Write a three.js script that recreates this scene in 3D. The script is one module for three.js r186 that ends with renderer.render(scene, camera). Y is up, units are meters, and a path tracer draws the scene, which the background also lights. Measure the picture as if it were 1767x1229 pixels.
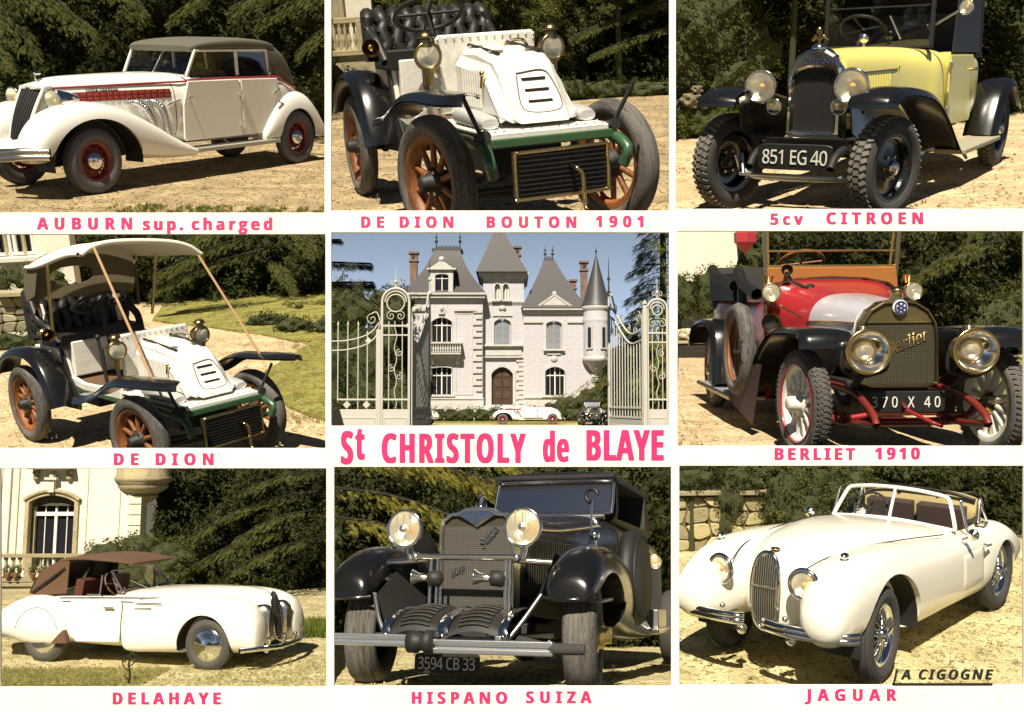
import * as THREE from 'three';
import { RoundedBoxGeometry } from 'three/addons/geometries/RoundedBoxGeometry.js';
import { TextGeometry } from 'three/addons/geometries/TextGeometry.js';
import { FontLoader } from 'three/addons/loaders/FontLoader.js';
import { mergeGeometries, mergeVertices, toCreasedNormals } from 'three/addons/utils/BufferGeometryUtils.js';
import { Brush, Evaluator, SUBTRACTION } from 'three-bvh-csg';

// ---------------------------------------------------------------- camera, sky, sun, exposure
const scene = new THREE.Scene();
const EYE = new THREE.Vector3(0, 6, 0);
const camera = new THREE.PerspectiveCamera(40, 1024 / 712, 0.05, 3000);
camera.position.copy(EYE);
camera.lookAt(0, 6, -10);
const renderer = new THREE.WebGLRenderer();
renderer.toneMapping = THREE.LinearToneMapping;
renderer.toneMappingExposure = 1.68;
renderer.shadowMap.enabled = true;
{ // clear summer sky, pale towards the horizon
  const w = 256, h = 128, d = new Float32Array(w * h * 4);
  for (let j = 0; j < h; j++) for (let i = 0; i < w; i++) {
    const el = ((j + 0.5) / h - 0.5) * Math.PI, s = Math.max(0, Math.sin(el));
    const k = Math.pow(1 - s, 6.5), o = (j * w + i) * 4;
    let r = 0.017 + 0.37 * k, g = 0.028 + 0.46 * k, b = 0.048 + 0.58 * k;
    if (el < 0) { r = 0.10; g = 0.09; b = 0.06; }
    d[o] = r; d[o + 1] = g; d[o + 2] = b; d[o + 3] = 1;
  }
  const t = new THREE.DataTexture(d, w, h, THREE.RGBAFormat, THREE.FloatType);
  t.mapping = THREE.EquirectangularReflectionMapping; t.magFilter = THREE.LinearFilter; t.minFilter = THREE.LinearFilter; t.needsUpdate = true;
  scene.background = t; scene.environment = t;
}
const sun = new THREE.DirectionalLight(0xfff4e0, 5.0);
sun.position.set(-21, 123, 72); sun.target.position.set(0, 6, -24);
sun.castShadow = true; sun.shadow.mapSize.set(4096, 4096);
Object.assign(sun.shadow.camera, { left: -70, right: 70, top: 70, bottom: -70, near: 1, far: 500 });
scene.add(sun, sun.target);

// ---------------------------------------------------------------- helpers
const fontB = await new FontLoader().loadAsync('fonts/droid/droid_sans_bold.typeface.json');
const fontR = await new FontLoader().loadAsync('fonts/droid/droid_sans_regular.typeface.json');
const fontS = await new FontLoader().loadAsync('fonts/droid/droid_serif_regular.typeface.json');
let seed = 11; const rnd = () => { seed = (Math.imul(seed, 1664525) + 1013904223) >>> 0; return seed / 4294967296; };
const rr = (a, b) => a + (b - a) * rnd();
const PI = Math.PI, V = (x, y, z) => new THREE.Vector3(x, y, z);
const lerp = (a, b, t) => a + (b - a) * t;
function fix(g) {
  if (g.index) g = g.toNonIndexed();
  for (const k of Object.keys(g.attributes)) if (!['position', 'normal', 'uv'].includes(k)) g.deleteAttribute(k);
  if (!g.attributes.normal) g.computeVertexNormals();
  if (!g.attributes.uv) g.setAttribute('uv', new THREE.BufferAttribute(new Float32Array(g.attributes.position.count * 2), 2));
  g.clearGroups(); g.morphAttributes = {};
  return g;
}
const J = (...a) => { const l = a.flat(3).map(fix); return l.length === 1 ? l[0] : mergeGeometries(l, false); };
const mir = (g) => { // mirrored copy across z
  const c = fix(g.clone()).scale(1, 1, -1); const p = c.attributes;
  for (const k of ['position', 'normal', 'uv']) { const a = p[k], n = a.itemSize; for (let i = 0; i < a.count; i += 3) for (let q = 0; q < n; q++) { const t = a.array[(i + 1) * n + q]; a.array[(i + 1) * n + q] = a.array[(i + 2) * n + q]; a.array[(i + 2) * n + q] = t; } }
  return c;
};
function box(w, h, d, x = 0, y = 0, z = 0, rx = 0, ry = 0, rz = 0) {
  const m = Math.min(w, h, d);
  const g = m > 0.012 ? new RoundedBoxGeometry(w, h, d, 1, Math.min(0.012, m * 0.25)) : new THREE.BoxGeometry(w, h, d);
  g.rotateX(rx); g.rotateY(ry); g.rotateZ(rz); g.translate(x, y, z); return fix(g);
}
const A3 = (a) => a.isVector3 ? a : V(...a);
function bar(a, b, r, r2 = r, n = 9) {
  a = A3(a); b = A3(b); const d = b.clone().sub(a), l = d.length();
  const g = new THREE.CylinderGeometry(r2, r, l, n, 1); g.translate(0, l / 2, 0);
  g.applyQuaternion(new THREE.Quaternion().setFromUnitVectors(V(0, 1, 0), d.normalize())); g.translate(a.x, a.y, a.z); return fix(g);
}
function beam(a, b, w, h) { // rectangular bar
  a = A3(a); b = A3(b); const d = b.clone().sub(a), l = d.length();
  const g = new RoundedBoxGeometry(w, l, h, 1, Math.min(w, h) * 0.2); g.translate(0, l / 2, 0);
  g.applyQuaternion(new THREE.Quaternion().setFromUnitVectors(V(0, 1, 0), d.normalize())); g.translate(a.x, a.y, a.z); return fix(g);
}
function tube(pts, r, n = 24, rad = 8) {
  return fix(new THREE.TubeGeometry(new THREE.CatmullRomCurve3(pts.map(A3), false, 'catmullrom', 0.4), n, r, rad, false));
}
function lathe(prof, dir, pos, n = 28) { // prof [[r,h]...], h along dir
  const g = new THREE.LatheGeometry(prof.map((p) => new THREE.Vector2(Math.max(p[0], 1e-4), p[1])), n);
  g.applyQuaternion(new THREE.Quaternion().setFromUnitVectors(V(0, 1, 0), A3(dir).clone().normalize())); pos = A3(pos); g.translate(pos.x, pos.y, pos.z); return fix(g);
}
function ball(r, x, y, z, sx = 1, sy = 1, sz = 1, n = 16) { const g = new THREE.SphereGeometry(r, n, Math.ceil(n * 0.7)); g.scale(sx, sy, sz); g.translate(x, y, z); return fix(g); }
function tor(R, r, dir, pos, n = 32, arc = PI * 2) {
  const g = new THREE.TorusGeometry(R, r, 8, n, arc); g.applyQuaternion(new THREE.Quaternion().setFromUnitVectors(V(0, 0, 1), A3(dir).clone().normalize())); pos = A3(pos); g.translate(pos.x, pos.y, pos.z); return fix(g);
}
const shp = (pts) => pts.isShape ? pts : new THREE.Shape(pts.map((p) => new THREE.Vector2(p[0], p[1])));
function extr(pts, d, bev = 0.006, holes = []) {
  const s = shp(pts); for (const h of holes) s.holes.push(new THREE.Path(h.map((p) => new THREE.Vector2(p[0], p[1]))));
  const b = Math.min(bev, d * 0.4);
  const g = new THREE.ExtrudeGeometry(s, { depth: d - 2 * b, bevelEnabled: b > 0, bevelThickness: b, bevelSize: b, bevelOffset: -b, bevelSegments: 1, curveSegments: 12 });
  g.translate(0, 0, b); return fix(g);
}
const exXY = (pts, z0, z1, bev, holes) => extr(pts, Math.abs(z1 - z0), bev, holes).translate(0, 0, Math.min(z0, z1));
const exZY = (pts, x0, x1, bev, holes) => extr(pts.map((p) => [-p[0], p[1]]), Math.abs(x1 - x0), bev, holes && holes.map((h) => h.map((p) => [-p[0], p[1]]))).rotateY(PI / 2).translate(Math.min(x0, x1), 0, 0); // (z,y)
const exXZ = (pts, y0, y1, bev) => extr(pts.map((p) => [p[0], -p[1]]), Math.abs(y1 - y0), bev).rotateX(-PI / 2).translate(0, Math.min(y0, y1), 0); // (x,z)
const se = (n, a, b, e, k0 = 0, k1 = PI * 2) => Array.from({ length: n }, (_, i) => { const t = lerp(k0, k1, i / n), c = Math.cos(t), s = Math.sin(t); return [a * Math.sign(c) * Math.abs(c) ** (2 / e), b * Math.sign(s) * Math.abs(s) ** (2 / e)]; });
function cr(a, t) { // Catmull-Rom on an array of equal-length rows, t in 0..n-1
  const n = a.length - 1, i = Math.min(n - 1, Math.floor(t)), f = t - i;
  const p0 = a[Math.max(0, i - 1)], p1 = a[i], p2 = a[i + 1], p3 = a[Math.min(n, i + 2)];
  return p1.map((_, k) => { const m1 = (p2[k] - p0[k]) / 2, m2 = (p3[k] - p1[k]) / 2, f2 = f * f, f3 = f2 * f; return (2 * f3 - 3 * f2 + 1) * p1[k] + (f3 - 2 * f2 + f) * m1 + (-2 * f3 + 3 * f2) * p2[k] + (f3 - f2) * m2; });
}
function gridGeo(P, nu, nv, closedV = false) { // P(i,j) -> [x,y,z]
  const pos = [], uv = [], idx = [];
  for (let i = 0; i <= nu; i++) for (let j = 0; j <= nv; j++) { pos.push(...P(i, j)); uv.push(i / nu, j / nv); }
  const w = nv + 1; for (let i = 0; i < nu; i++) for (let j = 0; j < nv; j++) { const a = i * w + j; idx.push(a, a + w, a + 1, a + 1, a + w, a + w + 1); }
  const g = new THREE.BufferGeometry(); g.setAttribute('position', new THREE.Float32BufferAttribute(pos, 3)); g.setAttribute('uv', new THREE.Float32BufferAttribute(uv, 2)); g.setIndex(idx);
  if (closedV) { g.deleteAttribute('uv'); const m = mergeVertices(g, 1e-5); m.computeVertexNormals(); return m; }
  g.computeVertexNormals(); return g;
}
// superellipse loft along x; rows [x, y0, y1, z0, z1, e, topWidth]
function SE(rows, sub = 5, nr = 36) {
  rows = rows.map((r) => [r[0], r[1], r[2], r[3], r[4], r[5] ?? 2.5, r[6] ?? 1]);
  const nu = (rows.length - 1) * sub, rings = [];
  for (let i = 0; i <= nu; i++) rings.push(cr(rows, i / sub));
  const g = gridGeo((i, j) => {
    const [x, y0, y1, z0, z1, e, tw] = rings[Math.max(0, Math.min(nu, i - 1))], cap = i === 0 || i === nu + 2;
    const t = (j % nr) / nr * PI * 2 + PI / nr, c = Math.cos(t), s = Math.sin(t), ss = Math.sign(s) * Math.abs(s) ** (2 / e);
    const k = cap ? 0 : 1, w = lerp(1, tw, (ss + 1) / 2);
    return [x, (y0 + y1) / 2 + k * (y1 - y0) / 2 * ss, (z0 + z1) / 2 + k * (z1 - z0) / 2 * w * Math.sign(c) * Math.abs(c) ** (2 / e)];
  }, nu + 2, nr, true);
  // make it wind outwards
  const p = g.attributes.position, ix = g.index; let vol = 0; const a = V(), b = V(), c = V();
  for (let i = 0; i < ix.count; i += 3) { a.fromBufferAttribute(p, ix.getX(i)); b.fromBufferAttribute(p, ix.getX(i + 1)); c.fromBufferAttribute(p, ix.getX(i + 2)); vol += a.dot(b.cross(c)); }
  if (vol < 0) { for (let i = 0; i < ix.count; i += 3) { const t = ix.getX(i); ix.setX(i, ix.getX(i + 1)); ix.setX(i + 1, t); } g.computeVertexNormals(); }
  return fix(toCreasedNormals(g, 0.75));
}
const SYM = (rows, sub, nr) => SE(rows.map((r) => [r[0], r[1], r[2], -r[3], r[3], r[4], r[5]]), sub, nr); // [x,y0,y1,hw,e,tw]
function hwAt(rows, x, y) { // half width of a SYM loft at (x,y)
  rows = rows.map((r) => [r[0], r[1], r[2], r[3], r[4] ?? 2.5, r[5] ?? 1]); let lo = 0, hi = rows.length - 1;
  for (let k = 0; k < 30; k++) { const m = (lo + hi) / 2; if (cr(rows, m)[0] > x) lo = m; else hi = m; }
  const [, y0, y1, hw, e, tw] = cr(rows, lo), s = Math.min(0.999, Math.abs((y - (y0 + y1) / 2) / ((y1 - y0) / 2)));
  return hw * lerp(1, tw, (y - y0) / (y1 - y0)) * (1 - s ** e) ** (1 / e);
}
const evalr = new Evaluator(); evalr.attributes = ['position', 'normal', 'uv']; evalr.useGroups = false;
function cut(g, tools) { // subtract a list of geometries
  let b = new Brush(g.clone()); b.updateMatrixWorld();
  for (const t of tools) { const c = new Brush(t); c.updateMatrixWorld(); b = evalr.evaluate(b, c, SUBTRACTION); b.updateMatrixWorld(); }
  return fix(b.geometry.clone());
}
const arch = (x, y, rx, ry, z0, z1) => { const g = new THREE.CylinderGeometry(1, 1, Math.abs(z1 - z0), 40); g.rotateX(PI / 2); g.scale(rx, ry, 1); g.translate(x, y, (z0 + z1) / 2); return fix(g); };
// dark lining of the upper part of a wheel opening
const liner = (x, y, rx, ry, z0, z1) => J(gridGeo((i, j) => { const a = lerp(-0.12, PI + 0.12, i / 24); return [x + (rx - 0.006) * Math.cos(a), y + (ry - 0.006) * Math.sin(a), j ? z1 : z0]; }, 24, 1), exXY(se(28, rx - 0.01, ry - 0.01, 2, -0.1, PI + 0.1).map(([a, b]) => [a + x, b + y]), z0 - 0.02, z0, 0));
// outer z of an SE() loft at (x, y)
function sideZ(rows, x, y) { let lo = 0, hi = rows.length - 1; for (let k = 0; k < 30; k++) { const m = (lo + hi) / 2; if (cr(rows, m)[0] > x) lo = m; else hi = m; } const [, y0, y1, z0, z1, e] = cr(rows, lo), s = Math.min(0.999, Math.abs((y - (y0 + y1) / 2) / ((y1 - y0) / 2))); return (z0 + z1) / 2 + (z1 - z0) / 2 * (1 - s ** e) ** (1 / e); }
function doorSkin(fz, x0, x1, yb, yt, o = 0.005) { return J(gridGeo((i, j) => { const x = lerp(x0, x1, i / 14), y = lerp(yb(x), yt(x), j / 10); return [x, y, fz(x, y) + (i === 0 || i === 14 || j === 0 || j === 10 ? -0.006 : o)]; }, 14, 10).deleteAttribute('uv')); }
// sheet-metal mudguard swept along a path of [x,y] between zi and zo (outer), crowned, with an outer lip
function guard(path, zi, zo, crown = 0.03, lip = 0.03, th = 0.012, sub = 6, wf = null) {
  const nu = (path.length - 1) * sub, nv = 10, C = []; for (let i = 0; i <= nu; i++) C.push(cr(path, i / sub));
  const N = C.map((_, i) => { const a = C[Math.max(0, i - 1)], b = C[Math.min(nu, i + 1)]; let nx = -(b[1] - a[1]), ny = b[0] - a[0]; const l = Math.hypot(nx, ny) || 1; nx /= l; ny /= l; if (ny < 0 && Math.abs(ny) > 0.05) { nx = -nx; ny = -ny; } return [nx, ny]; });
  for (let i = 1; i <= nu; i++) if (N[i][0] * N[i - 1][0] + N[i][1] * N[i - 1][1] < 0) N[i] = [-N[i][0], -N[i][1]];
  const zm = (zi + zo) / 2;
  const S = (o) => (i, j) => { const t = j / nv, w = wf ? wf(i / nu) : 1, u = 2 * t - 1; let off = crown * (1 - u * u) + o; if (t > 0.9) off -= lip * (t - 0.9) / 0.1; return [C[i][0] + N[i][0] * off, C[i][1] + N[i][1] * off, zm + (lerp(zi, zo, t) - zm) * w]; };
  return J(gridGeo(S(0), nu, nv), gridGeo(S(-th), nu, nv));
}
function sheet(a, b, c, d, th = 0.01) { // thin plate through four points
  a = A3(a); b = A3(b); c = A3(c); d = A3(d); const n = b.clone().sub(a).cross(d.clone().sub(a)).normalize().multiplyScalar(th / 2);
  const q = [a, b, c, d], pos = []; const tri = (x, y, z) => pos.push(...x.toArray(), ...y.toArray(), ...z.toArray());
  const u = q.map((p) => p.clone().add(n)), l = q.map((p) => p.clone().sub(n));
  tri(u[0], u[1], u[2]); tri(u[0], u[2], u[3]); tri(l[0], l[2], l[1]); tri(l[0], l[3], l[2]);
  for (let i = 0; i < 4; i++) { const k = (i + 1) % 4; tri(u[i], l[i], l[k]); tri(u[i], l[k], u[k]); }
  const g = new THREE.BufferGeometry(); g.setAttribute('position', new THREE.Float32BufferAttribute(pos, 3)); g.computeVertexNormals();
  g.setAttribute('uv', new THREE.Float32BufferAttribute(pos.flatMap((_, i) => i % 3 ? [] : [pos[i] + pos[i + 2], pos[i + 1]]), 2)); return g;
}
const caps = new Map(); function capOf(f) { if (!caps.has(f)) { const g = new TextGeometry('H', { font: f, size: 1, depth: 0.1, curveSegments: 1, bevelEnabled: false }); g.computeBoundingBox(); caps.set(f, g.boundingBox.max.y); } return caps.get(f); }
function text(str, h, depth, font = fontB, sx = 1, track = 0, slant = 0) { // left-aligned letters of cap height h, baseline y 0
  const gs = []; let x = 0; const size = h / capOf(font);
  for (const ch of str) {
    const adv = (font.data.glyphs[ch] || font.data.glyphs['?']).ha / font.data.resolution * size * sx;
    if (ch !== ' ') { const g = new TextGeometry(ch, { font, size, depth, curveSegments: 3, bevelEnabled: false }); g.scale(sx, 1, 1); if (slant) g.applyMatrix4(new THREE.Matrix4().set(1, slant, 0, 0, 0, 1, 0, 0, 0, 0, 1, 0, 0, 0, 0, 1)); g.translate(x, 0, 0); gs.push(fix(g)); }
    x += adv + track;
  }
  const m = J(gs); m.userData.width = x - track; return m;
}
// ---------------------------------------------------------------- textures and materials
function noise2(n, cells, sd) { // tileable value noise, n x n
  let s = sd; const r = () => { s = (Math.imul(s, 1664525) + 1013904223) >>> 0; return s / 4294967296; };
  const g = Array.from({ length: cells * cells }, r), o = new Float32Array(n * n);
  for (let j = 0; j < n; j++) for (let i = 0; i < n; i++) {
    const x = i / n * cells, y = j / n * cells, x0 = Math.floor(x), y0 = Math.floor(y); let fx = x - x0, fy = y - y0; fx = fx * fx * (3 - 2 * fx); fy = fy * fy * (3 - 2 * fy);
    const G = (a, b) => g[(b % cells) * cells + (a % cells)];
    o[j * n + i] = lerp(lerp(G(x0, y0), G(x0 + 1, y0), fx), lerp(G(x0, y0 + 1), G(x0 + 1, y0 + 1), fx), fy);
  } return o;
}
function tex(n, fn, srgb = false, rep = 1) { // fn(i) -> [r,g,b] in 0..1
  const d = new Uint8Array(n * n * 4); for (let i = 0; i < n * n; i++) { const c = fn(i); for (let k = 0; k < 3; k++) d[i * 4 + k] = Math.max(0, Math.min(255, c[k] * 255)); d[i * 4 + 3] = 255; }
  const t = new THREE.DataTexture(d, n, n); if (srgb) t.colorSpace = THREE.SRGBColorSpace; t.wrapS = t.wrapT = THREE.RepeatWrapping; t.magFilter = THREE.LinearFilter; t.minFilter = THREE.LinearMipmapLinearFilter; t.generateMipmaps = true; t.repeat.set(rep, rep); t.needsUpdate = true; return t;
}
const NZ = { a: noise2(512, 6, 3), b: noise2(512, 24, 5), c: noise2(512, 90, 9), d: noise2(512, 256, 13) };
const fb = (i) => NZ.a[i] * 0.35 + NZ.b[i] * 0.3 + NZ.c[i] * 0.2 + NZ.d[i] * 0.15;
const mixc = (a, b, t) => a.map((v, k) => lerp(v, b[k], t));
const bumpT = tex(512, (i) => { const v = NZ.c[i] * 0.5 + NZ.d[i] * 0.5; return [v, v, v]; });
const softBump = tex(512, (i) => { const v = fb(i); return [v, v, v]; });
const ssRamp = (a, b, x) => { const t = Math.max(0, Math.min(1, (x - a) / (b - a))); return t * t * (3 - 2 * t); };
function groundTex(c0, c1, c2, patch = 0.5) { return tex(512, (i) => { let c = mixc(c0, c1, ssRamp(0.3, 0.7, fb(i))); c = mixc(c, c2, ssRamp(0.5, 0.75, NZ.b[i] * 0.5 + NZ.c[i] * 0.5) * patch); const g = 0.82 + 0.36 * NZ.d[i]; return c.map((v) => v * g); }, true); }
const mat = (o) => new THREE.MeshStandardMaterial({ roughness: 0.7, ...o });
const lin = (r, g, b) => new THREE.Color().setRGB(r, g, b);
const wearMap = (c, amt = 0.12) => tex(512, (i) => { const t = 1 - amt * ssRamp(0.35, 0.75, fb(i)) - amt * 0.5 * NZ.d[i]; return c.map((v) => v * t); }, true);
const roughT = tex(512, (i) => { const v = 0.75 + 0.25 * fb(i); return [v, v, v]; });
const paint = (c, r = 0.32, cc = 0.6) => new THREE.MeshPhysicalMaterial({ color: c, roughness: r, clearcoat: cc, clearcoatRoughness: 0.12, roughnessMap: roughT });
const M = {
  white: paint(lin(0.80, 0.78, 0.71)), cream: paint(lin(0.82, 0.79, 0.68)), ivory: new THREE.MeshPhysicalMaterial({ map: wearMap([0.91, 0.90, 0.86], 0.09), roughness: 0.5, clearcoat: 0.2, bumpMap: softBump, bumpScale: 0.002 }),
  black: paint(lin(0.007, 0.0068, 0.0065), 0.28, 0.6), dullblack: mat({ color: lin(0.014, 0.013, 0.012), roughness: 0.6 }),
  yellow: paint(lin(0.76, 0.68, 0.20), 0.4, 0.3), red: paint(lin(0.32, 0.018, 0.024), 0.35, 0.6), darkred: paint(lin(0.17, 0.018, 0.014), 0.45, 0.3), orange: paint(lin(0.30, 0.12, 0.028), 0.4, 0.4),
  green: paint(lin(0.035, 0.09, 0.04), 0.45, 0.3),
  chrome: mat({ color: lin(0.78, 0.78, 0.76), metalness: 1, roughness: 0.14, roughnessMap: roughT }), steel: mat({ color: lin(0.5, 0.5, 0.5), metalness: 1, roughness: 0.34 }), nickel: mat({ color: lin(0.72, 0.68, 0.6), metalness: 1, roughness: 0.22 }),
  brass: mat({ color: lin(0.62, 0.47, 0.22), metalness: 1, roughness: 0.25, roughnessMap: roughT }), silver: paint(lin(0.55, 0.54, 0.6), 0.3, 0.8),
  rubber: mat({ color: lin(0.045, 0.042, 0.04), roughness: 0.85, bumpMap: bumpT, bumpScale: 0.003 }), greyrubber: mat({ map: wearMap([0.44, 0.42, 0.40], 0.38), roughness: 0.9, bumpMap: bumpT, bumpScale: 0.004 }), tread: mat({ color: lin(0.16, 0.145, 0.115), roughness: 0.95, bumpMap: bumpT, bumpScale: 0.004 }),
  leather: mat({ color: lin(0.013, 0.011, 0.009), roughness: 0.5 }), tan: mat({ color: lin(0.12, 0.065, 0.035), roughness: 0.6 }), redleather: mat({ color: lin(0.09, 0.028, 0.018), roughness: 0.5 }),
  canvasGrey: mat({ color: lin(0.10, 0.093, 0.072), roughness: 0.95, bumpMap: bumpT, bumpScale: 0.002 }), canvasBrown: mat({ color: lin(0.11, 0.058, 0.03), roughness: 0.95, bumpMap: bumpT, bumpScale: 0.002 }), canvasWhite: mat({ color: lin(0.74, 0.71, 0.58), roughness: 0.85 }),
  wood: mat({ map: wearMap([0.60, 0.36, 0.17], 0.3), roughness: 0.55 }), bronze: mat({ color: lin(0.30, 0.22, 0.10), metalness: 1, roughness: 0.3 }), mesh: mat({ color: lin(0.03, 0.028, 0.022), metalness: 0.5, roughness: 0.5 }), darkmesh: mat({ color: lin(0.012, 0.01, 0.009), roughness: 0.7 }),
  glass: new THREE.MeshPhysicalMaterial({ color: 0xffffff, transmission: 1, thickness: 0, roughness: 0.03, ior: 1.5 }), lens: new THREE.MeshPhysicalMaterial({ color: lin(0.95, 0.93, 0.82), transmission: 0.85, thickness: 0, roughness: 0.18, ior: 1.5, bumpMap: softBump, bumpScale: 0.002 }),
  reflector: mat({ color: lin(0.85, 0.83, 0.74), metalness: 1, roughness: 0.3 }), amber: mat({ color: lin(0.7, 0.42, 0.03), roughness: 0.3 }),
  plate: mat({ color: lin(0.01, 0.01, 0.01), roughness: 0.5 }), plateText: mat({ color: lin(0.7, 0.68, 0.6), roughness: 0.5 }),
  pink: mat({ color: lin(0.54, 0.022, 0.15), roughness: 0.55 }),
};
// ---------------------------------------------------------------- naming, bays
const used = {};
function numbered(n) { used[n] = (used[n] ?? -1) + 1; return used[n] ? n + '_' + String(used[n]).padStart(3, '0') : n; }
// a bay is one open-air display plot: place, pitch, roll and size
const bays = {};
function bay(name, t, pitch, roll, k, win) {
  k *= 2;
  const q = new THREE.Quaternion().setFromEuler(new THREE.Euler(pitch, 0, 0)).multiply(new THREE.Quaternion().setFromEuler(new THREE.Euler(0, 0, roll)));
  const m = new THREE.Matrix4().compose(V(...t).multiplyScalar(k).add(EYE), q, V(k, k, k));
  const b = { m, k, inv: m.clone().invert() };
  // the four sides of the plot: planes through the edges of its opening in the display board
  const e = [win[0] - 4, win[1] + 4, win[2] - 9, win[3] + 9]; // up to the middle of the board's bars
  const s = Math.tan(PI / 9) / 614.5, c = [[e[0], e[2]], [e[1], e[2]], [e[1], e[3]], [e[0], e[3]]].map(([x, y]) => V((x - 883.5) * s, (614.5 - y) * s, -1).applyQuaternion(q.clone().invert()));
  b.eye = EYE.clone().applyMatrix4(b.inv);
  b.pl = [0, 1, 2, 3].map((i) => { const n = c[i].clone().cross(c[(i + 1) % 4]).normalize(); return n; });
  const mid = c[0].clone().add(c[2]); b.pl.forEach((n) => { if (n.dot(mid) < 0) n.negate(); });
  b.inside = (p, r = 0, open = []) => { const d = V(p.x - b.eye.x, p.y - b.eye.y, p.z - b.eye.z); return b.pl.every((n, i) => open.includes(i) || n.dot(d) > r); }; // order top, right, bottom, left
  b.span = (z, y = 0) => [3, 1].map((i) => { const n = b.pl[i]; return b.eye.x - (n.y * (y - b.eye.y) + n.z * (z - b.eye.z)) / n.x; });
  bays[name] = b; return b;
}
const plot = new Map();
// saw a thing off flush with the sides of its plot (the displays are cut to fit the openings)
function trim(o, b) {
  o.updateMatrixWorld(true);
  o.traverse((m) => {
    if (!m.isMesh || m.isInstancedMesh || m.geometry.userData.whole) return;
    const toBay = b.inv.clone().multiply(m.matrixWorld), back = toBay.clone().invert();
    const g = m.geometry; g.computeBoundingSphere(); const sp = g.boundingSphere.clone().applyMatrix4(toBay);
    const act = b.pl.filter((n) => n.dot(sp.center.clone().sub(b.eye)) < sp.radius); if (!act.length) return;
    const q = fix(g.clone()); const P0 = q.attributes.position, N0 = q.attributes.normal, U0 = q.attributes.uv, op = [], on = [], ou = [], v = V();
    for (let i = 0; i < P0.count; i += 3) {
      let poly = [0, 1, 2].map((k) => { v.fromBufferAttribute(P0, i + k).applyMatrix4(toBay); return [v.x, v.y, v.z, N0.getX(i + k), N0.getY(i + k), N0.getZ(i + k), U0.getX(i + k), U0.getY(i + k)]; });
      for (const n of act) {
        const d = poly.map((p) => n.x * (p[0] - b.eye.x) + n.y * (p[1] - b.eye.y) + n.z * (p[2] - b.eye.z)); if (d.every((x) => x >= 0)) continue;
        const r = []; for (let k = 0; k < poly.length; k++) { const a = poly[k], c = poly[(k + 1) % poly.length], da = d[k], dc = d[(k + 1) % poly.length]; if (da >= 0) r.push(a); if ((da >= 0) !== (dc >= 0)) { const f = da / (da - dc); r.push(a.map((x, j) => x + (c[j] - x) * f)); } }
        poly = r; if (poly.length < 3) break;
      }
      for (let k = 1; k + 1 < poly.length; k++) for (const p of [poly[0], poly[k], poly[k + 1]]) { v.set(p[0], p[1], p[2]).applyMatrix4(back); op.push(v.x, v.y, v.z); on.push(p[3], p[4], p[5]); ou.push(p[6], p[7]); }
    }
    if (!op.length) { m.userData.gone = true; return; }
    const r = new THREE.BufferGeometry(); r.setAttribute('position', new THREE.Float32BufferAttribute(op, 3)); r.setAttribute('normal', new THREE.Float32BufferAttribute(on, 3)); r.setAttribute('uv', new THREE.Float32BufferAttribute(ou, 2)); m.geometry = r;
  });
  const dead = []; o.traverse((m) => { if (m.userData.gone) dead.push(m); }); for (const m of dead) { for (const k of [...m.children]) if (!k.userData.gone) m.parent.attach(k); m.parent.remove(m); }
  const empty = []; o.traverse((m) => { if (m !== o && m.isGroup && !m.children.length) empty.push(m); }); empty.forEach((m) => m.parent.remove(m));
}
function put(o, b, pos = [0, 0, 0], yaw = 0) { o.applyMatrix4(new THREE.Matrix4().multiplyMatrices(b.m, new THREE.Matrix4().makeRotationY(yaw).setPosition(...pos))); }
function T(b, name, label, category, pos, yaw, group) { // a thing: Group at its base
  const o = new THREE.Group(); o.name = numbered(name); o.userData = { label, category }; if (group) o.userData.group = group;
  scene.add(o); put(o, b, pos, yaw); plot.set(o, b); return o;
}
function P(parent, name, geo, m, label, kind) { // a part (or sub-part)
  const o = new THREE.Mesh(Array.isArray(geo) ? J(geo) : fix(geo), m); o.name = parent === scene ? numbered(name) : name; o.castShadow = o.receiveShadow = true; if (label) o.userData.label = label; if (kind) o.userData.kind = kind; parent.add(o); return o;
}
function G(parent, name, x = 0, y = 0, z = 0) { const o = new THREE.Group(); o.name = name; o.position.set(x, y, z); parent.add(o); return o; }
function S(b, name, geo, m, pos, yaw) { const o = P(scene, name, geo, m); o.userData.kind = 'structure'; if (b) { put(o, b, pos, yaw); plot.set(o, b); } return o; } // setting
function tag(o, label, category, group, kind) { o.userData.label = label; if (category) o.userData.category = category; if (group) o.userData.group = group; if (kind) o.userData.kind = kind; return o; }
// ---------------------------------------------------------------- the nine plots
const B1 = bay('auburn', [-5.763, 2.131, -12.471], 0.3178, -0.0176, 1.7, [0, 560, -700, 367]);
const B2 = bay('dedionb', [0.105, 0.699, -5.617], 0.3297, 0.06, 2.2, [572, 1154, -700, 364]);
const B3 = bay('citroen', [2.162, 1.077, -7.314], 0.3087, 0.0369, 3.0, [1166, 1770, -700, 361]);
const B4 = bay('dedion', [-2.568, -0.914, -8.194], 0.2097, 0.05, 1.0, [0, 562, 405, 773]);
const B5 = bay('chateau', [0, -1.6, 0], -0.0447, 0, 1.0, [572, 1154, 402, 735]);
const B6 = bay('berliet', [2.791, -0.724, -7.105], 0.0645, 0.0087, 1.1, [1169, 1770, 399, 769]);
const B7 = bay('delahaye', [-3.972, -4.367, -14.023], -0.1223, 0.0019, 0.28, [0, 563, 808, 1185]);
const B8 = bay('hispano', [-0.272, -2.316, -6.864], -0.2523, -0.0125, 0.55, [577, 1158, 806, 1184]);
const B9 = bay('jaguar', [2.63, -2.799, -8.949], 0.0368, 0.0088, 0.48, [1172, 1770, 804, 1182]);

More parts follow.
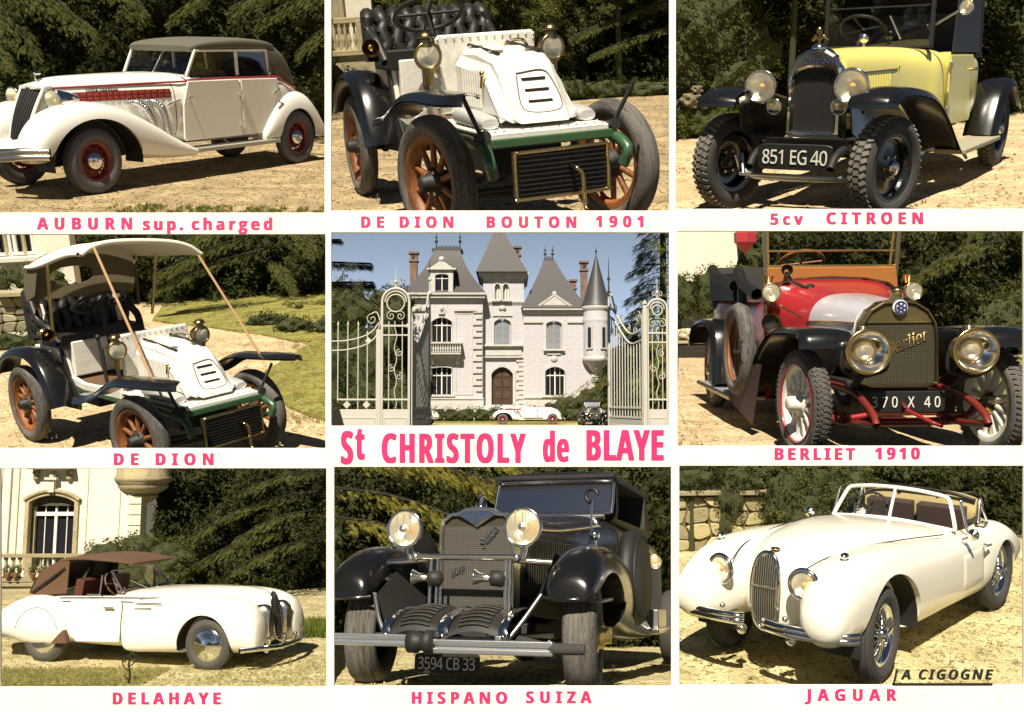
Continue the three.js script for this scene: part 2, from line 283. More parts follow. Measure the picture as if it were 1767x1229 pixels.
// ---------------------------------------------------------------- white display board with nine openings
{
  const D = 1.5, s = Math.tan(PI / 9) / 614.5 * D, X = (x) => (x - 883.5) * s, Y = (y) => (614.5 - y) * s;
  const o = new THREE.Group(); o.name = 'display_board'; o.position.set(0, EYE.y, -2 * D); o.scale.setScalar(2); scene.add(o);
  tag(o, 'white printed display board with pink captions, framing the nine car displays', 'display board');
  const hole = (a, b, c, d) => [[X(a), Y(c)], [X(a), Y(d)], [X(b), Y(d)], [X(b), Y(c)]];
  const holes = [[-14, 560.5, -30, 367.5], [572, 1154.5, -30, 364], [1166, 1781, -30, 361], [-14, 562, 405, 773.5], [572, 1154.5, 402, 735], [1169, 1765.5, 399.5, 769.5], [1.5, 563.5, 808.5, 1185.5], [577, 1158, 806, 1184], [1172, 1765.5, 804, 1182]];
  const outer = [[X(-40), Y(-70)], [X(-40), Y(1290)], [X(1810), Y(1290)], [X(1810), Y(-70)]];
  const card = mat({ map: wearMap([1.0, 0.99, 0.95], 0.04), color: lin(0.9, 0.88, 0.82), roughness: 0.6 }); card.map.repeat.set(1.5, 1.5);
  P(o, 'panel', extr(outer, 0.006, 0.0008, holes.map((h) => hole(...h))).translate(0, 0, -0.003), card);
  const cap = (str, x0, x1, yb, h, font = fontB, sx = 1, m = M.pink) => { // caption from x0 to x1, baseline yb, cap height h (all in print units)
    const n = [...str].length; let w0 = text(str, h * s, 0.002, font, sx, 0).userData.width; const w = (x1 - x0) * s;
    if (w0 > w * 0.97) { sx *= w * 0.97 / w0; w0 = w * 0.97; }
    const tr = n > 1 ? (w - w0) / (n - 1) : 0, g = text(str, h * s, 0.0006, font, sx, tr).translate(X(x0), Y(yb), 0.0031);
    return sx < 0.75 ? J([-1.6, -0.6, 0.6, 1.6].map((q, i) => g.clone().translate(q * s, 0, i * 0.00006))) : J([-0.9, 0, 0.9].map((q, i) => g.clone().translate(q * s, 0, i * 0.00006)));
  };
  P(o, 'caption', [cap('AUBURN', 66, 231, 396, 20), cap('sup.', 247, 318, 397, 20), cap('charged', 331, 472, 397, 20)], M.pink);
  P(o, 'caption', [cap('DE DION', 622, 784, 393, 19), cap('BOUTON', 838, 996, 393, 19), cap('1901', 1027, 1113, 392, 19)], M.pink);
  P(o, 'caption', [cap('5cv', 1328, 1384, 388, 19), cap('CITROEN', 1424, 1593, 387, 20)], M.pink);
  P(o, 'caption', cap('DE DION', 196, 371, 802, 20), M.pink);
  P(o, 'caption', [cap('S', 588, 611, 800, 56, fontB, 0.62), cap('t', 614, 630, 792, 56, fontB, 0.62), cap('CHRISTOLY', 658, 906, 798, 50, fontB, 0.6), cap('de', 936, 982, 796, 50, fontB, 0.62), cap('BLAYE', 1009, 1146, 794, 52, fontB, 0.62)], M.pink);
  P(o, 'caption', [cap('BERLIET', 1334, 1474, 793, 20), cap('1910', 1508, 1586, 792, 20)], M.pink);
  P(o, 'caption', cap('DELAHAYE', 194, 383, 1214, 20), M.pink);
  P(o, 'caption', [cap('HISPANO', 709, 876, 1213, 20), cap('SUIZA', 907, 1020, 1212, 20)], M.pink);
  P(o, 'caption', cap('JAGUAR', 1391, 1545, 1208, 20), M.pink);
  const bl = mat({ color: lin(0.012, 0.014, 0.012), roughness: 0.6 });
  P(o, 'sign_letters', [text('A CIGOGNE', 17 * s, 0.003, fontB, 1.0, 3.2 * s, 0.22).translate(X(1554), Y(1172), 0.001), box(172 * s, 3 * s, 0.003, X(1625), Y(1180), 0.0025), beam([X(1541), Y(1181), 0.0025], [X(1547), Y(1155), 0.0025], 3 * s, 0.003)], bl, 'black cut-out lettering on the lower right opening');
}
// ---------------------------------------------------------------- wheels and lamps
function wheel(car, x, y, z, side, o) {
  const g = G(car, 'wheel', x, y, z); g.rotation.y = (side < 0 ? PI : 0) + (o.steer || 0);
  const { R, w, ri } = o, d = R - ri;
  const prof = [[ri, -w * 0.32], [ri + d * 0.2, -w * 0.46], [ri + d * 0.55, -w * 0.5], [R - d * 0.22, -w * 0.44], [R - d * 0.06, -w * 0.3], [R, -w * 0.1], [R, w * 0.1], [R - d * 0.06, w * 0.3], [R - d * 0.22, w * 0.44], [R - d * 0.5, w * 0.5], [R - d * 0.53, w * 0.5], [ri + d * 0.2, w * 0.46], [ri, w * 0.32], [ri, -w * 0.32]];
  P(g, 'tyre', lathe(prof, [0, 0, 1], [0, 0, 0], 48), o.tyre || M.rubber);
  if (o.blocks) { const t = []; for (let i = 0; i < o.blocks; i++) for (const q of [-1, 0, 1]) { const b = box(PI * 2 * R / o.blocks * 0.6, 0.010, w * 0.25, 0, R - Math.abs(q) * d * 0.04 + 0.001, q * w * 0.28, q * 0.35, q * 0.5, 0); b.rotateZ((i + q * 0.33) / o.blocks * PI * 2); t.push(b); } P(g, 'tread', t, o.treadM || M.tread); }
  if (o.ribs) { const t = []; for (const q of [-0.26, -0.13, 0, 0.13, 0.26]) t.push(tor(R - Math.abs(q) * d * 0.25, 0.006, [0, 0, 1], [0, 0, q * w * 1.1], 48)); P(g, 'tread', t, o.treadM || M.tread); }
  const rm = o.rim || M.chrome;
  P(g, 'rim', lathe([[ri - 0.03, -w * 0.3], [ri + 0.008, -w * 0.36], [ri + 0.008, -w * 0.3], [ri - 0.012, -w * 0.2], [ri - 0.035, 0], [ri - 0.012, w * 0.2], [ri + 0.008, w * 0.3], [ri + 0.014, w * 0.38], [ri - 0.016, w * 0.36], [ri - 0.03, w * 0.22], [ri - 0.045, w * 0.05], [ri - 0.045, -w * 0.2], [ri - 0.03, -w * 0.3]], [0, 0, 1], [0, 0, 0], 40), rm);
  if (o.stripe) P(g, 'rim_stripe', tor(ri + 0.004, 0.011, [0, 0, 1], [0, 0, w * 0.4], 40), o.stripe);
  if (o.wood) for (let i = 0; i < o.wood; i++) { const a = (i + 0.5) / o.wood * PI * 2, c = Math.cos(a), s = Math.sin(a); P(g, 'spoke', bar([c * 0.06, s * 0.06, 0], [c * (ri - 0.02), s * (ri - 0.02), 0], o.sr || 0.02, (o.sr || 0.02) * 0.8, 8), o.spokeM || M.wood); }
  if (o.wire) { const t = []; for (let i = 0; i < o.wire; i++) { const a = i / o.wire * PI * 2, b = a + (i % 2 ? 0.5 : -0.5), f = i % 4 < 2; t.push(bar([Math.cos(a) * 0.055, Math.sin(a) * 0.055, f ? w * 0.3 : -w * 0.2], [Math.cos(b) * (ri - 0.025), Math.sin(b) * (ri - 0.025), f ? w * 0.12 : -w * 0.05], o.wr || 0.004, o.wr || 0.004, 5)); } P(g, 'wire_spokes', t, o.spokeM || M.chrome, null, 'stuff'); P(g, 'brake_drum', lathe([[0.001, -w * 0.1], [ri * 0.72, -w * 0.1], [ri * 0.72, -w * 0.45], [0.001, -w * 0.45]], [0, 0, 1], [0, 0, 0], 24), o.drum || M.dullblack); }
  if (o.disc) P(g, 'wheel_disc', lathe(o.disc.map((p) => [p[0] * ri, p[1] * w]), [0, 0, 1], [0, 0, 0], 36), o.discM || M.black);
  if (o.hub) P(g, 'hub', lathe(o.hub, [0, 0, 1], [0, 0, 0], 24), o.hubM || M.chrome);
  if (o.bolts) for (let i = 0; i < o.bolts; i++) { const a = i / o.bolts * PI * 2; P(g, 'bolt', bar([Math.cos(a) * o.br, Math.sin(a) * o.br, 0], [Math.cos(a) * o.br, Math.sin(a) * o.br, o.bz], 0.012, 0.012, 6), o.boltM || M.brass); }
  if (o.knock) { const k = []; for (const a of [0, PI]) k.push(beam([0, 0, w * 0.52], [Math.cos(a + 0.5) * 0.1, Math.sin(a + 0.5) * 0.1, w * 0.6], 0.03, 0.018)); P(g, 'knock_off_nut', k, M.chrome); }
  return g;
}
// round lamp: bowl, bezel, glass, reflector inside and a bulb
function lamp(car, name, x, y, z, r, dir, o = {}) {
  const g = G(car, name, x, y, z), d = A3(dir).normalize(), L = o.len || r * 1.2, bm = o.m || M.chrome;
  P(g, 'lamp_bowl', lathe(o.prof || [[0.001, -L], [r * 0.35, -L * 0.95], [r * 0.75, -L * 0.62], [r * 0.96, -L * 0.2], [r, 0]], d, [0, 0, 0], 28), bm);
  P(g, 'reflector', lathe([[0.001, -r * 0.55], [r * 0.5, -r * 0.42], [r * 0.82, -r * 0.16], [r * 0.93, -0.004]], d, [0, 0, 0], 28), M.reflector);
  P(g, 'bezel', tor(r, r * 0.09, d, [0, 0, 0], 32), o.bezel || bm);
  P(g, 'bulb', ball(r * 0.2, -d.x * r * 0.25, -d.y * r * 0.25, -d.z * r * 0.25), o.bulb || M.amber);
  P(g, 'lens', lathe([[r * 0.95, 0], [r * 0.7, r * 0.1], [r * 0.35, r * 0.16], [0.001, r * 0.18]], d, [0, 0, 0], 28), o.lens || M.lens);
  return g;
}
function plateSign(car, str, x, y, zl, zr, h, o = {}) { // number plate facing +x; zl is the reader's left (z high)
  const w = zl - zr, g = P(car, 'number_plate', exZY(se(28, w / 2, h / 2, 8).map(([a, b]) => [a + (zl + zr) / 2, b + y]), x - 0.012, x, 0.004), M.plate);
  const th = o.th || h * 0.52, t0 = text(str, th, 0.006, fontR, o.sx || 0.8, 0).userData.width, tr = (w * 0.88 - t0) / (str.length - 1);
  P(g, 'plate_characters', text(str, th, 0.006, fontR, o.sx || 0.8, tr).rotateY(PI / 2).translate(x + 0.001, y - th / 2, zl - w * 0.06), M.plateText); return g;
}
function steering(car, c, n, R, m, colEnd) { // steering wheel centre, axis
  const g = P(car, 'steering_wheel', tor(R, R * 0.07, n, c, 36), m || M.dullblack), N = A3(n).normalize(), q = new THREE.Quaternion().setFromUnitVectors(V(0, 0, 1), N);
  const sp = []; for (let i = 0; i < 4; i++) { const e = V(Math.cos(i * PI / 2 + 0.4) * R, Math.sin(i * PI / 2 + 0.4) * R, 0).applyQuaternion(q).add(A3(c)); sp.push(bar(c, e, R * 0.05)); }
  P(g, 'wheel_spokes', sp, m || M.dullblack); if (colEnd) P(car, 'steering_column', bar(c, colEnd, 0.02), m || M.dullblack);
}
// ---------------------------------------------------------------- supercharged tourer (top left)
function auburn(b, label, pos, yaw, open = false, group) {
  const c = T(b, 'vintage_tourer', label, 'car', pos, yaw, group), W = M.white;
  const hood = [[0.24, 0.52, 1.0, 0.09, 2.4], [0.18, 0.5, 1.22, 0.13, 2.6], [0.10, 0.5, 1.335, 0.18, 2.6], [-0.1, 0.5, 1.375, 0.25, 2.6], [-0.5, 0.5, 1.39, 0.36, 2.8], [-1.0, 0.48, 1.40, 0.48, 3], [-1.6, 0.45, 1.40, 0.655, 3.6], [-1.9, 0.45, 1.38, 0.68, 5], [-2.6, 0.45, 1.36, 0.69, 6], [-3.4, 0.45, 1.35, 0.69, 5], [-3.75, 0.45, 1.30, 0.66, 4], [-4.0, 0.48, 1.20, 0.60, 3.2], [-4.25, 0.52, 1.02, 0.46, 2.8], [-4.42, 0.58, 0.84, 0.25, 2.4]];
  let tub = SYM(hood, 4, 44);
  tub = cut(tub, [box(1.62, 0.7, 1.14, -2.62, 1.15, 0)]);
  P(c, 'body', tub, W);
  P(c, 'front_apron', [SE([[0.72, 0.46, 0.56, -0.42, 0.42], [0.55, 0.42, 0.66, -0.44, 0.44], [0.2, 0.4, 0.72, -0.4, 0.4]], 4, 24)], W);
  const fr = [[0.80, 0.44, 0.60, 0.36, 0.64, 2.2], [0.70, 0.42, 0.80, 0.27, 0.73, 2.3], [0.45, 0.42, 1.0, 0.2, 0.77, 2.5], [0.0, 0.42, 1.10, 0.2, 0.79, 2.6], [-0.4, 0.40, 1.05, 0.26, 0.79, 2.6], [-0.75, 0.36, 0.91, 0.34, 0.79, 2.6], [-1.05, 0.34, 0.75, 0.42, 0.79, 2.6], [-1.35, 0.32, 0.57, 0.48, 0.79, 2.6], [-1.64, 0.33, 0.42, 0.5, 0.79, 3]];
  const ff = cut(SE(fr, 5, 36), [arch(-0.06, 0.38, 0.66, 0.53, 0.42, 1.1), box(1.2, 0.4, 0.7, 0.0, 0.3, 0.78)]);
  const re = [[-3.02, 0.37, 0.52, 0.5, 0.76, 2.4], [-3.2, 0.37, 0.76, 0.46, 0.78, 2.5], [-3.45, 0.37, 0.99, 0.42, 0.79, 2.5], [-3.75, 0.38, 1.09, 0.4, 0.79, 2.5], [-4.02, 0.38, 1.04, 0.4, 0.79, 2.5], [-4.22, 0.38, 0.86, 0.42, 0.78, 2.4], [-4.38, 0.36, 0.6, 0.46, 0.77, 2.4], [-4.45, 0.36, 0.44, 0.5, 0.74, 2.4]];
  const rf = cut(SE(re, 5, 32), [arch(-3.755, 0.42, 0.40, 0.42, 0.5, 1.1), box(0.78, 0.4, 0.6, -3.755, 0.25, 0.8)]);
  for (const s of [-1, 1]) {
    const f = (g) => s > 0 ? g : mir(g);
    P(c, 'front_fender', f(ff), W); P(c, 'rear_fender', f(rf), W);
    P(c, 'wheel_well', f(liner(-0.06, 0.38, 0.66, 0.53, 0.425, 0.755)), M.dullblack); P(c, 'wheel_well', f(liner(-3.755, 0.42, 0.40, 0.42, 0.505, 0.76)), M.dullblack);
    const rb = []; for (let i = 0; i < 5; i++) rb.push(box(1.62, 0.008, 0.012, -2.44, 0.425, 0.58 + i * 0.042));
    P(P(c, 'running_board', f(J(box(1.74, 0.06, 0.24, -2.45, 0.39, 0.66))), mat({ color: lin(0.42, 0.4, 0.34), roughness: 0.6 })), 'tread_rib', f(J(rb)), M.steel);
    const dr = (x0, x1) => exXY([[x0 + 0.03, 0.5], [x0, 0.56], [x0 + 0.02, 1.33], [x1 - 0.01, 1.33], [x1, 0.62], [x1 - 0.12, 0.5]].map((p) => p), 0.681, 0.699, 0.006);
    const d1 = P(c, 'door', f(exXY([[-1.50, 0.55], [-1.53, 1.0], [-1.64, 1.30], [-2.60, 1.30], [-2.60, 0.52], [-1.54, 0.52]], 0.668, 0.698, 0.008)), W);
    P(d1, 'handle', f(J(bar([-1.63, 1.08, 0.70], [-1.63, 1.08, 0.75], 0.016), tube([[-1.60, 1.09, 0.75], [-1.64, 1.08, 0.76], [-1.655, 0.98, 0.755]], 0.016))), M.chrome);
    const d2 = P(c, 'door', f(exXY([[-2.64, 0.52], [-2.64, 1.30], [-3.40, 1.29], [-3.42, 1.05], [-3.3, 0.92], [-3.08, 0.52]], 0.668, 0.698, 0.008)), W);
    P(d2, 'handle', f(J(bar([-3.36, 1.1, 0.70], [-3.36, 1.1, 0.75], 0.014), bar([-3.38, 1.13, 0.75], [-3.26, 1.06, 0.75], 0.014))), M.chrome);
    for (const [x, y] of [[-2.62, 1.08], [-2.61, 0.66]]) P(c, 'hinge', f(J(box(0.05, 0.12, 0.03, x, y, 0.71), box(0.12, 0.03, 0.02, x, y, 0.706))), M.chrome);
    const ln = []; for (let i = 0; i <= 12; i++) { const x = lerp(0.1, -1.62, i / 12); ln.push([x, 1.245 + i * 0.004, hwAt(hood, x, 1.25) + 0.004]); }
    ln.push([-2.2, 1.315, 0.672], [-3.2, 1.315, 0.672], [-3.5, 1.3, 0.655], [-3.64, 1.2, 0.66], [-3.86, 1.14, 0.638]);
    P(c, 'coachline', f(tube(ln, 0.014, 60, 6)), M.red);
    const cells = [], backs = []; for (let i = 0; i < 15; i++) { const x = -0.19 - i * 0.084, z = hwAt(hood, x, 1.13) + 0.006, a = 0.22; for (const y of [1.108, 1.158]) cells.push(box(0.06, 0.038, 0.03, x, y + i * 0.0012, z, 0, a, 0)); backs.push(box(0.09, 0.115, 0.012, x, 1.133 + i * 0.0012, z - 0.004, 0, a, 0)); }
    P(P(c, 'louvre_panel', f(J(backs)), M.darkred), 'louvre', f(J(cells)), mat({ color: lin(0.30, 0.03, 0.02), roughness: 0.5 }), null, 'stuff');
    P(c, 'red_flash', f(exXY([[-0.08, 1.09], [-0.12, 1.13], [-0.4, 1.07], [-0.42, 1.06]], hwAt(hood, -0.2, 1.09) - 0.02, hwAt(hood, -0.2, 1.09) + 0.05, 0.004)), M.red);
    for (const x of [-0.86, -1.08]) { const pts = [[x, 1.03, hwAt(hood, x, 1.03) - 0.02], [x - 0.02, 1.05, hwAt(hood, x, 1) + 0.09], [x - 0.1, 0.98, hwAt(hood, x, 0.9) + 0.15], [x - 0.2, 0.82, 0.60], [x - 0.25, 0.6, 0.60]], cv = new THREE.CatmullRomCurve3(pts.map(A3), false, 'catmullrom', 0.4), g = P(c, 'exhaust_pipe', f(tube(pts, 0.042, 30, 10)), M.steel), rg = []; for (let i = 1; i < 22; i++) { const p = cv.getPointAt(i / 24), d = cv.getTangentAt(i / 24); rg.push(tor(0.044, 0.008, d, p, 14)); } P(g, 'pipe_rings', f(J(rg)), M.chrome, null, 'stuff'); }
    P(c, 'hood_latch', f(J(bar([-1.34, 1.0, hwAt(hood, -1.34, 1) + 0.02], [-1.52, 1.06, hwAt(hood, -1.5, 1) + 0.02], 0.014))), M.chrome);
    P(c, 'hood_seam', f(tube(Array.from({ length: 8 }, (_, i) => { const y = lerp(1.36, 0.6, i / 7); return [-1.46, y, hwAt(hood, -1.46, y) + 0.001]; }), 0.005, 16, 5)), M.dullblack);
    for (const [x, ft] of [[0, true], [-3.755, false]]) wheel(c, x, 0.401, s * 0.68, s, { R: 0.401, w: 0.17, ri: 0.235, rim: M.darkred, wire: 40, wr: 0.006, spokeM: M.darkred, drum: M.darkred, ribs: true, treadM: M.rubber, tyre: mat({ color: lin(0.09, 0.085, 0.095), roughness: 0.7, bumpMap: bumpT, bumpScale: 0.002 }), hub: [[0.12, 0.0], [0.115, 0.04], [0.09, 0.075], [0.05, 0.095], [0.001, 0.1]] });
    lamp(c, 'headlamp', 0.22, 1.11, s * 0.37, 0.135, [0.98, -0.05, s * 0.05], { len: 0.36, prof: [[0.001, -0.42], [0.05, -0.34], [0.1, -0.2], [0.13, -0.08], [0.135, 0]] });
    P(c, 'headlamp_bracket', f(bar([0.1, 1.0, 0.34], [0.05, 0.9, 0.22], 0.03)), M.chrome);
    if (!open) {
      const win = (x0, x1, x2, x3) => exXY([[x0, 1.36], [x1, 1.36], [x2, 1.67], [x3, 1.68]], 0.60, 0.606, 0);
      P(c, 'window_pane', f(win(-1.72, -2.65, -2.64, -1.92)), M.glass); P(c, 'window_pane', f(win(-2.70, -3.32, -3.27, -2.68)), M.glass);
      P(c, 'window_frame', f(J(beam([-1.70, 1.35, 0.6], [-1.90, 1.70, 0.6], 0.035, 0.035), beam([-2.66, 1.35, 0.61], [-2.65, 1.70, 0.61], 0.045, 0.03), beam([-3.33, 1.34, 0.61], [-3.28, 1.70, 0.61], 0.05, 0.03), beam([-1.9, 1.685, 0.605], [-3.28, 1.69, 0.605], 0.03, 0.025))), M.white);
    }
  }
  P(c, 'emblem_lettering', text('SUPER-CHARGED', 0.034, 0.006, fontB, 1, 0.004).rotateY(PI - 0.22).translate(-0.32, 1.195, -(hwAt(hood, -0.32, 1.2) + 0.006)), M.dullblack);
  // V-shaped radiator grille with fine bars in a white shell
  const gp = (t) => [lerp(0.275, 0.60, t) + 0.05 * Math.sin(t * PI), lerp(1.27, 0.5, t)], gr = [];
  P(c, 'grille', J(gridGeo((i, j) => { const [x, y] = gp(i / 14), u = j / 10 * 2 - 1; return [x - Math.abs(u) * 0.07 - 0.01, y, u * lerp(0.195, 0.135, i / 14)]; }, 14, 10)), M.darkmesh);
  for (let j = 1; j < 12; j++) { const u = j / 6 - 1; gr.push(tube(Array.from({ length: 7 }, (_, i) => { const [x, y] = gp(i / 6); return [x - Math.abs(u) * 0.07, y, u * lerp(0.195, 0.135, i / 6)]; }), 0.0045, 12, 4)); }
  P(c, 'grille_bars', gr, M.dullblack, null, 'stuff');
  for (const u of [1, -1]) P(c, 'grille_surround', tube(Array.from({ length: 7 }, (_, i) => { const [x, y] = gp(i / 6); return [x - 0.08, y, u * lerp(0.205, 0.145, i / 6)]; }), 0.02, 16, 8), W);
  P(c, 'grille_cap', [SE([[0.06, 1.18, 1.335, -0.17, 0.17, 2.6], [0.18, 1.2, 1.31, -0.185, 0.185, 2.6], [0.27, 1.24, 1.285, -0.17, 0.17, 2.4]], 4, 24)], W);
  P(c, 'mascot', [bar([0.14, 1.34, 0], [0.16, 1.40, 0], 0.014), ball(0.03, 0.12, 1.42, 0, 1.8, 0.7, 0.8)], M.chrome);
  const bp = (y) => tube([[0.66, y, -0.78], [0.86, y, -0.5], [0.95, y - 0.03, -0.16], [0.93, y - 0.05, 0], [0.95, y - 0.03, 0.16], [0.86, y, 0.5], [0.66, y, 0.78]], 0.045, 40, 8);
  P(c, 'bumper', [bp(0.575), bp(0.51)], M.nickel); P(c, 'bumper_guard', [box(0.05, 0.26, 0.07, 0.98, 0.5, -0.09, 0, 0, 0.1), box(0.05, 0.26, 0.07, 0.98, 0.5, 0.09, 0, 0, 0.1)], M.nickel);
  P(c, 'rear_bumper', tube([[-4.45, 0.5, -0.78], [-4.62, 0.5, -0.5], [-4.66, 0.5, 0], [-4.62, 0.5, 0.5], [-4.45, 0.5, 0.78]], 0.045, 30, 8), M.chrome);
  P(c, 'cabin_lining', [box(1.62, 0.02, 1.12, -2.62, 0.82, 0), box(0.02, 0.9, 1.12, -3.42, 1.2, 0)], M.dullblack); P(c, 'front_seat', [box(0.5, 0.3, 1.1, -2.2, 0.95, 0), box(0.14, 0.6, 1.1, -2.45, 1.12, 0, 0, 0, -0.12)], M.leather); P(c, 'rear_seat', [box(0.5, 0.3, 1.1, -3.1, 0.95, 0), box(0.14, 0.6, 1.1, -3.35, 1.12, 0, 0, 0, -0.12)], M.leather);
  steering(c, [-1.98, 1.3, -0.32], [0.8, 0.6, 0], 0.2, M.dullblack, [-1.6, 1.0, -0.32]);
  P(c, 'windscreen', sheet([-1.68, 1.38, -0.58], [-1.68, 1.38, 0.58], [-1.92, 1.68, 0.55], [-1.92, 1.68, -0.55], 0.006), M.glass);
  P(c, 'windscreen_frame', [beam([-1.68, 1.37, -0.6], [-1.68, 1.37, 0.6], 0.03, 0.03), beam([-1.92, 1.69, -0.57], [-1.92, 1.69, 0.57], 0.035, 0.03), beam([-1.66, 1.37, 0], [-1.91, 1.69, 0], 0.025, 0.025)], M.chrome);
  if (open) { P(c, 'folded_top', SE([[-3.2, 1.3, 1.5, -0.5, 0.5], [-3.5, 1.28, 1.66, -0.6, 0.6], [-3.85, 1.2, 1.5, -0.58, 0.58], [-4.0, 1.15, 1.3, -0.5, 0.5]], 4, 24), M.leather); }
  else {
    const top = SYM([[-1.82, 1.67, 1.75, 0.58, 4], [-1.95, 1.685, 1.80, 0.62, 4.5], [-2.3, 1.69, 1.84, 0.645, 5], [-2.8, 1.69, 1.86, 0.65, 5], [-3.25, 1.69, 1.83, 0.645, 5], [-3.42, 1.68, 1.79, 0.64, 4.5]], 4, 32);
    const back = cut(SYM([[-3.3, 1.28, 1.825, 0.645, 5], [-3.5, 1.26, 1.77, 0.645, 4.5], [-3.68, 1.22, 1.65, 0.63, 4], [-3.82, 1.18, 1.42, 0.62, 3.5], [-3.92, 1.16, 1.24, 0.58, 3]], 4, 32), [box(0.5, 0.6, 1.1, -3.42, 1.4, 0)]);
    P(P(c, 'soft_top', J(top, back), M.canvasGrey), 'piping', [1, -1].map((s) => tube([[-3.3, 1.77, s * 0.625], [-3.34, 1.5, s * 0.64], [-3.42, 1.32, s * 0.64]], 0.009, 12, 5)), M.dullblack);
  }
  return c;
}
// ---------------------------------------------------------------- white roadster with folded top (bottom right)
function jaguar(b, label, pos, yaw, group) {
  const c = T(b, 'white_roadster', label, 'car', pos, yaw, group), W = M.cream;
  const mid = [[0.555, 0.5, 0.96, 0.12, 2.3], [0.52, 0.44, 1.04, 0.22, 2.4], [0.40, 0.40, 1.11, 0.34, 2.4], [0.1, 0.36, 1.175, 0.46, 2.5], [-0.4, 0.32, 1.205, 0.56, 2.6], [-1.0, 0.28, 1.17, 0.66, 2.8], [-1.5, 0.28, 1.10, 0.73, 3], [-1.9, 0.28, 1.03, 0.77, 3.2], [-2.3, 0.28, 0.99, 0.78, 3.4], [-2.75, 0.28, 0.98, 0.77, 3.2], [-3.1, 0.3, 0.98, 0.72, 2.8], [-3.5, 0.34, 0.88, 0.6, 2.6], [-3.85, 0.42, 0.7, 0.4, 2.4], [-4.0, 0.5, 0.6, 0.2, 2.2]];
  let body = cut(SYM(mid, 5, 48), [box(0.72, 0.9, 1.22, -2.44, 1.1, 0)]);
  P(c, 'body', body, W);
  const fr = [[0.90, 0.60, 0.74, 0.56, 0.70, 2], [0.865, 0.53, 0.80, 0.48, 0.77, 2.1], [0.76, 0.46, 0.94, 0.40, 0.81, 2.2], [0.5, 0.41, 1.08, 0.29, 0.83, 2.3], [0.1, 0.38, 1.12, 0.28, 0.84, 2.4], [-0.4, 0.32, 1.10, 0.30, 0.84, 2.5], [-0.9, 0.28, 1.05, 0.34, 0.83, 2.6], [-1.5, 0.28, 0.985, 0.4, 0.82, 2.7], [-2.1, 0.28, 0.93, 0.5, 0.81, 2.8], [-2.45, 0.28, 0.90, 0.56, 0.8, 3], [-2.6, 0.30, 0.88, 0.6, 0.795, 3]];
  const ff = cut(SE(fr, 5, 40), [arch(-0.13, 0.38, 0.59, 0.54, 0.45, 1.2), box(1.14, 0.5, 0.75, -0.13, 0.2, 0.82)]);
  const re = [[-2.3, 0.30, 0.80, 0.56, 0.78, 2.4], [-2.5, 0.28, 0.88, 0.5, 0.82, 2.4], [-2.8, 0.28, 0.93, 0.42, 0.84, 2.4], [-3.1, 0.3, 0.92, 0.38, 0.84, 2.4], [-3.4, 0.34, 0.83, 0.36, 0.82, 2.4], [-3.7, 0.42, 0.69, 0.36, 0.76, 2.3], [-3.92, 0.5, 0.58, 0.4, 0.64, 2.2]];
  const rf = cut(SE(re, 5, 32), [arch(-2.97, 0.36, 0.37, 0.39, 0.5, 1.2), box(0.70, 0.4, 0.7, -2.97, 0.2, 0.85)]);
  body = null;
  for (const s of [-1, 1]) {
    const f = (g) => s > 0 ? g : mir(g);
    P(c, 'front_fender', f(ff), W); P(c, 'rear_fender', f(rf), W);
    P(c, 'wheel_well', f(liner(-0.13, 0.38, 0.59, 0.54, 0.455, 0.79)), M.dullblack); P(c, 'wheel_well', f(liner(-2.97, 0.36, 0.37, 0.39, 0.505, 0.79)), M.dullblack);
    const d = P(c, 'door', f(doorSkin((x, y) => Math.max(sideZ(fr, x, y), sideZ(re, x, y)), -1.78, -2.40, () => 0.42, (x) => 0.80, 0.008)), W);
    P(d, 'handle', f(J(bar([-2.36, 0.80, 0.81], [-2.36, 0.80, 0.85], 0.012), bar([-2.30, 0.80, 0.85], [-2.46, 0.79, 0.845], 0.014))), M.chrome);
    for (const x of [0, -2.94]) wheel(c, x, 0.42, s * 0.71, s, { R: 0.42, w: 0.19, ri: 0.255, wire: 60, wr: 0.005, ribs: true, treadM: M.rubber, rim: M.chrome, drum: M.dullblack, tyre: M.rubber, knock: true, hub: [[0.06, -0.06], [0.062, 0.05], [0.05, 0.085], [0.03, 0.105], [0.001, 0.112]], steer: x === 0 ? 0.08 * s * s : 0 });
    const L = lamp(c, 'headlamp', 0.70, 0.925, s * 0.40, 0.105, [0.985, 0.06, s * 0.12], { len: 0.16, bulb: M.amber });
    P(L, 'chrome_ring', tor(0.122, 0.02, [0.985, 0.06, s * 0.12], [-0.01, 0, 0], 30), M.chrome);
    P(c, 'side_lamp', f(J(ball(0.035, 0.36, 1.14, 0.6, 1.4, 0.8, 1), bar([0.36, 1.09, 0.6], [0.36, 1.13, 0.6], 0.015))), M.chrome);
    const bz = (y, k) => tube([[0.80 + k, y, 0.10], [0.845 + k, y, 0.16], [0.87 + k, y, 0.35], [0.83 + k, y, 0.6], [0.74 + k, y, 0.8], [0.66 + k, y, 0.86]], 0.034, 30, 8);
    P(c, 'bumper', f(J(bz(0.585, 0), bz(0.545, 0.006))), M.chrome);
    for (const z of [0.3, 0.58]) P(c, 'bumper_bolt', f(J(ball(0.025, 0.82, 0.645, z), bar([0.6, 0.57, z], [0.82, 0.57, z], 0.02))), M.steel);
    P(c, 'hood_seam', f(tube([[0.62, 1.0, 0.33], [0.3, 1.075, 0.40], [-0.3, 1.095, 0.49], [-1.0, 1.06, 0.60], [-1.6, 1.01, 0.68]], 0.006, 24, 5)), M.dullblack);
    P(c, 'windscreen_pillar', f(tube([[-2.0, 0.97, 0.65], [-2.04, 1.04, 0.63], [-2.14, 1.26, 0.54], [-2.15, 1.295, 0.46]], 0.021, 16, 8)), W);
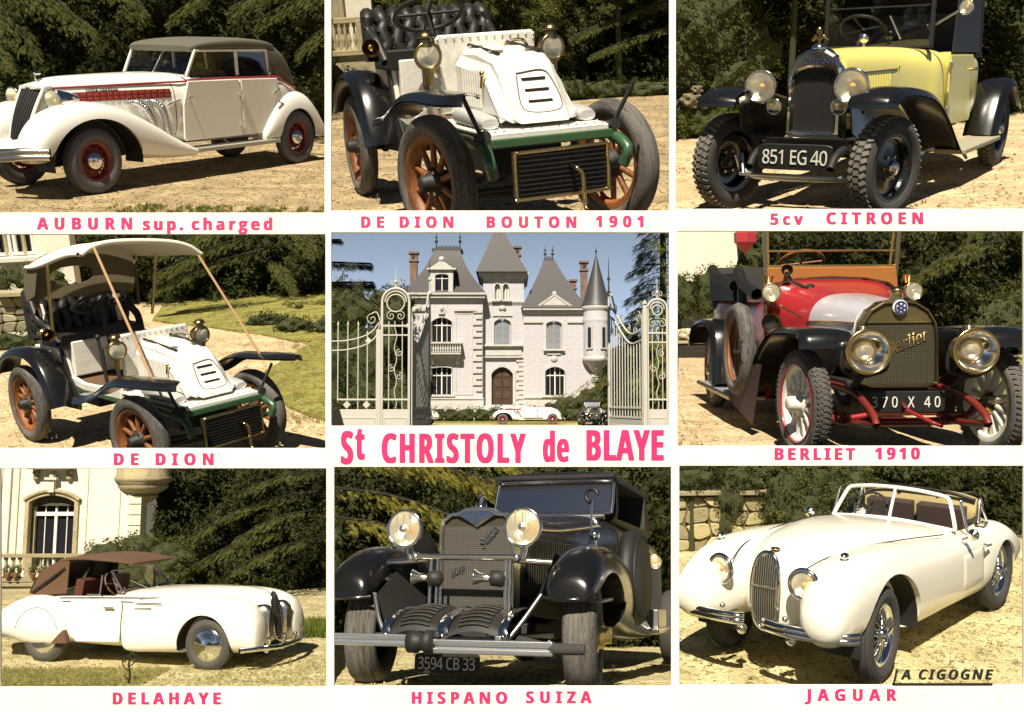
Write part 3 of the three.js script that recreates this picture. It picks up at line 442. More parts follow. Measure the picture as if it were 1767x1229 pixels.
    P(c, 'wind_pane', f(sheet([-1.94, 1.02, 0.0], [-2.04, 1.0, 0.60], [-2.14, 1.28, 0.50], [-2.09, 1.31, 0.0], 0.005)), M.glass);
    P(c, 'quarter_window', f(J(tube([[-2.14, 0.95, 0.72], [-2.16, 1.24, 0.65], [-2.19, 1.25, 0.65]], 0.014), bar([-2.14, 0.95, 0.72], [-2.35, 0.94, 0.72], 0.012))), M.chrome);
    P(c, 'seat', f(J(box(0.4, 0.16, 0.5, -2.45, 0.72, 0.28), box(0.13, 0.42, 0.5, -2.66, 0.9, 0.28, 0, 0, -0.15))), mat({ color: lin(0.055, 0.036, 0.026), roughness: 0.55 }));
    P(c, 'mirror', f(J(bar([-1.86, 0.93, 0.77], [-1.88, 0.98, 0.86], 0.01), lathe([[0.001, -0.05], [0.05, -0.02], [0.058, 0]], [-1, 0, 0], [-1.88, 0.99, 0.87], 16))), M.chrome);
    P(c, 'top_hinge', f(J(tube([[-2.62, 0.96, 0.66], [-2.74, 1.2, 0.64], [-2.9, 1.1, 0.6]], 0.02), bar([-2.9, 0.95, 0.66], [-2.74, 1.18, 0.63], 0.014), box(0.12, 0.04, 0.06, -2.7, 0.95, 0.69))), M.nickel);
    P(c, 'fog_lamp', f(J(ball(0.05, 0.6, 0.40, 0.24), bar([0.6, 0.4, 0.24], [0.6, 0.5, 0.24], 0.012))), M.chrome);
  }
  P(c, 'windscreen_frame', [tube([[-2.15, 1.295, 0.46], [-2.115, 1.325, 0.25], [-2.10, 1.335, 0], [-2.115, 1.325, -0.25], [-2.15, 1.295, -0.46]], 0.021, 24, 8), bar([-1.93, 1.02, 0], [-2.095, 1.325, 0], 0.016), tube([[-2.02, 0.975, 0.62], [-1.98, 1.01, 0.3], [-1.94, 1.03, 0], [-1.98, 1.01, -0.3], [-2.02, 0.975, -0.62]], 0.018, 20, 6)], M.ivory);
  P(c, 'dashboard', box(0.1, 0.16, 1.16, -2.08, 0.91, 0), M.tan); P(c, 'cockpit_floor', box(0.74, 0.02, 1.2, -2.44, 0.66, 0), M.leather);
  steering(c, [-2.25, 1.05, 0.34], [0.85, 0.5, 0], 0.18, M.dullblack, [-2.05, 0.93, 0.34]);
  P(c, 'folded_top', [SE([[-2.68, 0.95, 1.10, -0.6, 0.6, 3], [-2.8, 0.95, 1.24, -0.63, 0.63, 3], [-2.98, 0.95, 1.18, -0.6, 0.6, 3], [-3.1, 0.95, 1.05, -0.5, 0.5, 3]], 4, 24)], mat({ color: lin(0.33, 0.27, 0.12), roughness: 0.9 }));
  P(c, 'top_frame', [tube([[-2.72, 1.18, -0.6], [-2.70, 1.24, -0.3], [-2.70, 1.25, 0.3], [-2.72, 1.18, 0.6]], 0.02), bar([-2.7, 1.2, 0.2], [-2.98, 1.22, 0.5], 0.018), bar([-2.7, 1.2, -0.2], [-2.98, 1.22, -0.5], 0.018)], M.leather);
  // oval grille with upright bars
  const gx = (y) => 0.50 + 0.13 * Math.cos((y - 0.62) * 2.1), oval = se(32, 0.13, 0.33, 2.5);
  P(c, 'grille', J(gridGeo((i, j) => { const v = i / 16 * 2 - 1, y = 0.78 + v * 0.315, hw = 0.122 * (1 - Math.abs(v) ** 2.5) ** (1 / 2.5), u = j / 10 * 2 - 1; return [gx(y) - 0.004 - 0.02 * u * u, y, u * hw]; }, 16, 10)), M.darkmesh);
  P(c, 'grille_surround', tube(oval.concat([oval[0]]).map(([z, y]) => [gx(y + 0.78) + 0.0, y + 0.78, z]), 0.02, 64, 8), M.chrome);
  const gb = []; for (let j = -5; j <= 5; j++) { const z = j * 0.021, hh = 0.318 * (1 - Math.abs(z / 0.127) ** 2.5) ** (1 / 2.5); gb.push(tube(Array.from({ length: 6 }, (_, i) => { const y = 0.78 + lerp(-hh, hh, i / 5); return [gx(y) + 0.008, y, z]; }), 0.0065, 12, 5)); }
  P(c, 'grille_bars', gb, mat({ color: lin(0.35, 0.33, 0.27), metalness: 0.8, roughness: 0.35 }), null, 'stuff'); P(c, 'grille_crossbar', bar([gx(0.8) + 0.012, 0.82, -0.12], [gx(0.8) + 0.012, 0.82, 0.12], 0.008), M.nickel);
  P(c, 'badge', ball(0.035, 0.44, 1.125, 0, 1.2, 0.3, 1.3), M.brass);
  return c;
}
// ---------------------------------------------------------------- streamlined white convertible (bottom left)
function delahaye(b, label, pos, yaw) {
  const c = T(b, 'streamlined_convertible', label, 'car', pos, yaw), W = M.cream;
  const mid = [[0.62, 0.34, 0.62, 0.09, 2.4], [0.58, 0.30, 0.86, 0.16, 2.4], [0.48, 0.26, 0.97, 0.25, 2.4], [0.3, 0.24, 1.035, 0.36, 2.5], [-0.1, 0.22, 1.05, 0.50, 2.7], [-0.6, 0.20, 1.04, 0.6, 3], [-1.1, 0.20, 1.02, 0.67, 3.4], [-1.5, 0.20, 0.985, 0.71, 4], [-2.0, 0.22, 0.955, 0.72, 4.5], [-2.6, 0.24, 0.945, 0.71, 4], [-3.0, 0.26, 0.90, 0.68, 3.2], [-3.5, 0.28, 0.72, 0.58, 2.6], [-4.0, 0.3, 0.5, 0.36, 2.4], [-4.15, 0.34, 0.42, 0.15, 2.2]];
  P(c, 'body', cut(SYM(mid, 5, 44), [box(1.1, 0.8, 1.16, -2.15, 1.06, 0)]), W);
  const fr = [[0.73, 0.36, 0.52, 0.5, 0.66, 2], [0.70, 0.29, 0.68, 0.38, 0.74, 2.1], [0.6, 0.24, 0.84, 0.32, 0.78, 2.3], [0.35, 0.22, 0.945, 0.28, 0.80, 2.5], [-0.05, 0.21, 0.985, 0.3, 0.81, 2.7], [-0.5, 0.20, 0.975, 0.36, 0.80, 3], [-0.95, 0.19, 0.94, 0.42, 0.79, 3.2], [-1.2, 0.19, 0.88, 0.5, 0.78, 3], [-1.33, 0.22, 0.7, 0.56, 0.76, 2.6], [-1.36, 0.3, 0.5, 0.6, 0.72, 2.4]];
  const ff = cut(SE(fr, 5, 40), [arch(-0.05, 0.30, 0.41, 0.44, 0.45, 1.2), box(0.80, 0.4, 0.7, -0.05, 0.12, 0.8)]);
  const re = [[-2.28, 0.36, 0.52, 0.6, 0.74, 2.2], [-2.36, 0.25, 0.76, 0.5, 0.79, 2.3], [-2.6, 0.215, 0.90, 0.46, 0.81, 2.4], [-2.95, 0.225, 0.905, 0.44, 0.82, 2.4], [-3.3, 0.29, 0.78, 0.4, 0.8, 2.3], [-3.7, 0.3, 0.55, 0.36, 0.74, 2.2], [-4.0, 0.31, 0.42, 0.4, 0.62, 2.2]];
  for (const s of [-1, 1]) {
    const f = (g) => s > 0 ? g : mir(g);
    P(c, 'front_fender', f(ff), W); P(c, 'rear_fender', f(SE(re, 5, 36)), W);
    P(c, 'wheel_well', f(liner(-0.05, 0.30, 0.41, 0.44, 0.455, 0.77)), M.dullblack);
    P(c, 'stone_guard', f(exXY([[-2.20, 0.28], [-2.27, 0.46], [-2.34, 0.40], [-2.46, 0.27]], 0.72, 0.815, 0.006)), M.tan);
    const d = P(c, 'door', f(exXY([[-1.40, 0.32], [-1.38, 0.82], [-1.42, 0.90], [-2.22, 0.87], [-2.22, 0.42], [-2.1, 0.30]], 0.712, 0.735, 0.006)), W);
    P(d, 'handle', f(J(bar([-1.55, 0.79, 0.73], [-1.55, 0.79, 0.77], 0.01), bar([-1.48, 0.79, 0.77], [-1.64, 0.785, 0.77], 0.012))), M.chrome);
    P(c, 'waist_moulding', f(J(tube([[-0.3, 0.935, 0.66], [-1.3, 0.925, 0.725], [-2.4, 0.895, 0.735]], 0.012, 24, 6))), M.nickel);
    for (const [x, l] of [[-1.12, 0.42], [-1.14, 0.28]]) P(c, 'side_trim', f(bar([x, x === -1.12 ? 0.86 : 0.79, 0.775], [x + l, x === -1.12 ? 0.875 : 0.805, 0.795], 0.008)), M.chrome);
    wheel(c, 0, 0.335, s * 0.68, s, { R: 0.345, w: 0.17, ri: 0.21, tyre: mat({ color: lin(0.06, 0.055, 0.045), roughness: 0.8, bumpMap: bumpT, bumpScale: 0.002 }), ribs: true, rim: M.nickel, disc: [[1.04, 0.36], [0.94, 0.47], [0.86, 0.44], [0.78, 0.50], [0.5, 0.56], [0.48, 0.6], [0.30, 0.62], [0.001, 0.68]], discM: M.chrome });
    wheel(c, -2.65, 0.335, s * 0.66, s, { R: 0.345, w: 0.17, ri: 0.21, tyre: mat({ color: lin(0.06, 0.055, 0.045), roughness: 0.8 }), ribs: true, rim: M.nickel, disc: [[1.0, 0.4], [0.9, 0.46], [0.5, 0.5], [0.001, 0.55]], discM: M.chrome });
    for (const [x, y, r] of [[0.66, 0.745, 0.062], [0.675, 0.60, 0.075], [0.69, 0.45, 0.055]]) lamp(c, 'headlamp', x, y, s * 0.26, r, [0.99, 0, s * 0.1], { len: 0.2, bulb: M.reflector });
    P(c, 'lamp_housing', f(SE([[0.70, 0.40, 0.78, 0.19, 0.33, 3], [0.62, 0.36, 0.84, 0.16, 0.36, 3], [0.5, 0.34, 0.84, 0.14, 0.38, 3]], 3, 24)), M.nickel);
    for (const z of [0.16, 0.5]) P(c, 'bumper_guard', f(J(box(0.05, 0.2, 0.05, 0.86 - z * 0.16, 0.32, z, 0, 0, -0.25))), M.chrome);
    P(c, 'wind_frame', f(J(beam([-1.47, 0.98, 0.58], [-1.74, 1.27, 0.50], 0.03, 0.025), beam([-1.74, 1.27, 0.5], [-1.70, 1.29, 0], 0.015, 0.015))), M.chrome);
    P(c, 'wind_pane', f(sheet([-1.40, 0.98, 0.0], [-1.47, 0.98, 0.58], [-1.74, 1.27, 0.5], [-1.68, 1.29, 0.0], 0.005)), M.glass);
    P(c, 'seat', f(J(box(0.45, 0.18, 0.5, -2.0, 0.78, 0.29), box(0.14, 0.44, 0.5, -2.26, 0.92, 0.29, 0, 0, -0.15))), M.redleather);
    P(c, 'quarter_window', f(J(beam([-1.80, 0.93, 0.66], [-1.80, 1.22, 0.62], 0.02, 0.02), beam([-2.0, 0.95, 0.67], [-1.80, 0.95, 0.67], 0.02, 0.02))), M.steel);
    const q = exXY([[-2.42, 0.94], [-2.40, 1.40], [-2.50, 1.44], [-2.72, 1.34], [-2.92, 1.18], [-3.06, 0.92], [-2.86, 0.9]], 0.55, 0.575, 0.006);
    P(c, 'top_quarter', f(q), M.canvasBrown); P(c, 'landau_iron', f(tube([[-2.46, 1.30, 0.585], [-2.66, 1.16, 0.60], [-3.0, 0.94, 0.59]], 0.018, 12, 6)), M.leather);
  }
  P(c, 'soft_top', [SYM([[-1.40, 1.355, 1.385, 0.5, 3], [-1.55, 1.37, 1.43, 0.55, 3], [-1.9, 1.385, 1.475, 0.585, 3], [-2.2, 1.40, 1.48, 0.59, 3], [-2.48, 1.38, 1.455, 0.585, 3], [-2.7, 1.30, 1.37, 0.575, 3], [-2.95, 1.13, 1.2, 0.56, 3], [-3.1, 0.9, 0.97, 0.53, 3]], 4, 28)], M.canvasBrown);
  P(c, 'rear_curtain', [sheet([-2.55, 0.9, -0.56], [-2.55, 0.9, -0.1], [-2.5, 1.40, -0.1], [-2.5, 1.40, -0.56], 0.01)], M.leather);
  steering(c, [-1.82, 1.06, 0.3], [0.85, 0.5, 0], 0.19, M.tan, [-1.5, 0.9, 0.3]); P(c, 'dashboard', box(0.1, 0.2, 1.1, -1.55, 0.9, 0), M.tan);
  P(c, 'hood_hinge', tube([[0.40, 1.012, 0], [0.2, 1.046, 0], [-0.3, 1.05, 0], [-0.9, 1.032, 0], [-1.3, 1.006, 0]], 0.008, 24, 5), M.nickel);
  for (const s of [1, -1]) { P(c, 'hood_seam', tube([[-1.30, 0.99, s * 0.18], [-1.28, 0.965, s * 0.42], [-1.22, 0.90, s * 0.62]], 0.004, 14, 5), M.dullblack); P(c, 'fender_seam', tube([[-1.36, 0.36, s * 0.745], [-1.37, 0.6, s * 0.748], [-1.36, 0.86, s * 0.728]], 0.005, 12, 5), M.dullblack); P(c, 'wiper', bar([-1.40, 1.0, s * 0.12], [-1.52, 1.13, s * 0.36], 0.007), M.steel); P(c, 'spat_seam', tube(Array.from({ length: 9 }, (_, i) => { const a = lerp(0.25, 2.9, i / 8); return [-2.72 + 0.36 * Math.cos(a), 0.36 + 0.4 * Math.sin(a), s * (sideZ(re, -2.72 + 0.36 * Math.cos(a), 0.36 + 0.4 * Math.sin(a)) + 0.001)]; }), 0.005, 24, 5), M.dullblack); }
  const gx = (y) => 0.57 + 0.115 * Math.sin((1.04 - y) * 2.3), ov = se(32, 0.12, 0.325, 2.3);
  P(c, 'grille', J(gridGeo((i, j) => { const v = i / 16 * 2 - 1, y = 0.655 + v * 0.32, hw = 0.115 * (1 - Math.abs(v) ** 2.3) ** (1 / 2.3), u = j / 8 * 2 - 1; return [gx(y) + 0.03 - 0.05 * u * u, y, u * hw]; }, 16, 8)), M.darkmesh);
  P(c, 'grille_surround', tube(ov.concat([ov[0]]).map(([z, y]) => [gx(y + 0.655) - 0.015, y + 0.655, z]), 0.014, 60, 8), M.chrome);
  const gb = []; for (let j = 1; j < 18; j++) { const y = 0.655 + (j / 9 - 1) * 0.32, hw = 0.115 * (1 - Math.abs(j / 9 - 1) ** 2.3) ** (1 / 2.3); gb.push(tube([[gx(y) - 0.015, y, -hw], [gx(y) + 0.034, y, 0], [gx(y) - 0.015, y, hw]], 0.005, 8, 4)); }
  P(c, 'grille_bars', gb, M.steel, null, 'stuff');
  P(c, 'bumper', [tube([[0.56, 0.3, -0.86], [0.72, 0.3, -0.66], [0.84, 0.28, -0.3], [0.86, 0.28, 0], [0.84, 0.28, 0.3], [0.72, 0.3, 0.66], [0.56, 0.3, 0.86]], 0.038, 40, 8)], M.chrome);
  return c;
}
// ---------------------------------------------------------------- wooden-wheeled runabout (top middle and middle left)
function dedion(b, label, pos, yaw, canopy) {
  const c = T(b, 'veteran_runabout', label, 'car', pos, yaw), W = M.ivory, K = M.black;
  const side = [[-0.60, 0.66], [-0.60, 1.03], [-0.30, 1.03], [0.02, 0.985], [0.10, 0.93], [0.315, 0.685], [0.33, 0.655]];
  const hood = P(c, 'hood', [exXY(side, -0.165, 0.165, 0.035), exXY([[-0.58, 0.66], [-0.58, 0.99], [-0.05, 0.945], [0.07, 0.88], [0.27, 0.69], [0.29, 0.66]], -0.215, 0.215, 0.05)], W);
  const fl = (y, z) => [lerp(0.30, 0.09, (y - 0.685) / 0.25) + 0.013, y, z];
  for (const y of [0.87, 0.815, 0.76]) P(hood, 'vent_slot', beam(fl(y, 0.06), fl(y, -0.075), 0.02, 0.012), M.dullblack);
  P(hood, 'panel_line', tube([fl(0.90, 0.08), fl(0.90, -0.09), fl(0.72, -0.115), fl(0.72, 0.095), fl(0.89, 0.082)], 0.004, 40, 5), M.tan);
  for (const s of [-1, 1]) for (let i = 0; i < 8; i++) P(hood, 'louvre', box(0.014, 0.2, 0.012, -0.40 + i * 0.045, 0.82, s * 0.216), W);
  P(hood, 'lid_hinge', [bar([-0.55, 1.045, 0.12], [-0.02, 1.0, 0.12], 0.012), bar([-0.55, 1.045, -0.12], [-0.02, 1.0, -0.12], 0.014)], M.dullblack);
  { const rv = []; for (let i = 0; i < 13; i++) { const z = -0.30 + i * 0.05; rv.push(ball(0.008, 0.385, 0.634, z, 1, 0.6, 1, 6), ball(0.008, -0.582, 1.085, z, 0.6, 1, 1, 6)); } for (let i = 0; i < 9; i++) for (const s of [-1, 1]) rv.push(ball(0.007, -0.54 + i * 0.1, 0.634, s * 0.325, 1, 0.6, 1, 6), ball(0.007, -0.582, 0.70 + i * 0.045, s * 0.295, 0.6, 1, 1, 6)); P(c, 'rivets', rv, M.steel, null, 'stuff'); }
  for (const z of [0.1, -0.1]) for (const x of [-0.48, -0.12]) P(hood, 'hinge_strap', box(0.05, 0.012, 0.07, x, lerp(1.042, 1.005, (x + 0.55) / 0.53), z), M.nickel);
  P(hood, 'hood_catch', [bar([0.0, 0.9, 0.222], [-0.02, 0.83, 0.225], 0.012), ball(0.016, 0.0, 0.905, 0.225)], M.brass);
  P(c, 'oil_pipe', tube([[-0.56, 0.98, -0.1], [-0.5, 1.05, -0.12], [-0.35, 1.06, -0.14], [-0.3, 1.03, -0.15]], 0.009, 12, 6), M.brass);
  P(c, 'side_tank', [1, -1].map((s) => SE([[-0.30, 0.645, 0.665, s * 0.26, s * 0.30, 2], [-0.27, 0.63, 0.715, s * 0.22, s * 0.33, 2.6], [0.2, 0.63, 0.70, s * 0.22, s * 0.33, 2.6], [0.24, 0.64, 0.66, s * 0.25, s * 0.3, 2]], 3, 20)), mat({ color: lin(0.52, 0.52, 0.52), roughness: 0.4, metalness: 0.3 }));
  P(c, 'apron', [exXZ([[-0.62, -0.35], [0.37, -0.335], [0.40, -0.30], [0.40, 0.30], [0.37, 0.335], [-0.62, 0.35]], 0.605, 0.63, 0.01), box(0.03, 0.05, 0.66, 0.385, 0.60, 0)], W);
  P(c, 'dashboard', exZY([[-0.31, 0.66], [-0.31, 1.09], [-0.29, 1.11], [0.29, 1.11], [0.31, 1.09], [0.31, 0.66]], -0.62, -0.585, 0.012), W);
  P(c, 'floor', box(0.95, 0.03, 0.68, -1.1, 0.595, 0), M.tan);
  for (const s of [-1, 1]) {
    const f = (g) => s > 0 ? g : mir(g);
    P(c, 'side_panel', f(exXY([[-0.6, 0.56], [-0.6, 0.72], [-0.72, 0.70], [-1.0, 0.63], [-1.30, 0.62], [-1.55, 0.66], [-1.62, 0.93], [-1.9, 0.98], [-2.0, canopy ? 1.27 : 1.16], [-2.1, canopy ? 1.3 : 1.18], [-2.16, 1.1], [-2.14, 0.86], [-2.2, 0.84], [-1.75, 0.6], [-1.3, 0.55]], 0.325, 0.365, 0.01)), W);
    P(c, 'armrest', f(tube([[-2.03 + (canopy ? 0 : 0.13), canopy ? 1.34 : 1.24, 0.43], [-1.88, 1.15, 0.44], [-1.72, 1.08, 0.42], [-1.62, 0.95, 0.39]], 0.035, 16, 8)), M.leather);
    if (canopy || s > 0) P(c, 'front_mudguard', f(guard(canopy ? [[-0.95, 0.58], [-0.72, 0.62], [-0.5, 0.69], [-0.3, 0.78], [-0.1, 0.835], [0.2, 0.86], [0.5, 0.885], [0.74, 0.895]] : [[-1.1, 0.62], [-0.8, 0.66], [-0.55, 0.74], [-0.3, 0.80], [0, 0.825], [0.3, 0.83], [0.55, 0.835], [0.72, 0.84]], 0.41, 0.635, canopy ? 0.03 : 0.02, 0.03, 0.012, 4, (t) => t > 0.8 ? 1 - ((t - 0.8) / 0.2) ** 2 * 0.65 : 1)), K);
    P(c, 'mudguard_stay', f(J(bar([0.42, 0.83, 0.47], [0.36, 0.60, 0.36], 0.012), bar([0.42, 0.62, 0.36], [0.3, 0.6, 0.36], 0.03))), M.dullblack);
    P(c, 'rear_mudguard', f(guard([[-2.64, 0.58], [-2.52, 0.74], [-2.3, 0.84], [-2.0, 0.875], [-1.75, 0.84], [-1.58, 0.72], [-1.46, 0.52], [-1.42, 0.42]], 0.40, 0.63, 0.03, 0.025, 0.012, 4)), K);
    P(c, 'rear_splash_panel', f(exXY([[-1.62, 0.74], [-1.36, 0.5], [-1.4, 0.36], [-1.9, 0.34], [-1.85, 0.8]], 0.365, 0.38, 0.004)), M.dullblack);
    P(c, 'leg_panel', f(exXY([[-1.50, 0.60], [-1.62, 0.92], [-1.68, 0.92], [-1.58, 0.6]], 0.366, 0.385, 0.004)), M.leather);
    for (const x of [0, -2.15]) wheel(c, x, 0.355, s * 0.53, s, { steer: x ? 0 : canopy ? 0.1 : 0.26, R: 0.362, w: 0.125, ri: 0.258, tyre: M.greyrubber, wood: x ? 12 : 10, sr: 0.02, spokeM: M.wood, rim: M.wood, hub: [[0.06, -0.07], [0.085, -0.02], [0.085, 0.02], [0.05, 0.03], [0.042, 0.09], [0.025, 0.10], [0.001, 0.1]], hubM: M.dullblack, bolts: 6, br: 0.065, bz: 0.035 });
    P(c, 'dumb_iron', f(tube([[-0.5, 0.56, 0.36], [0.1, 0.57, 0.36], [0.40, 0.555, 0.365], [0.52, 0.50, 0.38], [0.50, 0.42, 0.36]], 0.032, 24, 8)), M.green);
    P(c, 'leaf_spring', f(J(tube([[0.5, 0.44, 0.36], [0.2, 0.36, 0.36], [-0.05, 0.335, 0.36], [-0.3, 0.37, 0.36], [-0.55, 0.5, 0.36]], 0.022, 20, 6), tube([[-1.7, 0.48, 0.36], [-2.1, 0.32, 0.36], [-2.55, 0.48, 0.36]], 0.022, 16, 6))), M.dullblack);
    P(c, 'frame_rail', f(beam([-2.5, 0.53, 0.33], [0.3, 0.55, 0.33], 0.035, 0.07)), M.green);
    const L = G(c, 'carriage_lamp', -0.52, 1.0, s * 0.385), d = [1, 0, s * 0.1];
    P(L, 'lamp_body', [lathe([[0.001, -0.1], [0.05, -0.09], [0.075, -0.04], [0.078, 0.02]], d, [0, 0, 0], 20), bar([0, 0.05, 0], [0, 0.10, 0], 0.042, 0.03), lathe([[0.048, 0], [0.05, 0.015], [0.028, 0.035], [0.001, 0.04]], [0, 1, 0], [0, 0.10, 0], 16), bar([0, -0.07, 0], [0, -0.16, 0], 0.035, 0.03), bar([-0.04, -0.05, 0], [-0.08, -0.1, -s * 0.08], 0.012)], M.bronze);
    P(L, 'bezel', tor(0.074, 0.01, d, [0.02, 0, 0], 24), M.bronze); P(L, 'lens', lathe([[0.072, 0.0], [0.04, 0.02], [0.001, 0.026]], d, [0.022, 0, 0], 20), M.lens); P(L, 'reflector', lathe([[0.001, -0.02], [0.07, 0.012]], d, [0, 0, 0], 20), M.reflector);
  }
  P(c, 'front_crossbar', [beam([0.40, 0.575, -0.37], [0.40, 0.575, 0.37], 0.042, 0.048)], M.green);
  const cooler = P(c, 'cooler', box(0.05, 0.24, 0.52, 0.47, 0.415, -0.015), M.darkmesh);
  P(cooler, 'brass_frame', tube([[0.50, 0.53, 0.23], [0.50, 0.535, -0.25], [0.50, 0.525, -0.27], [0.50, 0.31, -0.27], [0.50, 0.30, -0.25], [0.50, 0.295, 0.22], [0.50, 0.305, 0.24], [0.50, 0.52, 0.24], [0.50, 0.53, 0.22]], 0.011, 90, 6), M.brass);
  const fins = []; for (let i = 0; i < 9; i++) fins.push(box(0.012, 0.006, 0.48, 0.5, 0.32 + i * 0.024, -0.015)); P(cooler, 'cooling_fins', fins, M.dullblack, null, 'stuff');
  P(c, 'starting_crank', tube([[0.48, 0.44, -0.06], [0.58, 0.44, -0.06], [0.585, 0.40, -0.09], [0.585, 0.24, -0.10], [0.64, 0.22, -0.10]], 0.012, 24, 6), M.brass);
  P(c, 'front_axle', tube([[0, 0.355, -0.48], [0.03, 0.27, -0.3], [0.03, 0.25, 0], [0.03, 0.27, 0.3], [0, 0.355, 0.48]], 0.028, 24, 8), M.dullblack);
  P(c, 'steering_rod', [bar([0.14, 0.30, -0.42], [0.14, 0.30, 0.42], 0.014), bar([0.14, 0.30, 0.42], [0, 0.33, 0.46], 0.014)], M.dullblack);
  P(c, 'rear_axle', bar([-2.15, 0.355, -0.5], [-2.15, 0.355, 0.5], 0.04), M.dullblack); P(c, 'engine', [box(0.8, 0.22, 0.4, -0.35, 0.46, 0), box(0.9, 0.2, 0.5, -1.75, 0.47, 0)], M.dullblack);
  P(c, 'rear_deck', [box(0.62, 0.32, 0.64, -1.84, 0.80, 0), box(0.3, 0.04, 0.66, -2.2, 0.84, 0)], W);
  P(c, 'seat_cushion', box(0.46, 0.13, 0.78, -1.78, 0.96, 0), M.leather);
  const sd = canopy ? 0 : 0.13, sh = canopy ? 0.40 : 0.29; // the open car has a lower seat back
  P(c, 'seat_back', exXY([[-2.02 + sd, 0.95], [-2.10 + sd, 0.96 + sh], [-2.16 + sd, 0.97 + sh], [-2.14 + sd, 0.95]], -0.46, 0.46, 0.01), M.leather);
  for (let i = 0; i < 10; i++) { // tufted leather: each upright roll is a column of pinched bulges
    const z = -0.42 + i * 0.0933, bl = tube(Array.from({ length: 8 }, (_, k) => { const q = k / 6.6; return [lerp(-1.99, -2.09, q ** 1.6) + sd - (k === 7 ? 0.05 : 0), 0.97 + Math.min(q, 1.03) * sh, z + 0.012 * Math.sin(k * 2.1 + (i % 2) * PI)]; }), 0.05, 22, 9);
    const r = P(c, 'upholstery_roll', bl, M.leather); P(r, 'button', [0.12, 0.37, 0.62, 0.87].map((q) => ball(0.010, lerp(-1.95, -2.04, q ** 1.6) + sd, 0.97 + (q + (i % 2) * 0.1) * sh, z + 0.045, 1, 1, 1, 6)), M.dullblack, null, 'stuff');
  }
  steering(c, canopy ? [-1.24, 1.32, 0.15] : [-1.22, 1.24, 0.17], [-0.45, 0.88, 0], 0.22, M.dullblack, [-1.06, 0.62, 0.13]);
  P(c, 'hand_lever', [bar([-1.08, 0.62, 0.25], [-1.14, 1.02, 0.25], 0.014), ball(0.025, -1.14, 1.03, 0.25), bar([-0.98, 0.62, 0.29], [-1.0, 0.95, 0.29], 0.014)], M.dullblack);
  P(c, 'bulb_horn', [lathe([[0.06, 0], [0.02, -0.08], [0.015, -0.2]], [1, 0, 0.2], [-1.55, 1.05, 0.5], 16), ball(0.05, -1.8, 1.04, 0.45)], M.brass);
  if (canopy) {
    const hoop = (v) => 1.855 - 0.02 + 0.035 * (1 - v * v) - 0.08 * Math.abs(v) ** 5 + 0.055 * v, ry = (u, v) => lerp(1.655 + 0.15 * (1 - v * v), hoop(v), ssRamp(0, 1, u)) , rx = (u) => lerp(-1.74, -0.64, u);
    const roof = gridGeo((i, j) => { const u = i / 16, v = j / 16 * 2 - 1; return [rx(u), ry(u, v), v * 0.53]; }, 16, 16), under = roof.clone().translate(0, -0.02, 0), drop = gridGeo((i, j) => [rx(0) - 0.02 - 0.10 * j / 4, ry(0, i / 8 - 1) - 0.12 * (j / 4) ** 1.4, (i / 8 - 1) * 0.53], 16, 4);
    P(c, 'canopy', J(roof, under, drop), M.canvasWhite);
    for (const s of [1, -1]) P(c, 'canopy_edge', tube(Array.from({ length: 9 }, (_, i) => [rx(i / 8), ry(i / 8, s) - 0.005, s * 0.53]), 0.02, 24, 6), M.canvasWhite);
    P(c, 'front_hoop', [tube(Array.from({ length: 13 }, (_, i) => { const v = i / 6 - 1; return [-0.61, hoop(v) - 0.01, v * 0.53]; }), 0.022, 40, 8)], M.canvasWhite);
    P(c, 'rear_curtain', exZY([[-0.48, 1.30], [-0.52, 1.62], [-0.3, 1.72], [0.3, 1.74], [0.52, 1.64], [0.50, 1.34]], -1.86, -1.845, 0, [se(24, 0.20, 0.085, 2.4).map(([a, y]) => [a + 0.1, y + 1.52])]), mat({ color: lin(0.16, 0.13, 0.075), roughness: 0.9 }));
    P(c, 'curtain_side', exXY([[-1.86, 1.34], [-1.86, 1.62], [-1.5, 1.68], [-1.66, 1.4]], 0.515, 0.525, 0), mat({ color: lin(0.12, 0.1, 0.06), roughness: 0.9 }));
    const strap = mat({ color: lin(0.36, 0.22, 0.10), roughness: 0.7 });
    P(c, 'canopy_strap', beam([-0.60, 1.86, 0.42], [0.27, 0.885, 0.50], 0.010, 0.020), strap); P(c, 'canopy_strap', beam([-0.62, 1.70, -0.50], [0.24, 0.85, -0.50], 0.010, 0.020), strap);
    for (const s of [-1, 1]) { P(c, 'canopy_pole', bar([-1.36, 1.70, s * 0.50], [-1.52, 1.1, s * 0.47], 0.014), M.brass); P(c, 'canopy_pole', bar([-1.80, 1.64, s * 0.50], [-1.74, 1.2, s * 0.46], 0.014), M.tan); }
  }
  return c;
}
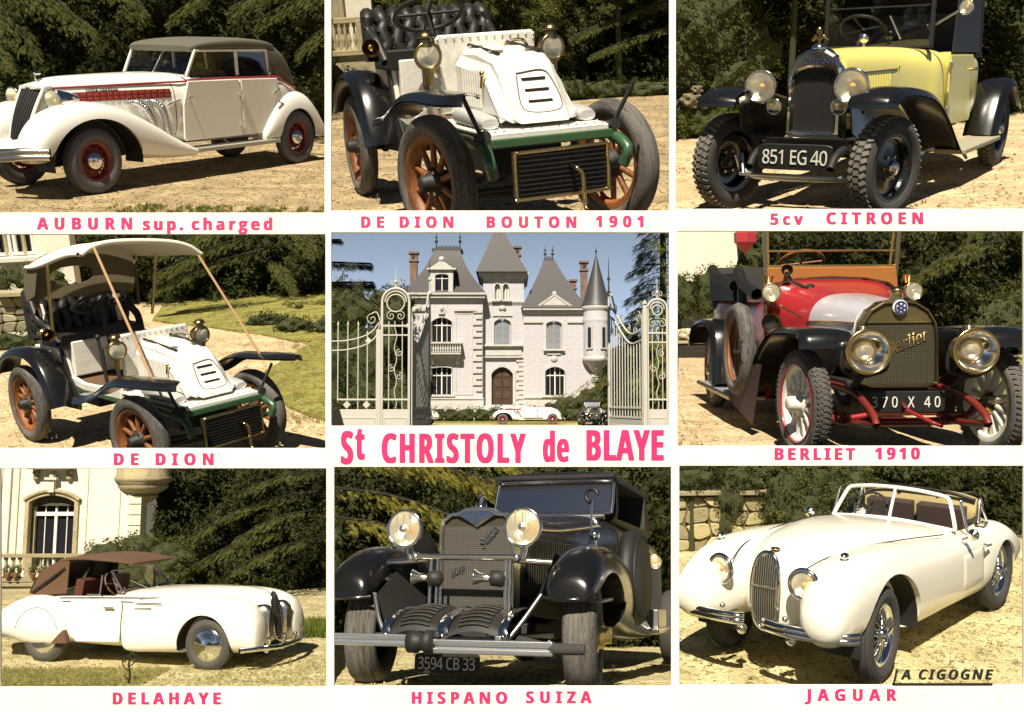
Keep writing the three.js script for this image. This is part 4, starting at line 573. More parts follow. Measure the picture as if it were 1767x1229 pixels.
// ---------------------------------------------------------------- small yellow open car (top right)
function citroen(b, label, pos, yaw) {
  const c = T(b, 'yellow_light_car', label, 'car', pos, yaw), Y = M.yellow, K = M.black;
  const rows = [[-0.23, 0.56, 1.145, 0.20, 4], [-0.5, 0.55, 1.15, 0.235, 4], [-1.1, 0.52, 1.15, 0.32, 4], [-1.45, 0.48, 1.135, 0.42, 4.5], [-1.62, 0.46, 1.12, 0.49, 5], [-2.0, 0.45, 1.10, 0.515, 6], [-2.55, 0.45, 1.08, 0.52, 6], [-2.9, 0.47, 1.05, 0.48, 5], [-3.4, 0.5, 0.95, 0.34, 3], [-3.8, 0.55, 0.8, 0.12, 2.5]];
  P(c, 'body', cut(SYM(rows, 5, 48), [box(0.95, 0.6, 0.86, -2.2, 1.0, 0)]), Y);
  const shell = [[-0.215, 0.53], [-0.205, 0.94], [-0.185, 1.03], [-0.14, 1.115], [-0.07, 1.155], [0, 1.165], [0.07, 1.155], [0.14, 1.115], [0.185, 1.03], [0.205, 0.94], [0.215, 0.53]], core = [[-0.155, 0.585], [-0.155, 0.95], [-0.125, 1.01], [-0.06, 1.03], [0, 1.033], [0.06, 1.03], [0.125, 1.01], [0.155, 0.95], [0.155, 0.585], [0.14, 0.57], [-0.14, 0.57]];
  const rs = P(c, 'radiator_shell', exZY(shell, -0.26, -0.12, 0.018, [core]), M.chrome);
  P(rs, 'radiator_core', exZY(core, -0.2, -0.165, 0), M.darkmesh);
  const vb = []; for (let i = -7; i <= 7; i++) vb.push(box(0.008, 0.44, 0.004, -0.16, 0.79, i * 0.02)); P(rs, 'radiator_fins', vb, M.dullblack, null, 'stuff');
  P(rs, 'radiator_lettering', text('Citroën', 0.045, 0.004, fontS, 1.1, 0.002).rotateY(PI / 2).translate(-0.117, 1.06, 0.09), mat({ color: lin(0.03, 0.04, 0.12) }));
  P(rs, 'filler_cap', [lathe([[0.055, 0], [0.055, 0.02], [0.03, 0.035], [0.001, 0.04]], [0, 1, 0], [-0.18, 1.16, 0], 20)], M.chrome);
  P(rs, 'mascot', [bar([-0.18, 1.19, 0], [-0.18, 1.27, 0.0], 0.012), tube([[-0.2, 1.22, 0.06], [-0.18, 1.25, 0.03], [-0.18, 1.225, 0], [-0.18, 1.25, -0.03], [-0.2, 1.22, -0.06]], 0.012, 16, 6), ball(0.022, -0.17, 1.285, 0, 1, 1.3, 1)], M.bronze);
  P(c, 'hood_mascot', [bar([-1.15, 1.13, 0], [-1.15, 1.19, 0], 0.014), ball(0.035, -1.15, 1.215, 0, 1, 1.1, 1)], M.nickel);
  for (const s of [-1, 1]) {
    const f = (g) => s > 0 ? g : mir(g);
    const path = [[0.34, 0.78], [0.32, 0.83], [0.24, 0.865], [0.06, 0.885], [-0.3, 0.86], [-0.7, 0.79], [-1.05, 0.64], [-1.36, 0.45], [-1.62, 0.30], [-1.74, 0.28]];
    P(c, 'front_mudguard', f(guard(path, 0.41, 0.73, 0.025, 0.04, 0.012, 4)), K);
    P(c, 'mudguard_valance', f(exXY([[0.28, 0.84], [0.06, 0.87], [-0.3, 0.84], [-0.7, 0.76], [-1.05, 0.61], [-1.36, 0.42], [-1.6, 0.30], [-1.6, 0.26], [-0.5, 0.46], [0.0, 0.52], [0.2, 0.6]], 0.40, 0.412, 0)), K);
    P(c, 'running_board', f(box(1.25, 0.04, 0.25, -2.2, 0.30, 0.62)), mat({ color: lin(0.3, 0.28, 0.2), roughness: 0.7 }));
    P(c, 'rear_mudguard', f(guard([[-2.72, 0.32], [-2.84, 0.52], [-3.0, 0.70], [-3.24, 0.78], [-3.5, 0.72], [-3.7, 0.52]], 0.44, 0.73, 0.03, 0.04, 0.012, 4)), K);
    const d = P(c, 'door', f(exXY([[-1.72, 0.50], [-1.72, 1.06], [-2.44, 1.04], [-2.50, 0.97], [-2.52, 0.52], [-2.48, 0.48]], 0.515, 0.532, 0.005)), Y);
    P(d, 'handle', f(J(bar([-2.40, 0.92, 0.53], [-2.40, 0.92, 0.57], 0.012), bar([-2.36, 0.92, 0.57], [-2.46, 0.92, 0.57], 0.012))), M.brass);
    for (const y of [0.62, 0.98]) P(d, 'hinge', f(box(0.03, 0.06, 0.03, -1.72, y, 0.535)), M.nickel);
    const lv = []; for (let i = 0; i < 13; i++) { const x = -0.42 - i * 0.042; lv.push(box(0.014, 0.10, 0.014, x, 0.90, hwAt(rows, x, 0.9) + 0.004)); }
    P(c, 'hood_louvres', f(J(lv)), Y, null, 'stuff');
    P(c, 'hood_panel_line', f(J(tube([[-0.25, 0.98, hwAt(rows, -0.25, 0.98) + 0.002], [-1.05, 0.98, hwAt(rows, -1.05, 0.98) + 0.002]], 0.005, 8, 5), tube([[-1.08, 1.0, hwAt(rows, -1.08, 1.0) + 0.002], [-1.08, 0.6, hwAt(rows, -1.08, 0.62) + 0.002]], 0.006, 8, 5))), M.tan);
    lamp(c, 'headlamp', 0.06, 0.91, s * 0.335, 0.115, [1, 0.02, s * 0.03], { len: 0.17, bulb: M.amber });
    lamp(c, 'side_lamp', 0.02, 0.765, s * 0.24, 0.055, [1, 0, 0], { len: 0.07, bulb: M.amber });
    P(c, 'lamp_bracket', f(J(bar([0.02, 0.8, 0.335], [0.0, 0.73, 0.3], 0.014), bar([0.02, 0.735, 0.20], [0.0, 0.73, 0.42], 0.012))), M.dullblack);
    wheel(c, 0, 0.352, s * 0.59, s, { R: 0.355, w: 0.165, ri: 0.225, steer: -0.26, tyre: M.rubber, blocks: 44, rim: K, disc: [[0.98, 0.16], [0.9, 0.05], [0.45, 0.12], [0.3, 0.3], [0.001, 0.3]], discM: K, hub: [[0.055, 0.0], [0.055, 0.06], [0.04, 0.085], [0.001, 0.09]], hubM: M.nickel, bolts: 6, br: 0.085, bz: 0.045 });
    wheel(c, -3.235, 0.346, s * 0.59, s, { R: 0.346, w: 0.15, ri: 0.225, tyre: M.rubber, blocks: 44, rim: K, disc: [[0.98, 0.16], [0.9, 0.05], [0.45, 0.12], [0.3, 0.3], [0.001, 0.3]], discM: K, hub: [[0.055, 0.0], [0.055, 0.06], [0.04, 0.085], [0.001, 0.09]], hubM: M.nickel });
    P(c, 'frame_horn', f(tube([[-0.6, 0.46, 0.3], [0.0, 0.47, 0.3], [0.2, 0.43, 0.3], [0.28, 0.36, 0.3]], 0.03, 12, 6)), M.dullblack);
    P(c, 'steering_arm', f(J(bar([0.05, 0.42, 0.47], [0.12, 0.28, 0.42], 0.016), bar([0.1, 0.42, 0.5], [0.02, 0.3, 0.5], 0.014))), M.steel);
    P(c, 'windscreen_post', f(beam([-1.47, 1.12, 0.43], [-1.47, 1.82, 0.42], 0.035, 0.03)), M.dullblack);
    P(c, 'side_curtain', f(sheet([-1.85, 1.08, 0.50], [-2.75, 1.05, 0.50], [-2.75, 1.84, 0.47], [-2.1, 1.84, 0.46], 0.006)), M.leather);
  }
  P(c, 'front_axle', [tube([[0, 0.346, -0.52], [0.06, 0.27, -0.35], [0.06, 0.26, 0.35], [0, 0.346, 0.52]], 0.025, 16, 8), bar([0.12, 0.28, -0.45], [0.12, 0.28, 0.45], 0.014)], M.steel);
  P(c, 'front_apron', exZY([[-0.34, 0.44], [-0.30, 0.545], [0.30, 0.545], [0.34, 0.44]], -0.02, 0.02, 0.006), K);
  plateSign(c, '851 EG 40', 0.20, 0.425, 0.275, -0.285, 0.185, { sx: 0.85, th: 0.10 });
  P(c, 'windscreen', sheet([-1.47, 1.14, -0.42], [-1.47, 1.14, 0.42], [-1.46, 1.82, 0.41], [-1.46, 1.82, -0.41], 0.006), M.glass);
  P(c, 'windscreen_rail', [beam([-1.45, 1.14, -0.43], [-1.45, 1.14, 0.43], 0.03, 0.025), beam([-1.47, 1.45, -0.42], [-1.47, 1.45, 0.42], 0.012, 0.012), beam([-1.47, 1.82, -0.43], [-1.47, 1.82, 0.43], 0.035, 0.03)], M.dullblack);
  P(c, 'soft_top', [box(1.4, 0.05, 1.0, -2.2, 1.86, 0), sheet([-2.85, 1.0, -0.5], [-2.85, 1.0, 0.5], [-2.85, 1.86, 0.47], [-2.85, 1.86, -0.47], 0.02)], M.leather);
  P(c, 'seat', [box(0.5, 0.3, 0.84, -2.25, 0.85, 0), box(0.14, 0.6, 0.84, -2.55, 1.1, 0)], M.leather);
  steering(c, [-1.72, 1.28, 0.2], [-0.6, 0.8, 0], 0.19, M.dullblack, [-1.45, 1.0, 0.2]);
  P(c, 'wiper', bar([-1.445, 1.38, -0.1], [-1.43, 1.2, -0.2], 0.008), M.nickel);
  lamp(c, 'spot_lamp', -1.42, 1.42, -0.68, 0.055, [1, 0.1, 0.3], { len: 0.07, bulb: M.amber }); P(c, 'spot_lamp_arm', bar([-1.46, 1.42, -0.66], [-1.5, 1.3, -0.44], 0.01), M.steel);
  P(c, 'chassis', box(2.9, 0.12, 0.6, -1.6, 0.45, 0), M.dullblack);
  return c;
}
// ---------------------------------------------------------------- red and brass tourer (middle right)
function berliet(b, label, pos, yaw) {
  const c = T(b, 'brass_era_tourer', label, 'car', pos, yaw), R = M.red, K = M.black;
  const out = [[-0.29, 0.52], [-0.285, 0.86], [-0.265, 0.97], [-0.21, 1.06], [-0.12, 1.115], [0, 1.135], [0.12, 1.115], [0.21, 1.06], [0.265, 0.97], [0.285, 0.86], [0.29, 0.52], [0.2, 0.49], [-0.2, 0.49]].map(([z, y]) => [z - 0.03, y]);
  const inn = out.map(([z, y]) => [(z + 0.03) * 0.94 - 0.03, (y - 0.8) * 0.95 + 0.795]);
  const rs = P(c, 'radiator_shell', exZY(out, -0.22, -0.05, 0.006, [inn]), mat({ color: lin(0.28, 0.235, 0.13), metalness: 1, roughness: 0.34 }));
  P(rs, 'radiator_core', exZY(inn, -0.2, -0.085, 0), mat({ color: lin(0.045, 0.04, 0.022), metalness: 0, roughness: 0.8, bumpMap: tex(256, (i) => { const x = i % 256, y = i >> 8, v = (x % 8 < 2 || y % 8 < 2) ? 1 : 0; return [v, v, v]; }, false, 6), bumpScale: 0.006 }));
  { const g = []; for (let i = 1; i < 40; i++) { const z = lerp(-0.295, 0.235, i / 40); g.push(box(0.006, 0.95 - 0.515, 0.0045, -0.082, (0.95 + 0.515) / 2, z)); } for (let i = 1; i < 34; i++) g.push(box(0.0055, 0.0045, Math.abs(0.235 - -0.295), -0.082, lerp(0.515, 0.95, i / 34), (-0.295 + 0.235) / 2)); P(rs, 'radiator_mesh', g, mat({ color: lin(0.07, 0.062, 0.038), roughness: 0.6 }), null, 'stuff'); }
  P(rs, 'tank_band', exZY([[-0.255, 0.96], [-0.2, 1.04], [-0.11, 1.09], [0, 1.108], [0.11, 1.09], [0.2, 1.04], [0.255, 0.96]].map(([z, y]) => [z - 0.03, y]), -0.09, -0.07, 0.003), mat({ color: lin(0.11, 0.09, 0.035), metalness: 0.5, roughness: 0.45 }));
  P(rs, 'script_lettering', text('Berliet', 0.085, 0.008, fontS, 0.9, -0.004, 0.35).rotateZ(0.36).rotateY(PI / 2).translate(-0.08, 0.72, 0.06), M.brass);
  P(rs, 'badge', lathe([[0.055, 0], [0.05, 0.012], [0.001, 0.014]], [1, 0, 0.05], [-0.05, 1.075, -0.03], 24), mat({ color: lin(0.75, 0.78, 0.8), roughness: 0.3 }));
  P(rs, 'badge_mark', [0, 1, 2, 3, 4, 5].map((i) => bar([-0.035, 1.075 + Math.sin(i * PI / 3) * 0.032, -0.03 + Math.cos(i * PI / 3) * 0.032], [-0.033, 1.075 + Math.sin(i * PI / 3) * 0.01, -0.03 + Math.cos(i * PI / 3) * 0.01], 0.008)).concat([tor(0.042, 0.006, [1, 0, 0], [-0.036, 1.075, -0.03], 24)]), mat({ color: lin(0.02, 0.03, 0.14) }));
  P(rs, 'filler_cap', [lathe([[0.05, 0], [0.04, 0.06], [0.055, 0.065], [0.055, 0.085], [0.02, 0.1], [0.001, 0.1]], [0, 1, 0], [-0.12, 1.125, -0.03], 20)], M.brass);
  const hr = [[-0.2, 0.56, 1.105, 0.255, 3.2], [-0.6, 0.56, 1.15, 0.30, 3.0], [-1.05, 0.56, 1.18, 0.35, 2.8]];
  P(c, 'hood', SYM(hr, 5, 40), M.silver);
  const cw = [[-1.03, 0.56, 1.182, 0.352, 2.8], [-1.2, 0.58, 1.215, 0.43, 2.8], [-1.38, 0.6, 1.26, 0.525, 3], [-1.52, 0.6, 1.29, 0.585, 3.4], [-1.56, 0.6, 1.30, 0.59, 3.6]];
  P(c, 'cowl', SYM(cw, 5, 40), R);
  const tubR = [[-1.55, 0.55, 1.16, 0.58, 6], [-2.4, 0.55, 1.14, 0.61, 6], [-3.4, 0.55, 1.16, 0.62, 6], [-3.9, 0.6, 1.14, 0.56, 5], [-4.0, 0.65, 1.1, 0.45, 4]];
  P(c, 'body', cut(SYM(tubR, 4, 36), [box(0.72, 0.8, 1.06, -2.05, 1.15, 0), box(0.9, 0.8, 1.06, -3.2, 1.15, 0)]), R);
  P(c, 'wooden_scuttle', exZY([[-0.585, 1.20], [-0.57, 1.405], [0.57, 1.405], [0.585, 1.20], [0.5, 1.265], [0.3, 1.305], [0, 1.32], [-0.3, 1.305], [-0.5, 1.265]], -1.60, -1.545, 0.008), M.orange);
  for (const s of [-1, 1]) {
    const f = (g) => s > 0 ? g : mir(g);
    P(c, 'hood_strip', f(tube([[-0.2, 0.955, hwAt(hr, -0.21, 0.955) + 0.006], [-0.6, 0.955, hwAt(hr, -0.6, 0.955) + 0.006], [-1.04, 0.945, hwAt(hr, -1.03, 0.945) + 0.006]], 0.011, 14, 6)), M.brass);
    P(c, 'hood_vent', f(box(0.6, 0.1, 0.02, -0.62, 0.85, 0.315, 0, 0.11, 0)), M.ivory);
    P(c, 'front_mudguard', f(guard([[-1.7, 0.24], [-1.3, 0.45], [-0.95, 0.72], [-0.6, 0.88], [-0.2, 0.92], [0.1, 0.925], [0.26, 0.915], [0.33, 0.87], [0.35, 0.80]], 0.44, 0.80, 0.02, 0.03, 0.014, 4)), K);
    P(c, 'mudguard_valance', f(exXY([[-1.7, 0.24], [-1.3, 0.45], [-0.95, 0.72], [-0.6, 0.88], [-0.2, 0.915], [0.2, 0.92], [0.2, 0.8], [-0.1, 0.6], [-0.6, 0.46], [-1.6, 0.3]], 0.43, 0.445, 0)), K);
    P(c, 'running_board', f(box(1.6, 0.035, 0.3, -2.4, 0.25, 0.70)), M.silver); P(c, 'board_edging', f(bar([-3.2, 0.25, 0.86], [-1.6, 0.25, 0.86], 0.022)), M.brass);
    P(c, 'splash_panel', f(sheet([-3.2, 0.25, 0.56], [-1.5, 0.25, 0.56], [-1.3, 0.56, 0.5], [-3.2, 0.56, 0.5], 0.012)), M.darkred);
    P(c, 'board_skirt', f(sheet([-1.75, 0.24, 0.85], [-0.95, 0.10, 0.82], [-0.75, 0.62, 0.8], [-1.25, 0.56, 0.82], 0.01)), mat({ color: lin(0.05, 0.018, 0.012), roughness: 0.6 }));
    P(c, 'rear_mudguard', f(guard([[-2.45, 0.30], [-2.5, 0.6], [-2.62, 0.84], [-2.95, 0.90], [-3.35, 0.89], [-3.7, 0.82], [-3.9, 0.62]], 0.58, 0.86, 0.02, 0.03, 0.014, 4)), K);
    P(c, 'toolbox', f(box(0.36, 0.4, 0.22, -2.72, 0.48, 0.70)), K);
    wheel(c, 0, 0.387, s * 0.68, s, { R: 0.387, w: 0.13, ri: 0.28, steer: 0.12, tyre: M.greyrubber, blocks: 60, treadM: M.greyrubber, rim: M.ivory, stripe: R, wood: 12, sr: 0.03, spokeM: M.ivory, disc: s > 0 ? [[0.92, 0.12], [0.86, 0.0], [0.4, 0.02], [0.001, 0.02]] : null, discM: M.ivory, hub: [[0.05, -0.06], [0.095, -0.02], [0.095, 0.03], [0.055, 0.035], [0.055, 0.1], [0.04, 0.12], [0.001, 0.12]], hubM: s > 0 ? M.ivory : M.brass, bolts: 8, br: 0.12, bz: 0.03 });
    wheel(c, -3.16, 0.387, s * 0.68, s, { R: 0.387, w: 0.13, ri: 0.28, tyre: M.greyrubber, rim: M.ivory, stripe: R, wood: 12, sr: 0.03, spokeM: M.ivory, hub: [[0.05, -0.06], [0.095, -0.02], [0.095, 0.03], [0.055, 0.035], [0.055, 0.1], [0.001, 0.12]], hubM: M.brass });
    // acetylene headlamp: deep polished bell around a small glass
    const L = G(c, 'headlamp', 0.42, 0.785, s * 0.363), d = V(1, 0.02, s * -0.02).normalize();
    P(L, 'lamp_drum', [lathe([[0.001, -0.26], [0.08, -0.25], [0.10, -0.2], [0.105, -0.1], [0.135, -0.05], [0.152, 0.01], [0.146, 0.012]], d, [0, 0, 0], 36), bar([-0.12, 0.1, 0], [-0.12, 0.17, 0], 0.03, 0.04)], M.nickel);
    P(L, 'polished_bell', lathe([[0.072, -0.075], [0.11, -0.05], [0.135, -0.015], [0.146, 0.012]], d, [0, 0, 0], 36), M.chrome);
    P(L, 'bezel', [tor(0.149, 0.01, d, [0.01, 0, 0], 36), tor(0.074, 0.011, d, [-0.07, 0, 0], 28)], M.brass); P(L, 'lens', lathe([[0.07, -0.07], [0.04, -0.05], [0.001, -0.045]], d, [0, 0, 0], 24), M.lens); P(L, 'reflector', lathe([[0.001, -0.13], [0.05, -0.11], [0.07, -0.078]], d, [0, 0, 0], 24), M.reflector);
    P(c, 'headlamp_fork', f(J(tube([[0.36, 0.80, 0.52], [0.34, 0.66, 0.51], [0.3, 0.60, 0.40], [0.3, 0.62, 0.28], [0.34, 0.66, 0.21], [0.36, 0.78, 0.205]], 0.014, 24, 6), bar([0.3, 0.61, 0.36], [0.1, 0.5, 0.36], 0.025))), M.dullblack);
    P(c, 'dumb_iron', f(tube([[-1.2, 0.47, 0.33], [-0.2, 0.49, 0.35], [0.15, 0.48, 0.36], [0.4, 0.43, 0.37], [0.58, 0.36, 0.37], [0.62, 0.31, 0.37]], 0.025, 24, 8)), M.darkred);
    P(c, 'leaf_spring', f(tube([[0.6, 0.31, 0.37], [0.3, 0.28, 0.37], [0, 0.27, 0.37], [-0.4, 0.32, 0.37], [-0.8, 0.42, 0.37]], 0.026, 20, 6)), M.darkred);
    lamp(c, 'side_lamp', -1.24, 1.19, s * 0.60, 0.075, [1, 0, s * 0.12], { len: 0.16, m: M.brass, bulb: M.reflector });
    P(c, 'side_lamp_bracket', f(J(bar([-1.38, 1.1, 0.6], [-1.5, 0.98, 0.55], 0.03), bar([-1.36, 1.26, 0.6], [-1.36, 1.33, 0.6], 0.03, 0.05))), M.brass);
    P(c, 'windscreen_post', f(J(beam([-1.56, 1.32, 0.565], [-1.56, 1.85, 0.60], 0.03, 0.03), beam([-1.62, 1.35, 0.53], [-1.57, 1.85, 0.56], 0.012, 0.02))), M.brass);
  }
  P(c, 'horn_trumpet', lathe([[0.085, 0.0], [0.055, -0.06], [0.03, -0.14], [0.02, -0.25]], [1, 0, 0.05], [-1.22, 0.93, 0.60], 24), M.brass); P(c, 'horn_cup', lathe([[0.001, -0.06], [0.055, -0.055]], [1, 0, 0.05], [-1.22, 0.93, 0.60], 20), M.leather);
  P(c, 'voice_horn', [lathe([[0.05, 0], [0.03, -0.05], [0.018, -0.1]], [1, 0.1, 0.2], [-1.42, 1.38, 0.42], 18), tube([[-1.52, 1.36, 0.40], [-1.44, 1.28, 0.36], [-1.34, 1.24, 0.30], [-1.32, 1.22, 0.26]], 0.012, 16, 6), lathe([[0.001, 0], [0.045, -0.01], [0.001, -0.05]], [1, 0.2, 0], [-1.3, 1.22, 0.25], 18)], M.dullblack);
  const sp = G(c, 'spare_wheel', -1.43, 0.70, 0.83); const sprof = [[0.29, -0.05], [0.33, -0.07], [0.38, -0.06], [0.405, 0], [0.38, 0.06], [0.33, 0.07], [0.29, 0.05], [0.29, -0.05]];
  P(sp, 'tyre', lathe(sprof, [0, 0, 1], [0, 0, 0], 44), M.greyrubber); P(sp, 'rim', [tor(0.285, 0.02, [0, 0, 1], [0, 0, 0.03], 40), tor(0.285, 0.02, [0, 0, 1], [0, 0, -0.03], 40)], M.wood); P(sp, 'strap', [box(0.03, 0.2, 0.17, 0.36, 0, 0), box(0.2, 0.03, 0.02, 0.33, 0, 0.09)], M.leather);
  const rt = M.leather;
  P(c, 'front_seat', [box(0.5, 0.2, 1.0, -2.1, 1.0, 0), exXY([[-2.34, 0.98], [-2.42, 1.42], [-2.54, 1.42], [-2.48, 0.98]], -0.62, 0.62, 0.03)], rt); P(c, 'rear_seat', [box(0.6, 0.2, 1.0, -3.3, 1.02, 0), exXY([[-3.62, 1.0], [-3.72, 1.46], [-3.86, 1.46], [-3.78, 1.0]], -0.62, 0.62, 0.03)], rt);
  P(c, 'arm_roll', [1, -1].flatMap((s) => [tube([[-2.5, 1.40, s * 0.6], [-2.2, 1.28, s * 0.63], [-1.75, 1.17, s * 0.6]], 0.055, 12, 8), tube([[-3.8, 1.44, s * 0.6], [-3.4, 1.36, s * 0.64], [-2.9, 1.3, s * 0.63], [-2.55, 1.25, s * 0.62]], 0.06, 14, 8), box(1.2, 0.28, 0.05, -3.2, 1.24, s * 0.61)]), rt);
  steering(c, [-1.92, 1.45, 0.16], [-0.55, 0.83, 0], 0.20, M.wood, [-1.55, 1.05, 0.16]);
  P(c, 'windscreen', sheet([-1.58, 1.41, -0.55], [-1.58, 1.41, 0.55], [-1.57, 1.86, 0.57], [-1.57, 1.86, -0.57], 0.006), M.glass); P(c, 'windscreen_rail', [bar([-1.575, 1.55, -0.56], [-1.575, 1.55, 0.56], 0.01), bar([-1.575, 1.415, -0.56], [-1.575, 1.415, 0.56], 0.014)], M.brass);
  P(c, 'front_axle', [tube([[0, 0.387, -0.6], [0.03, 0.27, -0.45], [0.03, 0.25, 0], [0.03, 0.27, 0.45], [0, 0.387, 0.6]], 0.032, 24, 8), bar([-0.14, 0.29, -0.55], [-0.14, 0.29, 0.55], 0.016)], M.darkred);
  P(c, 'starting_crank', [tube([[0.15, 0.40, 0.02], [0.5, 0.40, 0.12], [0.52, 0.40, 0.14], [0.54, 0.31, -0.04], [0.62, 0.30, -0.06]], 0.013, 24, 6), bar([0.5, 0.36, 0.40], [0.5, 0.345, 0.50], 0.02)], R);
  plateSign(c, '370 X 40', 0.20, 0.415, 0.29, -0.26, 0.15, { sx: 0.8, th: 0.075 });
  P(c, 'front_splash_tray', [sheet([0.15, 0.48, -0.34], [0.15, 0.48, 0.34], [-0.1, 0.3, 0.34], [-0.1, 0.3, -0.34], 0.01), box(3.4, 0.1, 0.6, -1.9, 0.48, 0)], M.dullblack);
  P(c, 'rear_axle', bar([-3.16, 0.387, -0.62], [-3.16, 0.387, 0.62], 0.05), M.dullblack);
  P(c, 'cowl_pipe', tube([[-1.52, 1.3, 0.54], [-1.3, 1.12, 0.56], [-1.0, 0.98, 0.42]], 0.008, 14, 5), M.brass);
  return c;
}
// ---------------------------------------------------------------- black saloon seen from the bumper (bottom middle)
function hispano(b, label, pos, yaw, group) {
  const c = T(b, 'black_limousine', label, 'car', pos, yaw, group), K = M.black;
  const out = [[-0.285, 0.47], [-0.29, 1.08], [-0.27, 1.16], [-0.22, 1.205], [-0.15, 1.215], [-0.09, 1.245], [0, 1.255], [0.09, 1.245], [0.15, 1.215], [0.22, 1.205], [0.27, 1.16], [0.29, 1.08], [0.285, 0.47]];
  const inn = [[-0.262, 0.49], [-0.265, 1.07], [-0.25, 1.14], [-0.2, 1.18], [-0.13, 1.185], [0, 1.10], [0.13, 1.185], [0.2, 1.18], [0.25, 1.14], [0.265, 1.07], [0.262, 0.49]];
  const rs = P(c, 'radiator_shell', exZY(out, -0.16, 0.0, 0.005, [inn]), M.nickel);
  P(rs, 'radiator_core', exZY(inn, -0.12, -0.03, 0), mat({ color: lin(0.06, 0.05, 0.03), metalness: 0, roughness: 0.8, bumpMap: tex(256, (i) => { const x = i % 256, y = i >> 8, v = (x % 10 < 3 || y % 10 < 3) ? 1 : 0; return [v, v, v]; }, false, 5), bumpScale: 0.008 }));
  { const g = []; for (let i = 1; i < 36; i++) { const z = lerp(-0.26, 0.26, i / 36); g.push(box(0.006, 1.11 - 0.495, 0.0045, -0.028, (1.11 + 0.495) / 2, z)); } for (let i = 1; i < 44; i++) g.push(box(0.0055, 0.0045, Math.abs(0.26 - -0.26), -0.028, lerp(0.495, 1.11, i / 44), (-0.26 + 0.26) / 2)); P(rs, 'radiator_mesh', g, mat({ color: lin(0.085, 0.078, 0.066), roughness: 0.6 }), null, 'stuff'); }
  P(rs, 'winged_badge', [exZY([[0, 1.12], [0.15, 1.19], [0.1, 1.215], [-0.1, 1.215], [-0.15, 1.19]], 0.0, 0.012, 0.004), exZY([[0, 1.145], [0.05, 1.19], [-0.05, 1.19]], 0.01, 0.018, 0.003)], M.chrome);
  P(rs, 'script_lettering', [text('Suiza', 0.06, 0.008, fontS, 0.9, -0.002, 0.3).rotateZ(0.85).rotateY(PI / 2).translate(-0.01, 0.95, -0.05)], M.nickel); P(rs, 'lower_script', text('Hisp', 0.045, 0.008, fontS, 0.9, -0.002, 0.3).rotateZ(0.5).rotateY(PI / 2).translate(-0.01, 0.75, 0.19), M.nickel);
  P(rs, 'filler_cap', [lathe([[0.04, 0], [0.045, 0.03], [0.001, 0.05]], [0, 1, 0], [-0.09, 1.245, 0], 18), tube([[-0.16, 1.33, 0], [-0.1, 1.34, 0], [-0.04, 1.32, 0]], 0.014, 10, 6), bar([-0.09, 1.28, 0], [-0.09, 1.34, 0], 0.012)], M.chrome);
  const hr = [[-0.1, 0.48, 1.20, 0.285, 4], [-0.6, 0.48, 1.235, 0.32, 4], [-1.3, 0.46, 1.28, 0.40, 4], [-1.95, 0.42, 1.36, 0.56, 5], [-2.3, 0.4, 1.32, 0.60, 6], [-4.2, 0.4, 1.25, 0.58, 6], [-4.6, 0.45, 1.1, 0.5, 4]];
  P(c, 'body', SYM(hr, 4, 40), K);
  P(c, 'cabin', [cut(SYM([[-2.2, 1.3, 1.76, 0.55, 6], [-2.3, 1.28, 1.80, 0.56, 6], [-3.6, 1.25, 1.80, 0.54, 6], [-4.3, 1.2, 1.7, 0.46, 4]], 4, 32), [box(1.4, 0.34, 1.6, -2.95, 1.52, 0), box(1.0, 0.33, 1.06, -2.0, 1.54, 0)])], M.dullblack);
  P(c, 'windscreen', sheet([-1.97, 1.38, -0.54], [-1.97, 1.38, 0.54], [-2.10, 1.685, 0.54], [-2.10, 1.685, -0.54], 0.008), mat({ color: lin(0.8, 0.78, 0.84), roughness: 0.12, metalness: 1 }));
  const wf = (y) => lerp(-1.96, -2.09, (y - 1.38) / 0.305);
  P(c, 'windscreen_frame', [tube([[wf(1.38), 1.37, 0.555], [wf(1.5), 1.5, 0.56], [wf(1.67), 1.68, 0.55], [wf(1.69), 1.695, 0.5], [wf(1.69), 1.70, 0], [wf(1.69), 1.695, -0.5], [wf(1.67), 1.68, -0.55], [wf(1.5), 1.5, -0.56], [wf(1.38), 1.37, -0.555]], 0.018, 70, 6), bar([wf(1.38), 1.375, -0.55], [wf(1.38), 1.375, 0.55], 0.018)], M.chrome);
  P(c, 'scuttle_band', [bar([-1.93, 1.345, 0.5], [-1.93, 1.345, -0.5], 0.03)], M.nickel);
  P(c, 'sun_visor', box(0.2, 0.03, 1.16, -2.1, 1.74, 0, 0, 0, -0.25), M.dullblack);
  const dome = [[0.44, 0.57, 0.64, 0.72, 0.90, 2], [0.41, 0.54, 0.75, 0.66, 0.96, 2.2], [0.28, 0.5, 0.87, 0.62, 1.0, 2.2], [0.05, 0.45, 0.955, 0.60, 1.02, 2.3], [-0.3, 0.4, 0.985, 0.58, 1.02, 2.4], [-0.7, 0.36, 0.94, 0.56, 1.0, 2.4], [-1.05, 0.32, 0.80, 0.55, 0.98, 2.5], [-1.4, 0.3, 0.56, 0.54, 0.96, 2.6], [-1.7, 0.3, 0.4, 0.56, 0.96, 3]];
  const df = cut(SE(dome, 5, 40), [arch(0, 0.36, 0.44, 0.42, 0.5, 1.3), box(1.3, 0.6, 0.8, 0.2, 0.29, 0.9)]);
